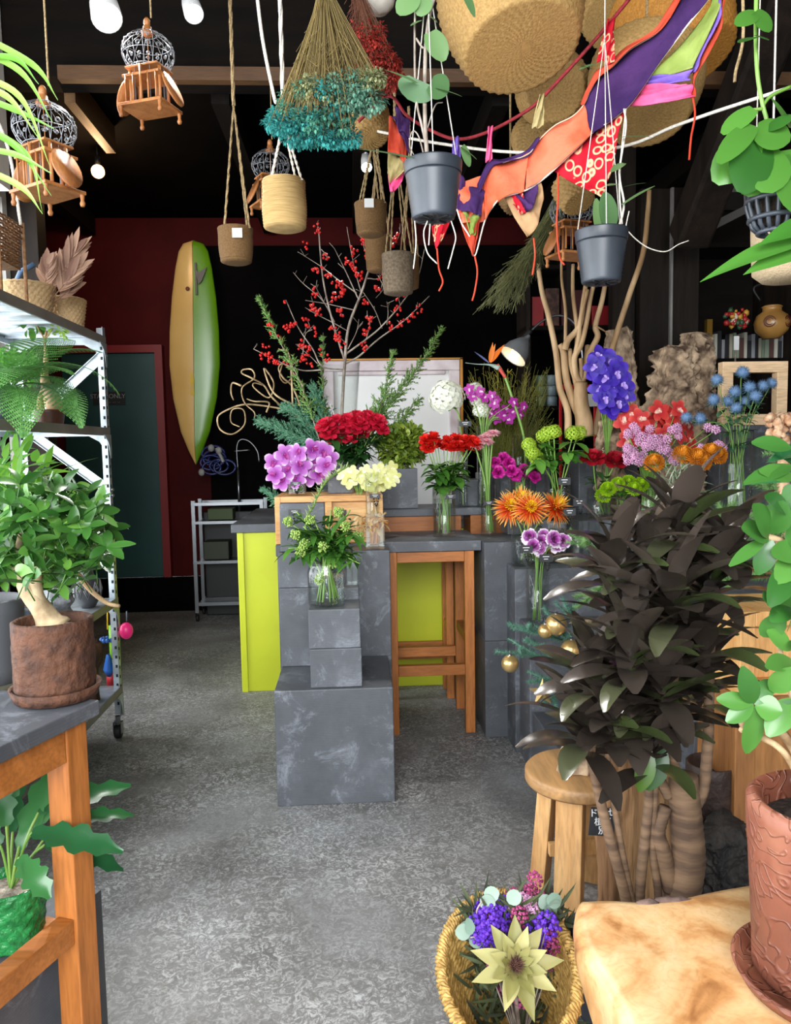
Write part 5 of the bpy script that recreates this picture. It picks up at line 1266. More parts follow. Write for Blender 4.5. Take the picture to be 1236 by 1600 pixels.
for ring, (n, t, L, W, r0) in enumerate(((9, .3, .085, .036, .014), (8, .65, .068, .03, .012), (9, 1.0, .05, .02, .010))):
    for i in range(n):
        a = 2 * PI * i / n + ring * .4 + U(-.1, .1); tt = t + U(-.12, .1)
        b.leaf(hc_ + fq @ (pol(a, 0) * r0), fq @ pol(a, tt), fq @ pol(a, tt + PI / 2), L * U(.85, 1.1), W, U(-.1, .35), 'lance', 7, .25, 5)
b.build('bracts', leafmat('pale olive bract', '#7c7a40', '#b4ae74', .55, .15), th); b = MB()
for i in range(130):
    t = i / 130; a = i * 2.4; d = fq @ pol(a, 1.5 - 1.1 * t); p = hc_ + fq @ V((math.cos(a), math.sin(a), 0)) * .017 * math.sqrt(t); b.cone(p, p + d * .026, .0025)
b.build('brown_centre', leafmat('brown protea centre', '#2e1a16', '#6a4234', .8, 0), th); b = MB(); b.tube(catmull([foot, foot.lerp(hc_, .5) + V((0, .02, 0)), hc_], 5), .005, 6); b.build('stem', M['twig'], th)
th = thing('eucalyptus_sprig', 'grey-green round-leaved eucalyptus at the left of the bouquet', 'greenery', foot); b = MB(); st = MB(); p0 = at(770, 1470, Yb)
st.tube(catmull([foot, p0, at(745, 1430, Yb), at(755, 1405, Yb)], 5), .002, 5); st.tube(catmull([foot, p0, at(735, 1465, Yb - .02)], 5), .002, 5); st.tube(catmull([foot, at(840, 1440, Yb), at(860, 1410, Yb + .04)], 5), .002, 5)
for (x, y) in ((735, 1440), (745, 1425), (757, 1400), (733, 1470), (740, 1460), (727, 1445), (750, 1410), (855, 1410), (862, 1420), (845, 1400), (866, 1432), (735, 1455), (812, 1395)):
    c = at(x, y, Yb + U(-.03, .02)); b.leaf(c, (U(-1, 1), U(-.3, .1), U(-1, .6)), (U(-.3, .3), -1, .4), .034, .034, .2, 'round', 5, .1, 5)
st.build('stems', M['twig'], th); b.build('leaves', leafmat('eucalyptus', '#6a8474', '#9ab0a0', .5, .15), th)
th = thing('dried_greens', 'dark dried fern and grass filling the bouquet in the basket', 'greenery', foot); b = MB(); random.seed(6)
for i in range(420):
    c = at(U(735, 885), U(1400, 1600), Yb + U(.0, .09)); b.leaf(c - V((0, 0, .02)), (U(-.7, .7), U(-.6, .3), U(.1, 1)), (0, -1, .5), U(.04, .09), .008, .5, 'lance', 4, .3)
b.tube([foot, foot + V((.01, -.01, .12))], .006, 6)
b.build('leaves', leafmat('dark dried green', '#20281a', '#4c5632', .7, .1), th)
# ---- fir branches with baubles
NE = leafmat('fir needle', '#3a6a34', '#86ad62', .5, .15); NB = leafmat('blue fir needle', '#2f6452', '#74a48c', .5, .1)
def fir(b, p0, p1, r=.03, dens=260, sub=3):
    p0, p1 = V(p0), V(p1); d = (p1 - p0); L = d.length; q = frame(d)
    b.tube([p0, p1], [.004, .002], 5)
    for i in range(int(dens * L / .2)):
        t = R(); a = U(0, 2 * PI); e = (q @ V((math.cos(a), math.sin(a), .8))).normalized(); s = p0 + d * t
        b.cone(s, s + e * r * U(.7, 1.1) * (1 - .4 * t), .0013)
    for k in range(sub):
        t = .25 + .6 * k / max(1, sub); s = p0 + d * t; e = (d.normalized() + q @ V(((-1) ** k * .9, U(-.5, .5), 0))).normalized(); fir(b, s, s + e * L * .45 * (1 - t * .5), r * .85, dens, 0)
random.seed(71)
wr = [(880, 1000, 795, 975), (890, 1030, 775, 1018), (880, 1060, 825, 1065), (895, 1010, 850, 950), (900, 1070, 845, 1100), (905, 990, 880, 935), (890, 1035, 820, 1000)]
wreath = thing('fir_branches', 'fir branches with gold baubles over the lower right slate block', 'greenery', at(890, 1060, 3.2)); b = MB()
for (x0, y0, x1, y1) in wr: fir(b, at(x0, y0, 3.3), at(x1, y1, 3.12), .036, 300)
b.build('branches', NB, wreath)
GOLD = mat('champagne gold', '#c8a468', '#d8b87c', scale=4, rough=.28, metal=.7)
for i, (x, y, r) in enumerate(((797, 1037, .036), (869, 976, .045), (852, 986, .03), (893, 1016, .045))):
    c = at(x, y, 3.06 - .0 * i); th = thing('bauble', ('gold matt bauble at the left tip of the fir branches', 'large gold bauble at the top of the fir branches', 'small gold bauble beside the large top one', 'gold bauble half hidden by the cordyline leaves')[i], 'bauble', c)
    bb = MB(); bb.sph(c, r, 24, 16); bb.build('ball', GOLD, th); bb = MB(); bb.lathe([(0, r + .008), (.007, r + .008), (.008, r - .004)], c, 12); bb.tube([c + V((0, 0, r)), c + V((.0, .02, r + .03))], .001, 4); bb.build('cap', M['steel'], th)
st_ = at(848, 1082, 3.1); b = MB(); q = Matrix.Rotation(PI / 2, 3, 'X')
for s in (1, -1):
    vs = [V((0, 0, .014 * s))] + [V((math.cos(PI / 2 + k * PI / 5) * (.062 if k % 2 == 0 else .026), math.sin(PI / 2 + k * PI / 5) * (.062 if k % 2 == 0 else .026), 0)) for k in range(10)]
    b.add([q @ v + st_ for v in vs], [((0, 1 + k, 1 + (k + 1) % 10) if s > 0 else (0, 1 + (k + 1) % 10, 1 + k)) for k in range(10)])
o = b.build('star_ornament', GOLD, None, False); tag(o, 'gold five-pointed star hanging below the fir branches', 'ornament')
b = MB(); random.seed(72)
th = thing('fir_branches', 'fir branches behind the cordyline top, right side', 'greenery', at(1150, 900, 2.9))
for (x0, y0, x1, y1) in ((1180, 860, 1110, 770), (1190, 880, 1215, 740), (1200, 900, 1100, 900), (1210, 930, 1150, 970), (1230, 850, 1170, 800), (1250, 920, 1190, 880), (1200, 960, 1120, 1000), (1240, 700, 1205, 720), (1240, 800, 1180, 740), (1150, 870, 1060, 850), (950, 870, 890, 830), (960, 900, 900, 950)): fir(b, at(x0, y0, 2.95), at(x1, y1, 2.8), .04, 280)
b.build('branches', NE, th)
# ================================================================== right rear display
def ptube(b, pts, Y, r, seg=6, n=6, jit=0):
    P_ = catmull([at(x, y, (q[0] if q else Y)) for x, y, *q in pts], n)
    b.tube(P_, r, seg)
    return P_
YB = 4.0
ZS = ZR + .001
# berry branch in the tall conical vase
YW = 4.62
pbz = at(534, 700, YW)
vb = V((pbz.x, YW, 1.0)); 
slate(vb.x - .12, vb.x + .12, YW - .1, YW + .13, .96, Z(712, YW), 'slate block under the tall conical vase, behind the roses')
z0_ = Z(712, YW) + .001
vase(V((vb.x, YW, z0_)), 20 / 1200 * YW, at(534, 566, YW).z - z0_, 'tall flared glass vase of berry branches', flare=11 / 1200 * YW, wl=.3, seg=40)
def o5(x, y): return (230 + x / 2.63, 340 + y / 2.63)
BR = [([(800, 1000), (800, 810), (812, 600), (828, 450), (880, 310), (930, 170), (1000, 80)], .011), ([(812, 590), (760, 420), (722, 250), (705, 60), (697, 25)], .006), ([(805, 625), (720, 612), (680, 540), (620, 450), (570, 338)], .005),
      ([(725, 625), (640, 628), (560, 600), (437, 540)], .0045), ([(818, 560), (900, 500), (960, 450), (1040, 360), (1110, 250), (1140, 130)], .0055), ([(815, 600), (870, 570), (950, 500), (1060, 420), (1160, 322)], .006),
      ([(870, 340), (820, 230), (770, 128)], .004), ([(850, 380), (740, 355), (650, 340)], .003), ([(880, 310), (850, 200), (820, 38)], .0035), ([(905, 250), (955, 245), (990, 150)], .0035), ([(770, 430), (720, 340), (640, 270), (600, 225)], .0035),
      ([(860, 310), (790, 260), (720, 205), (632, 148)], .0035), ([(825, 540), (860, 470), (870, 418)], .003), ([(965, 455), (935, 380), (890, 310)], .003), ([(985, 440), (990, 390), (985, 345)], .003), ([(830, 470), (760, 430), (700, 400), (650, 370)], .003),
      ([(640, 560), (650, 480), (680, 460)], .003), ([(745, 380), (700, 300), (690, 280)], .0025), ([(900, 500), (915, 440), (905, 400)], .003), ([(1040, 360), (1035, 330), (1055, 310)], .0025), ([(925, 190), (890, 120), (900, 90)], .003), ([(975, 110), (1020, 100), (1040, 60)], .003), ([(1110, 250), (1090, 235)], .002),
      ([(700, 600), (670, 570), (610, 520)], .003), ([(820, 520), (780, 480), (765, 460)], .003), ([(715, 130), (740, 160), (730, 175)], .002), ([(950, 240), (970, 290), (940, 330)], .003)]
th = thing('berry_branch', 'bare branching stems with red winterberries in the tall flared vase', 'berry branch', (vb.x, YW, z0_ + .02)); b = MB(); spots = []
random.seed(91)
for pts, r in BR:
    dy = U(-.12, .12); n = len(pts); P_ = ptube(b, [(o5(x, y)[0], o5(x, y)[1], YW + dy * (i / (n - 1))) for i, (x, y) in enumerate(pts)], YW, [r, r * .4], 6)
    spots.append(P_)
    for k in range(3):
        i = random.randrange(len(P_) // 2, len(P_)); e = V((U(-1, 1), U(-.5, .5), U(.2, 1))).normalized(); b.tube([P_[i], P_[i] + e * U(.02, .06)], .0012, 4)
b.build('branches', M['twig'], th)
berry = MB(); berry.sph((0, 0, 0), .0085, 8, 6); BM = leafmat('red berry', '#b0100e', '#d62420', .25, 0); berry = proto(berry, 'berry', BM)
cl_px = [(697, 60, 10), (655, 92, 4), (735, 160, 7), (690, 215, 8), (745, 240, 10), (790, 265, 16), (800, 310, 14), (690, 305, 8), (770, 335, 6), (680, 370, 12), (700, 395, 8), (790, 390, 10), (820, 185, 8), (850, 205, 14), (870, 240, 16), (850, 150, 8), (895, 95, 10), (905, 150, 10), (940, 140, 6), (965, 230, 12), (1000, 120, 20), (1025, 80, 10), (940, 50, 5), (930, 90, 8), (945, 300, 10), (900, 350, 6), (915, 410, 14), (900, 470, 8), (890, 525, 12), (1000, 440, 6), (1030, 380, 10), (1045, 430, 8), (1090, 405, 8), (1120, 368, 5), (1025, 325, 5), (1060, 320, 3), (1087, 222, 2), (780, 495, 16), (765, 460, 6), (570, 350, 3), (575, 455, 10), (605, 445, 10), (655, 435, 12), (680, 470, 5), (630, 520, 10), (660, 545, 16), (640, 580, 12), (680, 605, 4), (510, 460, 8), (540, 490, 6), (485, 525, 4), (500, 570, 14), (530, 590, 10), (475, 565, 5), (575, 590, 6), (715, 550, 3), (745, 580, 4), (805, 520, 6), (730, 205, 4)]
cnt = 0; extra = MB()
for (x, y, n) in cl_px:
    for k in range(n):
        q = at(*o5(x + U(-14, 14), y + U(-13, 13)), YW + U(-.09, .09)); best = min((p for P_ in spots for p in P_), key=lambda p: (p.x - q.x) ** 2 + (p.z - q.z) ** 2); q.y = best.y + U(-.012, .012)
        if cnt < 100 and k < 2: inst(berry, th, q, None, U(.85, 1.15), 'berry'); cnt += 1
        else: extra.sph(q, .0085 * U(.8, 1.1), 7, 5)
o = extra.build('berries', BM, th); o['kind'] = 'stuff'
# conifer sprays
def spray(b, P_, L, n, r=.0036, droop=0):
    for i in range(int(n * 2.8)):
        t = U(.12, 1); p = P_[int(t * (len(P_) - 1))]; ax = (P_[-1] - P_[0]).normalized(); e = (ax * .9 + V((U(-1, 1), U(-.6, .6), U(-1, 1))) * .8).normalized(); l = L * 1.35 * (1.15 - t * .8) * U(.6, 1.1)
        m_ = max(3, int(l / .012))
        for j in range(m_):
            s = p + e * (l * j / m_)
            for z in (0, 1, 2): s2 = (e + V((U(-1, 1), U(-1, 1), U(-1, 1))) * .75).normalized(); b.cone(s, s + s2 * U(.014, .024), r)
CY = leafmat('cypress green', '#4a7a34', '#8fb562', .6, .15); CB = leafmat('blue cedar green', '#2f6a4a', '#6fa482', .6, .12)
for i, (pts, L, n, m, lab) in enumerate((([(560, 690), (600, 640), (650, 580), (692, 510)], .09, 60, CY, 'long cypress spray rising right toward the whiteboard'), ([(575, 690), (600, 620), (615, 545)], .08, 40, CY, 'upright cypress spray right of the flared vase'),
      ([(500, 690), (470, 600), (430, 520), (402, 462)], .06, 46, CY, 'thin cypress spray reaching up left under the berries'), ([(520, 690), (505, 620), (505, 520)], .06, 30, CY, 'cypress spray behind the berry stems, left of the vase'), ([(560, 700), (610, 670), (660, 620)], .09, 44, CY, 'low cypress spray behind the box leaves'),
      ([(510, 700), (460, 680), (400, 655)], .1, 70, CB, 'blue-green cedar bough above the violet orchids'), ([(510, 705), (470, 650), (440, 640)], .1, 60, CB, 'blue-green cedar bough left of the flared vase'), ([(515, 700), (500, 640), (490, 600)], .09, 50, CB, 'cedar bough against the left side of the vase'), ([(450, 790), (430, 775), (410, 765)], .06, 26, CB, 'small cedar sprig left of the wooden box'))):
    Y0 = YW - .05 - .03 * (i % 3) if i < 8 else 4.3; th = thing('conifer_spray', lab, 'greenery', at(*pts[0], Y0)); b = MB()
    P_ = catmull([at(x, y, Y0 + .05 * k) for k, (x, y) in enumerate(pts)], 8); b.tube(P_, [.004, .0015], 5); b.build('stem', M['twig'], th); b = MB(); spray(b, P_, L, n); b.build('needles', m, th)
# contorted willow
th = thing('contorted_willow', 'pale curling contorted willow twigs left of the berry vase', 'willow branch', at(480, 660, 4.75)); b = MB(); WS = mat('pale willow', '#8a7250', '#c8ae84', scale=18, rough=.7)
for pts in ([(640, 830), (560, 790), (490, 775), (400, 768), (330, 790), (290, 820), (300, 870), (350, 890), (400, 850), (395, 790), (350, 790), (345, 840), (380, 860)], [(640, 830), (560, 780), (510, 735), (480, 690), (430, 660), (390, 640), (395, 625), (430, 625), (440, 660), (390, 700), (400, 760), (440, 800), (440, 830)],
            [(610, 775), (520, 720), (480, 620), (520, 680), (500, 740), (440, 700), (440, 680), (480, 690)], [(650, 830), (600, 700), (560, 660), (540, 620), (560, 600), (600, 640), (570, 680), (545, 650), (560, 590)], [(385, 690), (350, 680), (345, 720), (355, 750)], [(640, 760), (640, 690), (590, 620), (620, 590)], [(490, 800), (500, 760), (440, 755), (410, 745)], [(600, 800), (585, 570), (540, 540)]):
    ptube(b, [(*o5(x, y), 4.75 + U(-.06, .06)) for x, y in pts], 4.75, [.006, .0035], 6, 6)
b.build('twigs', WS, th)
# ---- right bunches ---------------------------------------------------------------
pb, pr, pt = pv(851, 891, 742, 800, 4.05, 'wide glass vase of green viburnum', wl=.7, z=ZS)
H = [(832, 708), (826, 695), (856, 678), (866, 675), (895, 678), (905, 676), (848, 682), (838, 715)]
bunch('hydra_g', H, pb, pr, pt, .042, 'lime green viburnum cluster left of the dark red roses', 'viburnum', 'green viburnum', 4.02, leaves=9, lt=(.72, .97), leafsize=.11, lm=leafmat('viburnum leaf', '#3f7a2a', '#76ae48', .35, .35), stem=.004)
pb, pr, pt = pv(822, 842, 620, 700, 4.5, 'tall rectangular glass vase beside the airy grass', wl=.0, z=Z(735, 4.5))
pv(800, 838, 680, 745, 4.42, 'wide glass vase holding the bird of paradise stem', wl=.7, z=ZT)
slate(X(800, 4.4) - .06, X(842, 4.5) + .05, 4.42, 4.62, ztop, Z(735, 4.5) - .002, 'slate block behind the magenta carnation vase')
# dark red roses
pb, pr, pt = pv(917, 950, 762, 806, 4.08, 'glass vase of dark red roses', wl=.6, z=ZS)
slate(pb.x - .1, pb.x + .1, 3.86, 3.945, .916, .929, 'thin slate tile under the dark red rose vase', 'slate_tile', 'tile') if False else None
bunch('rose_d', [(927, 713), (963, 717)], pb, pr, pt, .062, 'dark red rose above the lime chrysanthemums', 'rose', 'dark red roses', 4.0, spread=.01, leaves=5, leafsize=.08, lm=M['leaf_d'], stem=.004)
pb, pr, pt = pv(955, 985, 772, 820, 4.03, 'glass vase of lime pompom chrysanthemums', wl=.6, z=ZS)
bunch('pom', [(950, 765), (965, 757), (982, 754), (1002, 757), (942, 775), (990, 765)], pb, pr, pt, .042, 'lime green pompom chrysanthemum', 'chrysanthemum', 'lime pompom chrysanthemums', 3.95, leaves=3, fy=.7)
for i, (x0, x1, y0, y1, yy) in enumerate(((893, 912, 795, 850, 3.72), (918, 938, 790, 850, 3.74))): pv(x0, x1, y0, y1, yy, ('empty slim glass vase right of the square vase', 'empty slim glass vase next to the cordyline tip')[i], wl=.5, z=ze)
# coral orchids
pb, pr, pt = pv(995, 1030, 735, 800, 4.0, 'glass vase hidden below the coral orchids and pink statice', wl=.6, z=ZS)
H = [(975, 660), (985, 648), (990, 672), (982, 690), (1010, 668), (1022, 660), (1030, 642), (1048, 650), (1060, 640), (1066, 655), (1042, 662), (1075, 668), (1078, 690), (1060, 680), (1000, 655), (1040, 680), (1015, 685)]
bunch('orch_c', H, pb, pr, pt, .064, 'coral red orchid bloom behind the pink statice', 'orchid', 'coral orchids', 4.1, fy=1.0, fz=.3)
random.seed(333)
H = [(1000 + U(-22, 60), 695 + U(-28, 26)) for i in range(56)] + [(1105, 668), (1095, 700), (1122, 695), (1080, 710), (1118, 672), (1128, 700), (990, 705), (1000, 722)]
bunch('statice', H, pb, pr, pt, .026, 'pale pink statice sprig in front of the coral orchids', 'statice', 'pink statice', 3.9, fy=.7)
pb, pr, pt = pv(1055, 1090, 750, 820, 3.6, 'glass vase of orange everlastings', wl=.6, z=.821)
H = [(1022, 725), (1066, 712), (1088, 716), (1110, 708), (1120, 712), (1096, 722)]
bunch('straw', H, pb, pr, pt, .05, 'orange everlasting flower above the dark cordyline', 'everlasting flower', 'orange everlastings', 3.6, leaves=5, lm=leafmat('silvery leaf', '#7a8a72', '#b8c0a8', .6, .1), fy=.6, leafsize=.06)
th = plant('foliage_bunch', 'silvery narrow leaves under the orange everlastings', 'greenery', pb); foliage(th, at(1060, 760, 3.62), (.13, .06, .1), 130, .09, .007, leafmat('silver green', '#6e8468', '#bcc8ae', .6, .1), up=.6, prof='lance'); 
# thistles
pb, pr, pt = pv(1128, 1174, 672, 790, 3.95, 'tall wide glass cylinder under the blue thistles', wl=.62, z=ZS)
pv(1176, 1204, 690, 790, 3.9, 'tall square glass vase right of the thistle cylinder', kind='square', wl=.6, z=ZS)
H = [(1160, 583), (1121, 594), (1171, 606), (1148, 613), (1192, 604), (1116, 625), (1164, 628), (1137, 628), (1150, 638), (1205, 600), (1073, 653), (1094, 655), (1180, 620)]
bunch('thistle', H, pb, pr, pt, .044, 'steel blue sea holly in front of the pine frame', 'sea holly', 'blue sea hollies', 3.92, extra='thistle_b', leaves=7, lm=leafmat('thistle leaf', '#2f5a40', '#5f8a62', .5, .1), leafsize=.055, fy=.4)
# white hydrangea, white + magenta
pb, pr, pt = pv(715, 731, 655, 700, 4.45, 'slim bottle vase of the white hydrangea', wl=.6, z=ZT)
bunch('hydra_w', [(698, 622)], pb, pr, pt, .112, 'large white hydrangea left of the magenta orchids', 'hydrangea', None, 4.5, spread=.0, leaves=3, leafsize=.07, stem=.005)
tag_card(at(727, 662, 4.35), 'black price card below the white hydrangea', chain=False, w=.07, h=.03)
pb, pr, pt = pv(745, 768, 665, 720, 4.42, 'glass vase behind the pink gerbera heads', wl=.5, z=ZT)
bunch('hydra_w', [(748, 625), (742, 612)], pb, pr, pt, .06, 'white hydrangea mixed among the magenta orchids', 'hydrangea', 'white hydrangeas among orchids', 4.5, spread=.03, leaves=2, leafsize=.06)
bunch('hydra_w', [(752, 642)], pb, pr, pt, .05, 'lower white flower under the magenta orchids', 'hydrangea', None, 4.46, spread=.0)
H = [(733, 608), (738, 620), (750, 612), (757, 622), (768, 618), (772, 632), (776, 625), (768, 648), (780, 645), (790, 640), (800, 645), (812, 648), (802, 628), (808, 638), (796, 655), (786, 650), (818, 635), (775, 655)]
bunch('orch_m', H, pb, pr, pt, .034, 'small magenta orchid bloom below the bird of paradise', 'orchid', 'small magenta orchids', 4.4, fy=1, fz=.2)
# bird of paradise
f0 = at(822, 700, 4.42); th = thing('bird_of_paradise', 'orange bird of paradise flower with grey-green beak', 'bird of paradise', at(822, 738, 4.42)); b = MB()
ptube(b, [(822, 738), (818, 680), (800, 620), (788, 585)], 4.4, .008); b.build('stem', M['stem'], th); b = MB(); ptube(b, [(790, 590), (782, 578), (776, 570)], 4.4, [.009, .013]); b.build('red_neck', mat('pinkish red neck', '#c84a40', rough=.5), th)
b = MB(); ptube(b, [(780, 575), (765, 570), (745, 569), (727, 567)], 4.4, [.014, .016, .014, .012, .01, .008, .006, .005, .004, .003, .003, .002, .002, .002, .002, .002, .002, .002, .001][:19], 8); b.build('beak', mat('grey green beak', '#7a9488', '#a8b8ac', scale=20, rough=.5), th); b = MB()
for (x, y, w) in ((770, 535, .028), (774, 537, .02), (788, 538, .034), (784, 545, .024)): L2(b, 766, 566, x, y, w, 4.4, -.02, .1, 'lance')
b.build('orange_sepals', leafmat('orange sepal', '#e06a08', '#f4901e', .5, .3), th); b = MB(); L2(b, 764, 567, 741, 549, .015, 4.39, 0, .1, 'lance'); b.build('blue_petal', leafmat('blue violet petal', '#5a5fa0', '#8a90c0', .5, .1), th)
# airy grass
th = plant('airy_grass', 'fine yellow-green airy grass behind the magenta orchids', 'grass bunch', at(790, 738, 4.8)); b = MB(); random.seed(88)
for i in range(420):
    x, y = U(728, 868), U(572, 700); a = at(795 + U(-25, 25), 745, 4.8); c = at(x, y, 4.8 + U(-.12, .12)); b.tube([a, a.lerp(c, .6) + V((U(-.02, .02), 0, .02)), c], [.0014, .0009], 3, False)
    for k in range(3): e = V((U(-1, 1), U(-.5, .5), U(0, 1.3))) * .035; s = a.lerp(c, U(.6, 1)); b.tube([s, s + e], .0009, 3, False)
b.build('blades', leafmat('olive airy grass', '#6e7a2a', '#a8a850', .6, .3), th)
slate(X(750, 4.8), X(850, 4.8), 4.72, 4.95, .96, Z(742, 4.8), 'slate block behind the display, under the airy grass')
# vanda orchid stem
th0 = at(950, 640, 3.9)
pb, pr, pt = pv(940, 956, 690, 740, 4.15, 'slim vase holding the deep violet vanda stem', wl=.5, z=ZS)
H = [(937, 558), (952, 566), (933, 582), (947, 590), (963, 582), (940, 606), (958, 606), (972, 600), (945, 622), (965, 628), (975, 615), (955, 635), (930, 572)]
bunch('vanda', H, pb, pr, pt, .072, 'deep violet vanda orchid bloom in front of the bare branches', 'orchid', 'violet vanda orchids', 4.05, spread=.03, fy=1.5, fz=.1)
# bare root tree
def o7(x, y): return (820 + x / 4.573, 330 + y / 4.573)
th = thing('bare_root_tree', 'pale stripped forked tree root rising behind the viburnum', 'branch', at(912, 672, 4.35)); b = MB()
for pts, r in (([(425, 1600), (425, 1500), (405, 1400), (400, 1300), (405, 1220)], [.055, .035]), ([(425, 1520), (360, 1400), (310, 1250), (290, 1150), (275, 1000), (250, 955)], [.024, .018]), ([(405, 1400), (360, 1200), (330, 1100), (322, 985)], [.018, .013]),
               ([(410, 1230), (370, 1180), (355, 1050), (400, 960), (440, 800), (470, 620), (500, 500)], [.02, .011]), ([(360, 1040), (385, 900), (400, 760), (450, 560)], [.016, .010]), ([(285, 990), (310, 920), (390, 820), (420, 640), (440, 500)], [.02, .012]), ([(410, 1220), (440, 1080), (450, 960)], [.02, .016]),
               ([(430, 1200), (450, 1040), (520, 900), (505, 820), (550, 650), (575, 520)], [.02, .013]), ([(400, 1230), (405, 1130), (400, 1050)], [.014, .012]), ([(370, 1000), (375, 850), (345, 600), (345, 380)], [.014, .01]), ([(505, 820), (560, 850), (600, 880)], [.006, .003]), ([(500, 1000), (470, 1060), (455, 1130)], [.012, .016]), ([(290, 950), (290, 700), (265, 500), (262, 350)], [.010, .007])):
    dy = U(-.08, .08); n = len(pts); ptube(b, [(*o7(x, y), 4.35 + dy * i / n) for i, (x, y) in enumerate(pts)], 4.35, r, 9)
b.build('branches', M['stick'], th)
for pts, lab in (([(310, 1600), (305, 1420), (250, 1260), (225, 1020), (170, 750), (120, 560), (85, 310)], 'long bare branch leaning left of the stripped root'), ([(505, 1600), (530, 1450), (620, 1010), (740, 620), (845, 300), (880, 0), (890, -150)], 'long bare branch leaning right toward the timber column')):
    b = MB(); P_ = [at(*o7(x, y), 4.4) for x, y in pts]; P_ = catmull(P_, 8); b.tube(P_, [.022 if len(lab) < 54 else .02, .013], 8); o = b.build('bare_branch', M['stick'], None); tag(o, lab, 'branch')
# cork barks
slabthing(972, 512, 700, 58, 4.45, .05, 'cork_bark', 'narrow leaning slab of cork bark left of the wide one', 'bark', M['bark'], z0=ZS, seed=1, nzs=.02, lean=.05)
slabthing(1055, 540, 700, 92, 4.4, .08, 'cork_bark', 'wide craggy slab of cork bark, lower middle piece', 'bark', M['bark'], z0=ZS, seed=2, nzs=.05, bulge=.25)
slabthing(1090, 518, 700, 58, 4.5, .08, 'cork_bark', 'tallest craggy cork bark left of the pine frame', 'bark', M['bark'], z0=ZS, seed=12, nzs=.05, bulge=.3)
slabthing(955, 660, 715, 48, 4.28, .05, 'cork_bark', 'small cork bark piece below the violet vanda', 'bark', M['bark'], z0=ZS, seed=4, nzs=.02)
# pine frame
f0_, f1_ = at(1128, 665, 4.3), at(1232, 564, 4.3); th = thing('picture_frame', 'square pale pine frame behind the blue sea hollies', 'frame', ((f0_.x + f1_.x) / 2, 4.32, f0_.z)); w_ = .062
b = MB(); x0, x1, zz0, zz1 = f0_.x, f1_.x, f0_.z, f1_.z
b.bx(x0, x1, 4.3, 4.36, zz1 - w_, zz1); b.bx(x0, x1, 4.3, 4.36, zz0, zz0 + w_); b.bx(x0, x0 + w_, 4.3, 4.36, zz0 + w_, zz1 - w_); b.bx(x1 - w_, x1, 4.3, 4.36, zz0 + w_, zz1 - w_); b.build('moulding', M['pine'], th, False, bevel=.002)
slate(x0 - .03, x1 + .15, 4.26, 4.42, ZS, zz0 - .002, 'slate block carrying the pine picture frame')
# dried coral-like fungus at right
th = thing('dried_coral', 'peach-coloured craggy dried piece at the right edge', 'ornament', at(1225, 695, 3.7)); b = MB()
for i in range(60): b.sph(at(1222 + U(-22, 26), 668 + U(-18, 20), 3.7 + U(-.05, .05)), U(.014, .024), 7, 5, nz=.6)
b.tube([at(1225, 690, 3.7), V((at(1225, 690, 3.7).x, 3.7, .822))], .03, 8)
b.build('body', mat('peach coral', '#b8825c', '#e8c4a0', scale=30, rough=.85, bump=.6), th)
# desk lamp
th = thing('desk_lamp', 'brushed metal gooseneck lamp glowing by the bird of paradise', 'lamp', at(905, 600, 4.9)); ld = V((-.62, -.18, -.76)).normalized(); b = MB(); q = frame(ld)
hs = at(822, 530, 4.8); b.lathe([(.012, -.03), (.02, 0), (.04, .02), (.075, .08), (.09, .14), (.092, .145), (.086, .14), (.07, .08), (.03, .025), (0, .02)], hs, 32, rot=q); b.build('lamp_shade', mat('brushed aluminium shade', '#8e9194', rough=.45, metal=.35), th)
b = MB(); b.sph(hs + ld * .11, .032, 14, 10); b.build('bulb', WARM, th); b = MB(); ptube(b, [(822, 524), (850, 500), (880, 494), (905, 520), (912, 600), (912, 690)], 4.82, .007, 8); b.build('gooseneck', M['steel'], th); b = MB(); ptube(b, [(815, 532), (830, 516)], 4.81, .018, 8); b.build('socket', M['rubber'], th)
l = bpy.data.lights.new('desk_lamp_glow', 'POINT'); l.energy = 1.2; l.color = (1, .7, .4); l.shadow_soft_size = .04; o = bpy.data.objects.new('desk_lamp_glow', l); COL.objects.link(o); o.location = hs + ld * .17
# ================================================================== background
# framed whiteboard
w0, w1 = at(508, 700, 5.6), at(722, 562, 5.6); th = thing('framed_board', 'large white board in a pale pinkish frame behind the flowers', 'board', ((w0.x + w1.x) / 2, 5.6, 1.02)); b = MB(); fw = .075
zz0, zz1 = 1.02, w1.z; x0, x1 = w0.x, w1.x - .02
b.bx(x0, x1, 5.58, 5.63, zz1 - fw, zz1); b.bx(x0, x0 + fw, 5.58, 5.63, zz0, zz1 - fw); b.bx(x1 - fw, x1, 5.58, 5.63, zz0, zz1 - fw); b.bx(x0 + fw + .03, x1 - fw - .03, 5.575, 5.6, zz1 - fw - .03, zz1 - fw - .002); b.build('frame', mat('pinkish marbled frame', '#b8a4a8', '#e0d4d6', scale=5, rough=.4, detail=3), th, False, bevel=.006)
b = MB(); b.bx(x1 + .001, x1 + .02, 5.57, 5.64, zz0, zz1 + .01); b.bx(x0, x1 + .02, 5.57, 5.64, zz1 + .001, zz1 + .012); b.build('gold_edge', mat('gilt edge', '#9a6a2a', rough=.4, metal=.6), th, False)
b = MB(); b.bx(x0 + fw, x1 - fw, 5.61, 5.625, zz0, zz1 - fw); b.build('panel', M['white'], th, False)
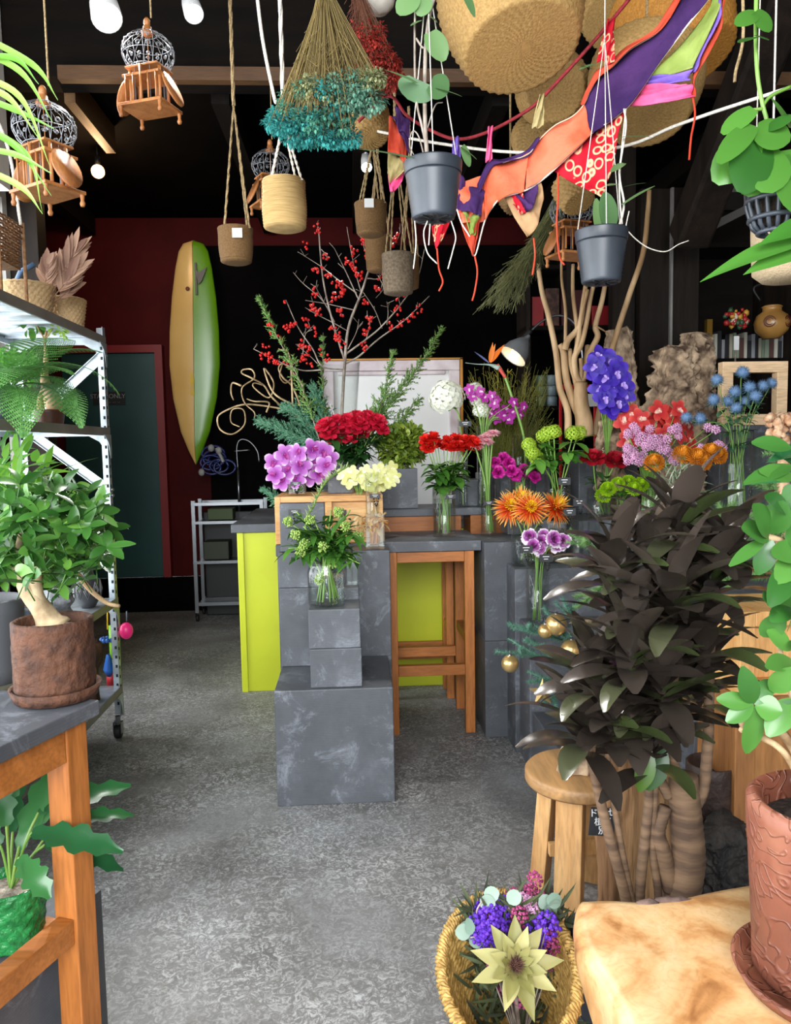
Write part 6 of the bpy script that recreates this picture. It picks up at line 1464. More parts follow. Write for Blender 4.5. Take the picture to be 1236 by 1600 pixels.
# surfboard on the wall
th = thing('surfboard', 'cream and green surfboard hanging on the dark red wall', 'surfboard', at(305, 725, 6.95)); top, bot = at(301, 374, 6.95), at(305, 726, 6.95); H_ = top.z - bot.z
def sw(t):  # half widths px, left / right of seam, t from bottom 0 to top 1
    L_ = [(0, 0), (.06, 10), (.15, 22), (.3, 33), (.45, 38), (.6, 37), (.75, 33), (.88, 27), (.95, 22), (.985, 15), (1, 0)]
    for a, c in zip(L_, L_[1:]):
        if a[0] <= t <= c[0]: f = (t - a[0]) / (c[0] - a[0]); return a[1] + (c[1] - a[1]) * f
    return 0
for s, m, nm in ((-1, mat('cream surfboard', '#d2a860', '#dcb670', scale=2, rough=.25), 'cream_half'), (1, mat('green surfboard', '#5a8a12', '#689a1a', scale=2, rough=.25), 'green_half')):
    b = MB()
    def fn(u, v, s=s):
        t = u; hw = sw(t) / 1200 * 6.95; c = bot.lerp(top, t); an = PI * (v - .5)
        return (c.x + s * hw * math.cos(an) + .002 * s, 6.98 + .045 * math.sin(an) * min(1, hw * 12) + (0), bot.z + H_ * t)
    b.grid(fn, 60, 16); b.build(nm, m, th)
b = MB(); fx = at(322, 402, 6.9); b.prism([(0, 0), (.02, -.13), (.05, -.1), (.1, .02), (.03, -.03)], 0, .012, Matrix.Rotation(PI / 2, 3, 'X'), (at(305, 420, 6.88).x, 6.9, at(305, 420, 6.88).z)); b.bx(at(305, 420, 6.9).x - .006, at(305, 420, 6.9).x + .01, 6.9, 6.925, at(305, 460, 6.9).z, at(305, 410, 6.9).z); b.build('fin', M['plastic'], th, False)
b = MB(); b.sph(at(293, 451, 6.92), .018, 10, 6, (1, .4, 1)); b.build('leash_plug', mat('brown plug', '#6a3a20', rough=.6), th)
b = MB(); b.box(at(300, 600, 6.924), (.035, .004, .2)); b.build('yellow_mark', mat('yellow wax mark', '#d8b020', '#c8a85a', scale=18, rough=.6), th, False)
b = MB(); b.tube([at(290, 400, 7.0), (at(290, 400, 7.0).x, 7.26, at(290, 400, 7).z)], .012); b.tube([at(310, 690, 7.0), (at(310, 690, 7.0).x, 7.26, at(310, 690, 7).z)], .012); b.build('wall_peg', M['rubber'], th)
# steel cart
th = thing('steel_cart', 'stainless steel wheeled cart left of the lime cabinet', 'cart', (at(340, 975, 5.9).x, 5.9, 0)); YK = onz(308, 972, 0).y; kx0, kx1 = X(301, YK, 850), X(301, YK, 850) + .62; 
for x in (kx0, kx1 - .03):
    for y in (YK, YK + .3):
        b = MB(); b.bx(x, x + .03, y, y + .03, .08, Z(783, YK, 300)); b.build('leg', M['steel'], th, False); b = MB(); b.lathe([(0, -.011), (.03, -.011), (.032, 0), (.03, .011), (0, .011)], (x + .015, y + .015, .033), 14, rot=Matrix.Rotation(PI / 2, 3, 'Y')); b.bx(x + .0, x + .003, y + .0, y + .03, .035, .08); b.build('wheel', M['rubber'], th)
for i, z in enumerate((Z(786, YK, 300), Z(815, YK, 300), Z(877, YK, 300))):
    b = MB(); b.bx(kx0 + .001, kx1 - .001, YK - .012, YK - .001, z - .025, z); b.bx(kx0, kx1, YK + .331, YK + .34, z - .025, z)
    if i: b.bx(kx0 + .031, kx1 - .031, YK + .0, YK + .33, z - .01, z - .006)
    b.build('tray', M['steel'], th, False)
b = MB(); z = Z(942, YK, 300); b.bx(kx0 + .031, kx1 - .031, YK, YK + .02, z - .03, z)
for i in range(5): y = YK + .03 + i * .06; b.bx(kx0 + .031, kx1 - .031, y, y + .025, z - .01, z)
b.build('slatted_rack', M['steel'], th, False)
b = MB(); b.bx(kx0 + .08, kx0 + .3, YK + .06, YK + .28, Z(877, YK, 300) + .001, Z(877, YK, 300) + .16); o = b.build('storage_box', mat('dark olive box', '#2c3020', rough=.6), None, False, bevel=.005); tag(o, 'dark olive storage box on the steel cart shelf', 'box')
b = MB(); b.bx(kx0 + .12, kx0 + .34, YK + .1, YK + .3, Z(815, YK, 300) + .001, Z(815, YK, 300) + .1); o = b.build('storage_box', mat('green storage box', '#3c4a22', rough=.6), None, False, bevel=.005); tag(o, 'green storage box on the top tray of the steel cart', 'box')
# tap, blue hose coil on the black wall
th = thing('sink_tap', 'thin curved chrome tap in the dark corner by the surfboard', 'tap', at(372, 715, 7.02)); b = MB(); ptube(b, [(372, 735), (370, 700), (376, 687), (390, 690), (402, 705), (405, 722)], 7.02, .006, 8); ptube(b, [(366, 705), (390, 703)], 7.02, .006, 6); b.tube([at(372, 735, 7.02), V((at(372, 735, 7.02).x, 7.02, .951))], .012, 8); b.build('spout', M['steel'], th)
b = MB(); b.bx(at(312, 770, 6.9).x, at(470, 770, 6.9).x, 7.0, 7.13, 0, .95); o = b.build('sink_counter', mat('dark sink counter', '#101114', rough=.5), None, False, bevel=.01); tag(o, 'dark sink counter in the shadow behind the steel cart', 'counter')
th = thing('hose_coil', 'coiled dark blue hose beside the surfboard tip', 'hose', at(345, 720, 6.7)); b = MB()
for k in range(7): c = at(340 + U(-14, 18), 722 + U(-14, 12), 6.95 + U(-.05, .05)); r = U(.07, .12); b.tube([c + V((math.cos(a * .4) * r, U(-.01, .01), math.sin(a * .4) * r * .7)) for a in range(17)], .011, 6, False)
b.build('coils', mat('navy hose', '#141c4a', '#1c2a6a', scale=4, rough=.4), th); b = MB()
for (x, y) in ((330, 700), (342, 704), (315, 738)): b.sph(at(x, y, 6.85), .03, 8, 6, (1, .8, 1.1))
ptube(b, [(338, 700), (346, 715), (349, 722)], 6.85, .016); b.build('white_plugs', mat('dull white plastic', '#8a8a88', rough=.6), th)
# shelves behind, centre right (dark) and right bay
SW = M['darkwood_x']
sx0, sx1 = at(822, 500, 5.5).x, at(990, 500, 5.5).x
th = thing('wall_shelf', 'dark wooden shelving behind the gooseneck lamp', 'shelf', ((sx0 + sx1) / 2, 5.6, 0)); b = MB()
for z in (1.0, Z(640, 5.5, 900), Z(515, 5.5, 900), Z(420, 5.5, 900)): b = MB(); b.bx(sx0, sx1, 5.5, 5.8, z, z + .03); b.build('shelf_board', SW, th, False)
for x in (sx0, (sx0 + sx1) / 2 - .1, sx1 - .03): b = MB(); b.bx(x, x + .03, 5.49, 5.81, 0, Z(395, 5.5, 900)); b.build('upright', M['darkwood_z'], th, False)
RD = mat('deep red box', '#7a0c12', '#8e1218', scale=4, rough=.5); z5 = Z(515, 5.5, 900) + .031; z6 = Z(640, 5.5, 900) + .031
def bxs(x0p, x1p, y0p, Y, z0, m, label, cat, name, d=.15):
    b = MB(); b.bx(X(x0p, Y, 600), X(x1p, Y, 600), Y, Y + d, z0, Z(y0p, Y, 600)); o = b.build(name, m, None, False, bevel=.003); tag(o, label, cat)
bxs(832, 850, 465, 5.52, z5, RD, 'tall dark red box on the shelf behind the lamp', 'box', 'red_box'); bxs(853, 874, 452, 5.52, z5, mat('brown bark pattern', '#2a1a14', '#5a3a2c', scale=30, rough=.8), 'brown textured box beside the dark red box', 'box', 'brown_box')
bxs(925, 963, 480, 5.52, z5, RD, 'wide red box behind the bare root tree', 'box', 'red_box'); bxs(878, 920, 455, 5.52, z5, mat('maroon cloth', '#3c0a10', rough=.8), 'maroon box behind the bare branches', 'box', 'maroon_box')
for i, (x, c) in enumerate(((846, '#5a6a50'), (862, '#7a8a92'))):
    for k in range(3):
        p = at(x, 600, 5.55); p.z = z6 + k * .075; b = MB(); b.lathe([(0, 0), (.04, 0), (.042, .06), (.036, .07), (0, .07)], (0, 0, 0), 20); o = b.build('jar', mat('stacked jar %d' % i, c, rough=.4), None, world=False); o.location = p
        tag(o, ('greenish' if i == 0 else 'greyish') + ' jar behind the airy grass, ' + ('bottom', 'middle', 'top')[k] + ' of its stack', 'jar')
z7 = Z(665, 5.2, 900)
th = thing('red_rack', 'small red metal rack behind the bare root tree', 'rack', (X(900, 5.2), 5.2, 1.1)); b = MB(); ra = mat('bright red metal', '#c0141a', rough=.4)
for x in (876, 930): b.tube([at(x, 600, 5.2), V((X(x, 5.2), 5.2, 1.0))], .012, 6)
b.bx(X(876, 5.2), X(935, 5.2), 5.19, 5.3, Z(613, 5.2), Z(605, 5.2)); b.build('frame', ra, th, False)
b = MB(); b.bx(X(903, 5.18), X(938, 5.18), 5.17, 5.185, Z(640, 5.18), Z(620, 5.18)); b.build('white_label', M['white'], th, False)
# right bay
rx0 = at(1098, 500, 5.4).x; rx1 = 3.05
th = thing('display_shelf', 'dark display shelving in the bay right of the timber column', 'shelf', ((rx0 + rx1) / 2, 5.5, 0)); b = MB()
for z in (1.0, Z(566, 5.4, 1170), Z(386, 5.4, 1170), Z(290, 5.4, 1170) + .25): b = MB(); b.bx(rx0, rx1, 5.4, 5.75, z, z + .03); b.build('shelf_board', M['darkwood_x'], th, False)
b = MB(); b.bx(rx0, rx1, 5.76, 5.8, 0, 3.3); b.build('back_panel', M['darkwood_x'], th, False)
b = MB(); a = at(1105, 345, 5.3); b.bx(a.x, a.x + .6, 5.3, 5.7, at(1105, 300, 5.3).z, at(1105, 285, 5.3).z)
b.box(at(1160, 330, 5.2), (.5, .03, .05), Matrix.Rotation(-.45, 3, 'Y')); o = b.build('stacked_boards', mat('dull grey board', '#4a4642', '#5a5550', scale=3, rough=.7), None, False); tag(o, 'dull grey boards stacked high on the display shelf', 'board')
random.seed(14); zb_ = Z(566, 5.4, 1170) + .031; x = rx0 + .1; cols = ['#7a8a72', '#c4c0b0', '#1c1c1e', '#8e9a86', '#26282a', '#b0a894', '#5a3a34', '#9a9aa0']; bm_ = [mat('book cover %d' % i, c, rough=.6) for i, c in enumerate(cols)]
k = 0; names = ['grey-green', 'cream', 'black', 'sage', 'charcoal', 'beige', 'brown', 'light grey']
while x < rx0 + .75 and k < 26:
    w = U(.018, .032); h = U(.11, .2); i = (k * 3 + 1) % 8; b = MB(); b.bx(x, x + w, 5.42, 5.56, zb_, zb_ + h); o = b.build('book', bm_[i], None, False, bevel=.001); tag(o, names[i] + ' book in the row behind the pine frame', 'book', names[i] + ' books behind the pine frame'); x += w + .003; k += 1
# decorative kumade-like rake and drum
c = at(1150, 505, 5.0); th = thing('festive_rake', 'red and gold festive ornament with white tag above the books', 'ornament', c); random.seed(19)
for nm, col, n in (('red_flowers', '#9c1c1c', 26), ('gold_ornaments', '#b8862a', 14), ('cream_charms', '#c8b8a0', 10), ('green_leaves', '#2c4a30', 10)):
    b = MB()
    for i in range(n): a = U(.2, 2.9); r = U(.02, .1); b.sph(c + V((math.cos(a) * r * 1.1, U(-.03, .02), math.sin(a) * r * 1.2 - .03)), U(.01, .02), 7, 5, nz=.5)
    b.build(nm, mat('festive ' + nm, col, rough=.5), th)
b = MB(); b.box(c + V((0, -.01, -.13)), (.035, .006, .09)); b.build('paper_tag', M['white'], th, False); b = MB(); b.tube([c + V((0, 0, -.1)), c + V((0, 0, -.25))], .006, 6); b.build('handle', M['twig'], th)
c = at(1206, 505, 5.0); th = thing('painted_jar', 'honey-coloured jar with red rosette medallions beside the festive ornament', 'jar', c + V((0, 0, -.1))); b = MB()
b.lathe([(0, -.1), (.05, -.1), (.1, -.05), (.112, 0), (.095, .05), (.06, .075), (.058, .1), (.066, .105), (.05, .115), (0, .115)], c, 36); b.build('body', mat('honey lacquer', '#8a6230', '#a87c40', scale=5, rough=.3), th)
for s in (-1, 1):
    b = MB(); o_ = c + V((s * .06, -.092 + .01, .0)); q = frame(V((s * .55, -1, 0)))
    for r in (.034, .022, .01): b.tube([o_ + q @ V((math.cos(a * PI / 8) * r, math.sin(a * PI / 8) * r, .004)) for a in range(17)], .004, 5, False)
    b.build('rosette', mat('oxblood rosette', '#4a1410', rough=.5), th)
b = MB(); ptube(b, [(1188, 470), (1178, 450), (1200, 440), (1236, 420)], 5.0, .008); b.build('strap', M['rubber'], th)
# ================================================================== overhead: hanging things
CEIL = 4.28
def cord(p, m=None, r=.002, parent=None, name='cord', top=None, q=None):
    b = MB(); b.tube([p, V((p[0] if q is None else q[0], p[1] if q is None else q[1], top or CEIL))], r, 5); return b.build(name, m or M['rope'], parent)
def hang_basket(px0, px1, pyt, pyb, Y, knot, label, m=None, tagc=False, white=False, r1k=1.0):
    xm = (px0 + px1) / 2; top = at(xm, pyt, Y); bot = at(xm, pyb, Y); r = (px1 - px0) / 2 / 1200 * Y; h = top.z - bot.z
    th = thing('hanging_basket', label, 'hanging basket', bot); b = MB(); prof = [(0, 0), (r * .75 * r1k, .0)]; n = 16
    for i in range(n * 2 + 1):
        t = i / (n * 2); prof.append((r * (r1k + (1 - r1k) * t) * (.95 + .05 * math.sin(PI * min(1, t * 1.3))) + (.0022 if i % 2 else 0), .006 + (h - .006) * t))
    prof += [(r * .93, h), (r * .85, .015), (0, .015)]; b.lathe(prof, bot, 40); b.build('body', m or M['jute'], th)
    kn = at(*knot, Y); rm = M['wrope'] if white else M['rope']
    for k in range(4):
        a = PI / 4 + k * PI / 2 + .2; e = top + V((math.cos(a) * r * .93, math.sin(a) * r * .93, -.01)); b = MB(); P0 = [e.lerp(kn, i / 24) for i in range(25)]
        for w in (0, PI): b.tube([p + V((math.cos(i * 1.3 + w), math.sin(i * 1.3 + w), 0)) * .0028 for i, p in enumerate(P0)], .0032, 5)
        b.build('rope', rm, th)
    if kn.z < CEIL - .05:
        b = MB(); tp = V((kn.x, kn.y, (3.46 if Y > 4.2 else CEIL)))
        P0 = [kn.lerp(tp, i / 30) for i in range(31)]
        for w in (0, 2, 4): b.tube([p + V((math.cos(i * 1.1 + w), math.sin(i * 1.1 + w), 0)) * .005 for i, p in enumerate(P0)], .005, 5)
        b.build('rope_top', rm, th)
    if tagc:
        b = MB(); b.box(at(tagc[0], tagc[1], Y) + V((0, -r - .004, 0)), (.045, .002, .042)); b.build('paper_tag', M['white'], th, False)
    return th
JD = mat('dark woven jute', '#604527', '#755731', scale=160, rough=.9, bump=.5, bscale=120)
hang_basket(342, 397, 357, 412, 3.7, (365, 165), 'brown jute hanging basket with white tag, left of the pale one', JD, tagc=(375, 372), r1k=.86)
hang_basket(412, 479, 283, 359, 3.1, (443, 190), 'pale jute hanging basket below the teal dried bundle', M['jute'], white=True, r1k=.98)
hang_basket(554, 606, 318, 369, 3.9, (582, 225), 'small brown hanging basket with tag behind the pot cords', JD, tagc=(576, 326), r1k=.8)
hang_basket(570, 612, 370, 425, 4.5, (590, 240), 'lower brown hanging basket behind the berry branches', JD, r1k=.8)
hang_basket(597, 648, 397, 460, 4.3, (618, 240), 'grey-brown hanging basket overlapping another behind the berries', mat('grey brown jute', '#5a4c3c', '#7a6a56', scale=80, rough=.9, bump=.6), r1k=.9)
hang_basket(622, 656, 400, 452, 4.6, (640, 250), 'dark hanging basket half hidden at the right behind the berries', JD, r1k=.9)
# bird cages
WIRE = mat('grey wire', '#8a8d92', rough=.4, metal=.7)
CW = wood('cage wood', '#8a4f22', '#c08048', 'z', scale=12)
def birdcage(px, pyt, pyb, Y, rz, label, cordtop=True, detail=1):
    top = at(px, pyt, Y); bot = at(px, pyb, Y); H_ = top.z - bot.z; s = H_ / .4; th = thing('birdcage', label, 'birdcage', bot); q = Matrix.Rotation(rz, 3, 'Z')
    T = lambda x, y, z: bot + q @ (V((x, y, z)) * s)
    b = MB(); b.box(T(0, 0, .045), V((.2, .16, .012)) * s, q); b.box(T(0, 0, .16), V((.17, .13, .01)) * s, q); b.box(T(0, 0, .195), V((.15, .115, .008)) * s, q); b.build('floor_plate', CW, th, False, bevel=.002)
    b = MB(); n = 10; 
    for i in range(6): a = 2 * PI * i / 6 + PI / 6; b.tube([T(.078 * math.cos(a), .06 * math.sin(a), .045), T(.078 * math.cos(a), .06 * math.sin(a), .195)], .0065 * s, 6)
    for k in range(5): b.tube([T(-.07 + .035 * k, -.062, .06), T(-.07 + .035 * k, -.062, .16)], .004 * s, 5)
    for x in (-.09, .09):
        for y in (-.07, .07): b.lathe([(0, 0), (.007 * s, 0), (.01 * s, .01 * s), (.006 * s, .02 * s), (.008 * s, .035 * s), (.008 * s, .042 * s)], T(x, y, 0), 8)
    b.build('posts', CW, th)
    for sx in (-1, 1):
        b = MB(); q2 = q @ Matrix.Rotation(sx * 1.15, 3, 'Y'); b.lathe([(0, 0), (.075 * s, 0), (.075 * s, .007 * s), (0, .007 * s)], T(sx * .105, 0, .105), 24, rot=q2, sq=(1.0, .72)); b.build('side_wing', CW, th)
    b = MB(); prof = [(.072, .198), (.088, .215), (.102, .245), (.104, .27), (.092, .3), (.066, .325), (.04, .338), (.022, .345), (.014, .352)]
    for k in range(16):
        a = 2 * PI * k / 16; b.tube([T(r * math.cos(a), r * math.sin(a), z) for r, z in prof], .0014 * s, 4, False)
    for r, z in (prof[0], prof[2], prof[4], prof[6]): b.tube([T(r * math.cos(a * PI / 16), r * math.sin(a * PI / 16), z) for a in range(33)], .0014 * s, 4, False)
    for k in range(16):
        a0 = 2 * PI * (k + .5) / 16
        for (r, z, rr) in ((.103, .257, .011), (.09, .222, .008), (.098, .29, .008)):
            pts = []
            for j in range(15): f = j / 14; an = f * 4 * PI; q3 = rr * (1 - f * .7); aa = a0 + math.cos(an) * q3 / r; pts.append(T(r * math.cos(aa), r * math.sin(aa), z + math.sin(an) * q3))
            b.tube(pts, .0012 * s, 3, False)
    for k in range(12): a = 2 * PI * k / 12; b.tube([T(.07 * math.cos(a), .055 * math.sin(a), .05), T(.07 * math.cos(a), .055 * math.sin(a), .195)], .0012 * s, 4, False)
    b.build('wire_dome', WIRE, th); b = MB(); b.lathe([(0, .4), (.006, .4), (.012, .392), (.014, .375), (.01, .372), (.016, .365), (.018, .35), (.026, .345), (.024, .335), (0, .335)], bot, 16) if s == 1 else b.lathe([(r * s, z * s) for r, z in ((0, .4), (.006, .4), (.012, .392), (.014, .375), (.01, .372), (.016, .365), (.018, .35), (.026, .345), (.024, .335), (0, .335))], bot, 16); b.build('finial', CW, th)
    b = MB(); b.tube([T(0, -.02, .21), T(0, .02, .21)], .006 * s, 6); b.tube([T(0, 0, .33), T(0, 0, .22)], .0015 * s, 4); b.build('perch', CW, th)
    b = MB(); b.tube([top, V((top.x, top.y, CEIL if Y < 4.2 else 3.44))], .0035, 5); b.build('cord', M['rope'], th); return th
birdcage(236, 28, 188, 3.1, -.35, 'hanging wooden birdcage with wire dome, upper left centre')
birdcage(76, 134, 322, 2.75, -.6, 'hanging wooden birdcage behind the strap leaves, far left')
birdcage(425, 218, 335, 4.25, .5, 'hanging birdcage half hidden behind the pale jute basket')
birdcage(893, 280, 415, 3.3, .3, 'orange wooden birdcage behind the right black pot')
# dried bundles
def bundle(label, top, heads, n, Y, cols, stemcol, spread, hr, seed, name='dried_bundle'):
    random.seed(seed); th = thing(name, label, 'dried flowers', at(top[0], max(10, top[1]), Y)); b = MB(); hb = [MB() for _ in cols]; T_ = at(*top, Y)
    for i in range(n):
        (hx_, hy_, rx, ry, ci) = heads[i % len(heads)]; a = U(0, 6.28); r = math.sqrt(R()); x, y = hx_ + rx * r * math.cos(a), hy_ + ry * r * math.sin(a); yy = Y + U(-spread, spread); e = at(x, y, yy); m1 = T_.lerp(e, .35) + V((U(-.02, .02), U(-.02, .02), 0)); m1.x = T_.x + (e.x - T_.x) * .22
        b.tube(catmull([T_ + V((U(-.02, .02), U(-.02, .02), .1)), T_ + V((U(-.02, .02), U(-.02, .02), 0)), m1, e], 4), .0013, 3, False)
        for k in range(3): s = m1.lerp(e, U(.2, .9)); b.tube([s, s + V((U(-.04, .04), U(-.03, .03), -U(.03, .08)))], .0009, 3, False)
        h = hb[ci]
        for k in range(44): d = V((U(-1, 1), U(-1, 1), U(-1, 1))); d = d.normalized(); s = e + d * hr * U(.2, 1); h.leaf(s, d, (0, 0, 1), .013, .009, .8, 'round', 2, .4, 3)
    b.build('dry_stems', leafmat('dry stems ' + label[:9], *stemcol, .8, 0), th)
    for h, c in zip(hb, cols):
        if h.v: h.build('flower_heads', leafmat('fluff ' + c[0], *c, .9, .1), th)
    b = MB(); b.tube([T_, V((T_.x, T_.y, CEIL))], .004, 5); b.build('cord', M['rope'], th); return th
bundle('big hanging bunch of dried stems with teal and green fluffy heads', (505, -60), [(445, 190, 28, 16, 0), (480, 205, 40, 20, 0), (470, 165, 30, 25, 1), (520, 195, 45, 22, 1), (500, 160, 40, 28, 0), (560, 155, 40, 16, 2), (535, 130, 45, 15, 2), (490, 140, 30, 15, 3), (580, 125, 15, 8, 3), (530, 215, 30, 8, 0)], 330, 2.6, [('#1c6f6c', '#3fa39c'), ('#2a6a58', '#5a9a80'), ('#4f8a76', '#86b096'), ('#7c8458', '#a8ac7c')], ('#6a5a34', '#a08a54'), .1, .024, 15)
bundle('hanging bunch of dried stems with rust-red fluffy heads, behind the teal one', (545, -90), [(590, 75, 18, 30, 0), (605, 110, 18, 22, 0), (570, 60, 25, 20, 0), (600, 130, 12, 12, 1), (580, 100, 18, 18, 1)], 150, 2.95, [('#8c1f18', '#b83a2a'), ('#742018', '#a04030')], ('#5a2f22', '#8a5a40'), .08, .024, 16)
# olive feathery bundle at right centre
th = thing('feather_bundle', 'dark olive peacock-like feather bundle hanging under the bunting', 'feathers', at(860, 300, 3.6)); b = MB(); random.seed(17)
for i in range(90):
    x, y = U(738, 800), U(430, 492); x += (492 - y) * .6; P_ = catmull([at(880 + U(-12, 12), 300 + U(-10, 20), 3.6), at(850 + U(-18, 18), 370, 3.6 + U(-.08, .08)), at(x, y, 3.6 + U(-.12, .12))], 7); b.tube(P_, .0012, 3, False)
    for k in range(26):
        t = U(.35, 1); s = P_[int(t * (len(P_) - 1))]; d = (P_[-1] - P_[0]).normalized() + V((U(-1, 1), U(-.5, .5), U(-1, .6))) * .8; b.tube([s, s + d.normalized() * U(.03, .06)], .0008, 3, False)
b.tube([at(880, 300, 3.6), V((at(880, 300, 3.6).x, 3.6, CEIL))], .004, 5)
b.build('barbs', leafmat('olive feather', '#3a4024', '#7a7a48', .7, 0), th)
# woven baskets under the roof
def roofbasket(px, py, Y, r, h, ax, label, m, rows=26, nw=70, flat=.35, am=.0035):
    c = at(px, py, Y); q = frame(V(ax)); th = thing('woven_basket', label, 'basket', c); b = MB(); prof = [(0, 0)]; N_ = rows
    pr = []
    for i in range(N_ * 2 + 1):
        t = i / (N_ * 2)
        if t < flat: pr.append((r * .78 * t / flat, -.0))
        else: u = (t - flat) / (1 - flat); pr.append((r * (.78 + .22 * math.sin(u * PI * .62)), -h * u - .02 * r * (1 - math.cos(u * PI / 2))))
    pr = [(rr_ + (.0018 if i % 2 else 0), z + (.0015 if i % 2 else 0)) for i, (rr_, z) in enumerate(pr)]; k = len(pr)
    inn = [(max(0, rr_ - .008), z - .007) for rr_, z in pr[::-4]]
    b.lathe(pr + inn, c, 140 if r > .15 else 90, rot=q, mod=lambda i, a, rr_, z: am * math.sin(nw * a / 2 + PI * (i // 2)) * (1 if rr_ > .03 else 0) if i < k else 0)
    b.build('body', m, th); e = c + q @ V((0, 0, -h)); b = MB(); b.tube([e, V((e.x, e.y, CEIL))], .005, 6); b.build('cord', M['rope'], th)
    return th
SGO = mat('orange straw weave', '#a0681f', '#bd8232', scale=130, rough=.75, bump=.5, bscale=90)
roofbasket(815, 78, 2.55, .235, .26, (.12, -.35, -1), 'largest woven straw basket hanging at top centre right', M['seagrass'])
roofbasket(1005, 172, 2.75, .2, .2, (-.25, -.5, -1), 'woven straw basket with spiral base above the white rope', M['seagrass'], am=.002)
roofbasket(1075, 95, 3.3, .25, .3, (.25, -.3, -1), 'orange-toned woven basket behind the green pennant', SGO)
roofbasket(968, 30, 3.75, .215, .3, (-.1, -.5, -1), 'straw basket between the two largest, at the top edge', M['seagrass'])
roofbasket(868, 140, 3.0, .14, .12, (-.1, -1, -.5), 'small straw basket showing its round spiral base', M['seagrass'], rows=20, nw=50)
roofbasket(832, 222, 3.45, .094, .12, (-.2, -.8, -.5), 'small straw basket left of the spiral-based one, below it', M['seagrass'], rows=14, nw=40)
roofbasket(905, 318, 3.1, .078, .11, (.2, -.5, -.9), 'little straw basket behind the patterned red pennant', M['seagrass'], rows=14, nw=40)
roofbasket(808, 322, 3.6, .07, .1, (.2, -.5, -.9), 'little dark straw basket behind the tan pennant', JD, rows=12, nw=36)
roofbasket(580, 215, 3.2, .085, .12, (.1, -.4, -1), 'golden ribbed basket under the red dried bundle', M['seagrass'], rows=16, nw=44)
th = thing('white_basket', 'pale wrapped basket bottom at the top edge near the dried bundles', 'basket', at(592, 5, 3.0)); b = MB(); b.lathe([(0, -.05), (.03, -.045), (.055, -.02), (.07, .04), (.07, .12)], at(592, 0, 3.0), 24, mod=lambda i, a, r, z: .002 * math.sin(a * 12)); b.tube([at(592, 0, 3.0) + V((0, 0, .12)), V((at(592, 0, 3.0).x, 3.0, CEIL))], .004, 5); b.build('body', mat('pale cloth', '#b8b0a4', '#d0c8bc', scale=20, rough=.8), th)
# hanging plastic pots with heart-leaf plants
HL = leafmat('heart leaf', '#35603a', '#7ba066', .35, .3); HL2 = leafmat('bright heart leaf', '#2f6426', '#5c963c', .3, .35)
def blackpot(px0, px1, pyt, pyb, Y, knots, label, rtop=None):
    xm = (px0 + px1) / 2; top = at(xm, pyt + 6, Y); bot = at(xm, pyb - 4, Y); r = (px1 - px0) / 2 / 1200 * Y; h = top.z - bot.z; th = thing('hanging_pot', label, 'pot', bot); b = MB()
    prof = [(0, .006), (r * .5, .0), (r * .72, .0), (r * .74, .004)] + [(r * (.74 + .2 * i / 20) + (.0008 if i % 2 else 0), .004 + h * .76 * i / 20) for i in range(1, 21)] + [(r * .955, h * .78), (r * .975, h * .8), (r, h * .98), (r, h), (r * .96, h), (r * .93, h * .8), (r * .7, .01), (0, .012)]
    b.lathe(prof, bot, 48); b.build('body', M['plastic'], th); b = MB()
    for k in range(8): a = k * PI / 4; b.box(bot + V((math.cos(a) * r * .45, math.sin(a) * r * .45, -.0015)), (r * .4, .008, .003), Matrix.Rotation(a, 3, 'Z'))
    b.build('drain_holes', M['hole'], th, False); b = MB(); b.lathe([(0, h * .85), (r * .9, h * .84)], bot, 20); b.build('soil', M['soil'], th); kn = at(*knots, Y)
    for k in range(3):
        a = .4 + k * 2 * PI / 3; b = MB(); b.tube([top + V((math.cos(a) * r * .97, math.sin(a) * r * .97, -.005)), kn], .0016, 5); b.build('string', M['wrope'], th)
    b = MB(); b.tube([kn, V((kn.x, kn.y, CEIL))], .002, 5); b.build('string_top', M['wrope'], th); return th, top, r
YA = 2.1
_, tp, r_ = blackpot(633, 722, 248, 346, YA, (668, -40), 'grey-black plastic hanging pot, left of the two')
th = plant('heart_leaf_hoya', 'heart-leaved trailing plant with pale stems in the left hanging pot', 'plant', tp); b = MB()
for pts, r in (([(672, 255), (660, 200), (650, 150), (648, 60), (650, -20)], .0035), ([(668, 255), (664, 180), (665, 80), (672, 20), (682, -10)], .006), ([(665, 255), (655, 215), (645, 205), (640, 225), (648, 245)], .002), ([(668, 200), (680, 165), (692, 160)], .002), ([(650, 60), (662, 75), (668, 60)], .003)): ptube(b, pts, YA, [r, r * .7])
b.build('stems', M['twig'], th); b = MB()
for (x0, y0, x1, y1, w, dy, nx) in ((672, 255, 560, 230, .03, -.1, (0, -.3, 1)), (650, 130, 600, 107, .03, -.1, (.3, -.3, 1)), (655, 125, 643, 158, .1, .02, (0, -1, .2)), (672, 130, 700, 145, .085, 0, (.1, -1, .3)), (680, 138, 722, 150, .03, 0, (0, -.4, 1)), (672, 50, 694, 95, .06, 0, (0, -1, .2)), (660, 32, 642, 40, .05, 0, (0, -.5, 1)), (670, 25, 683, 35, .04, 0, (0, -.5, 1)), (650, -8, 622, 22, .06, 0, (0, -1, .3)), (665, -5, 655, 25, .05, 0, (0, -1, .3)), (712, 225, 745, 248, .04, .03, (0, -.6, 1)), (718, -30, 742, 26, .03, 0, (.4, -1, .3)), (722, 228, 735, 260, .03, .03, (.2, -1, .3))): L2(b, x0, y0, x1, y1, w, YA - .02, dy, .15, 'heart', nx, .08)
b.build('leaves', HL, th); b = MB()
for pts in ([(648, 345), (650, 380), (646, 420)], [(668, 345), (662, 365), (668, 395), (683, 412)], [(705, 345), (712, 370), (708, 390), (700, 420)], [(672, 350), (670, 383)]): ptube(b, pts, YA, .0018, 5)
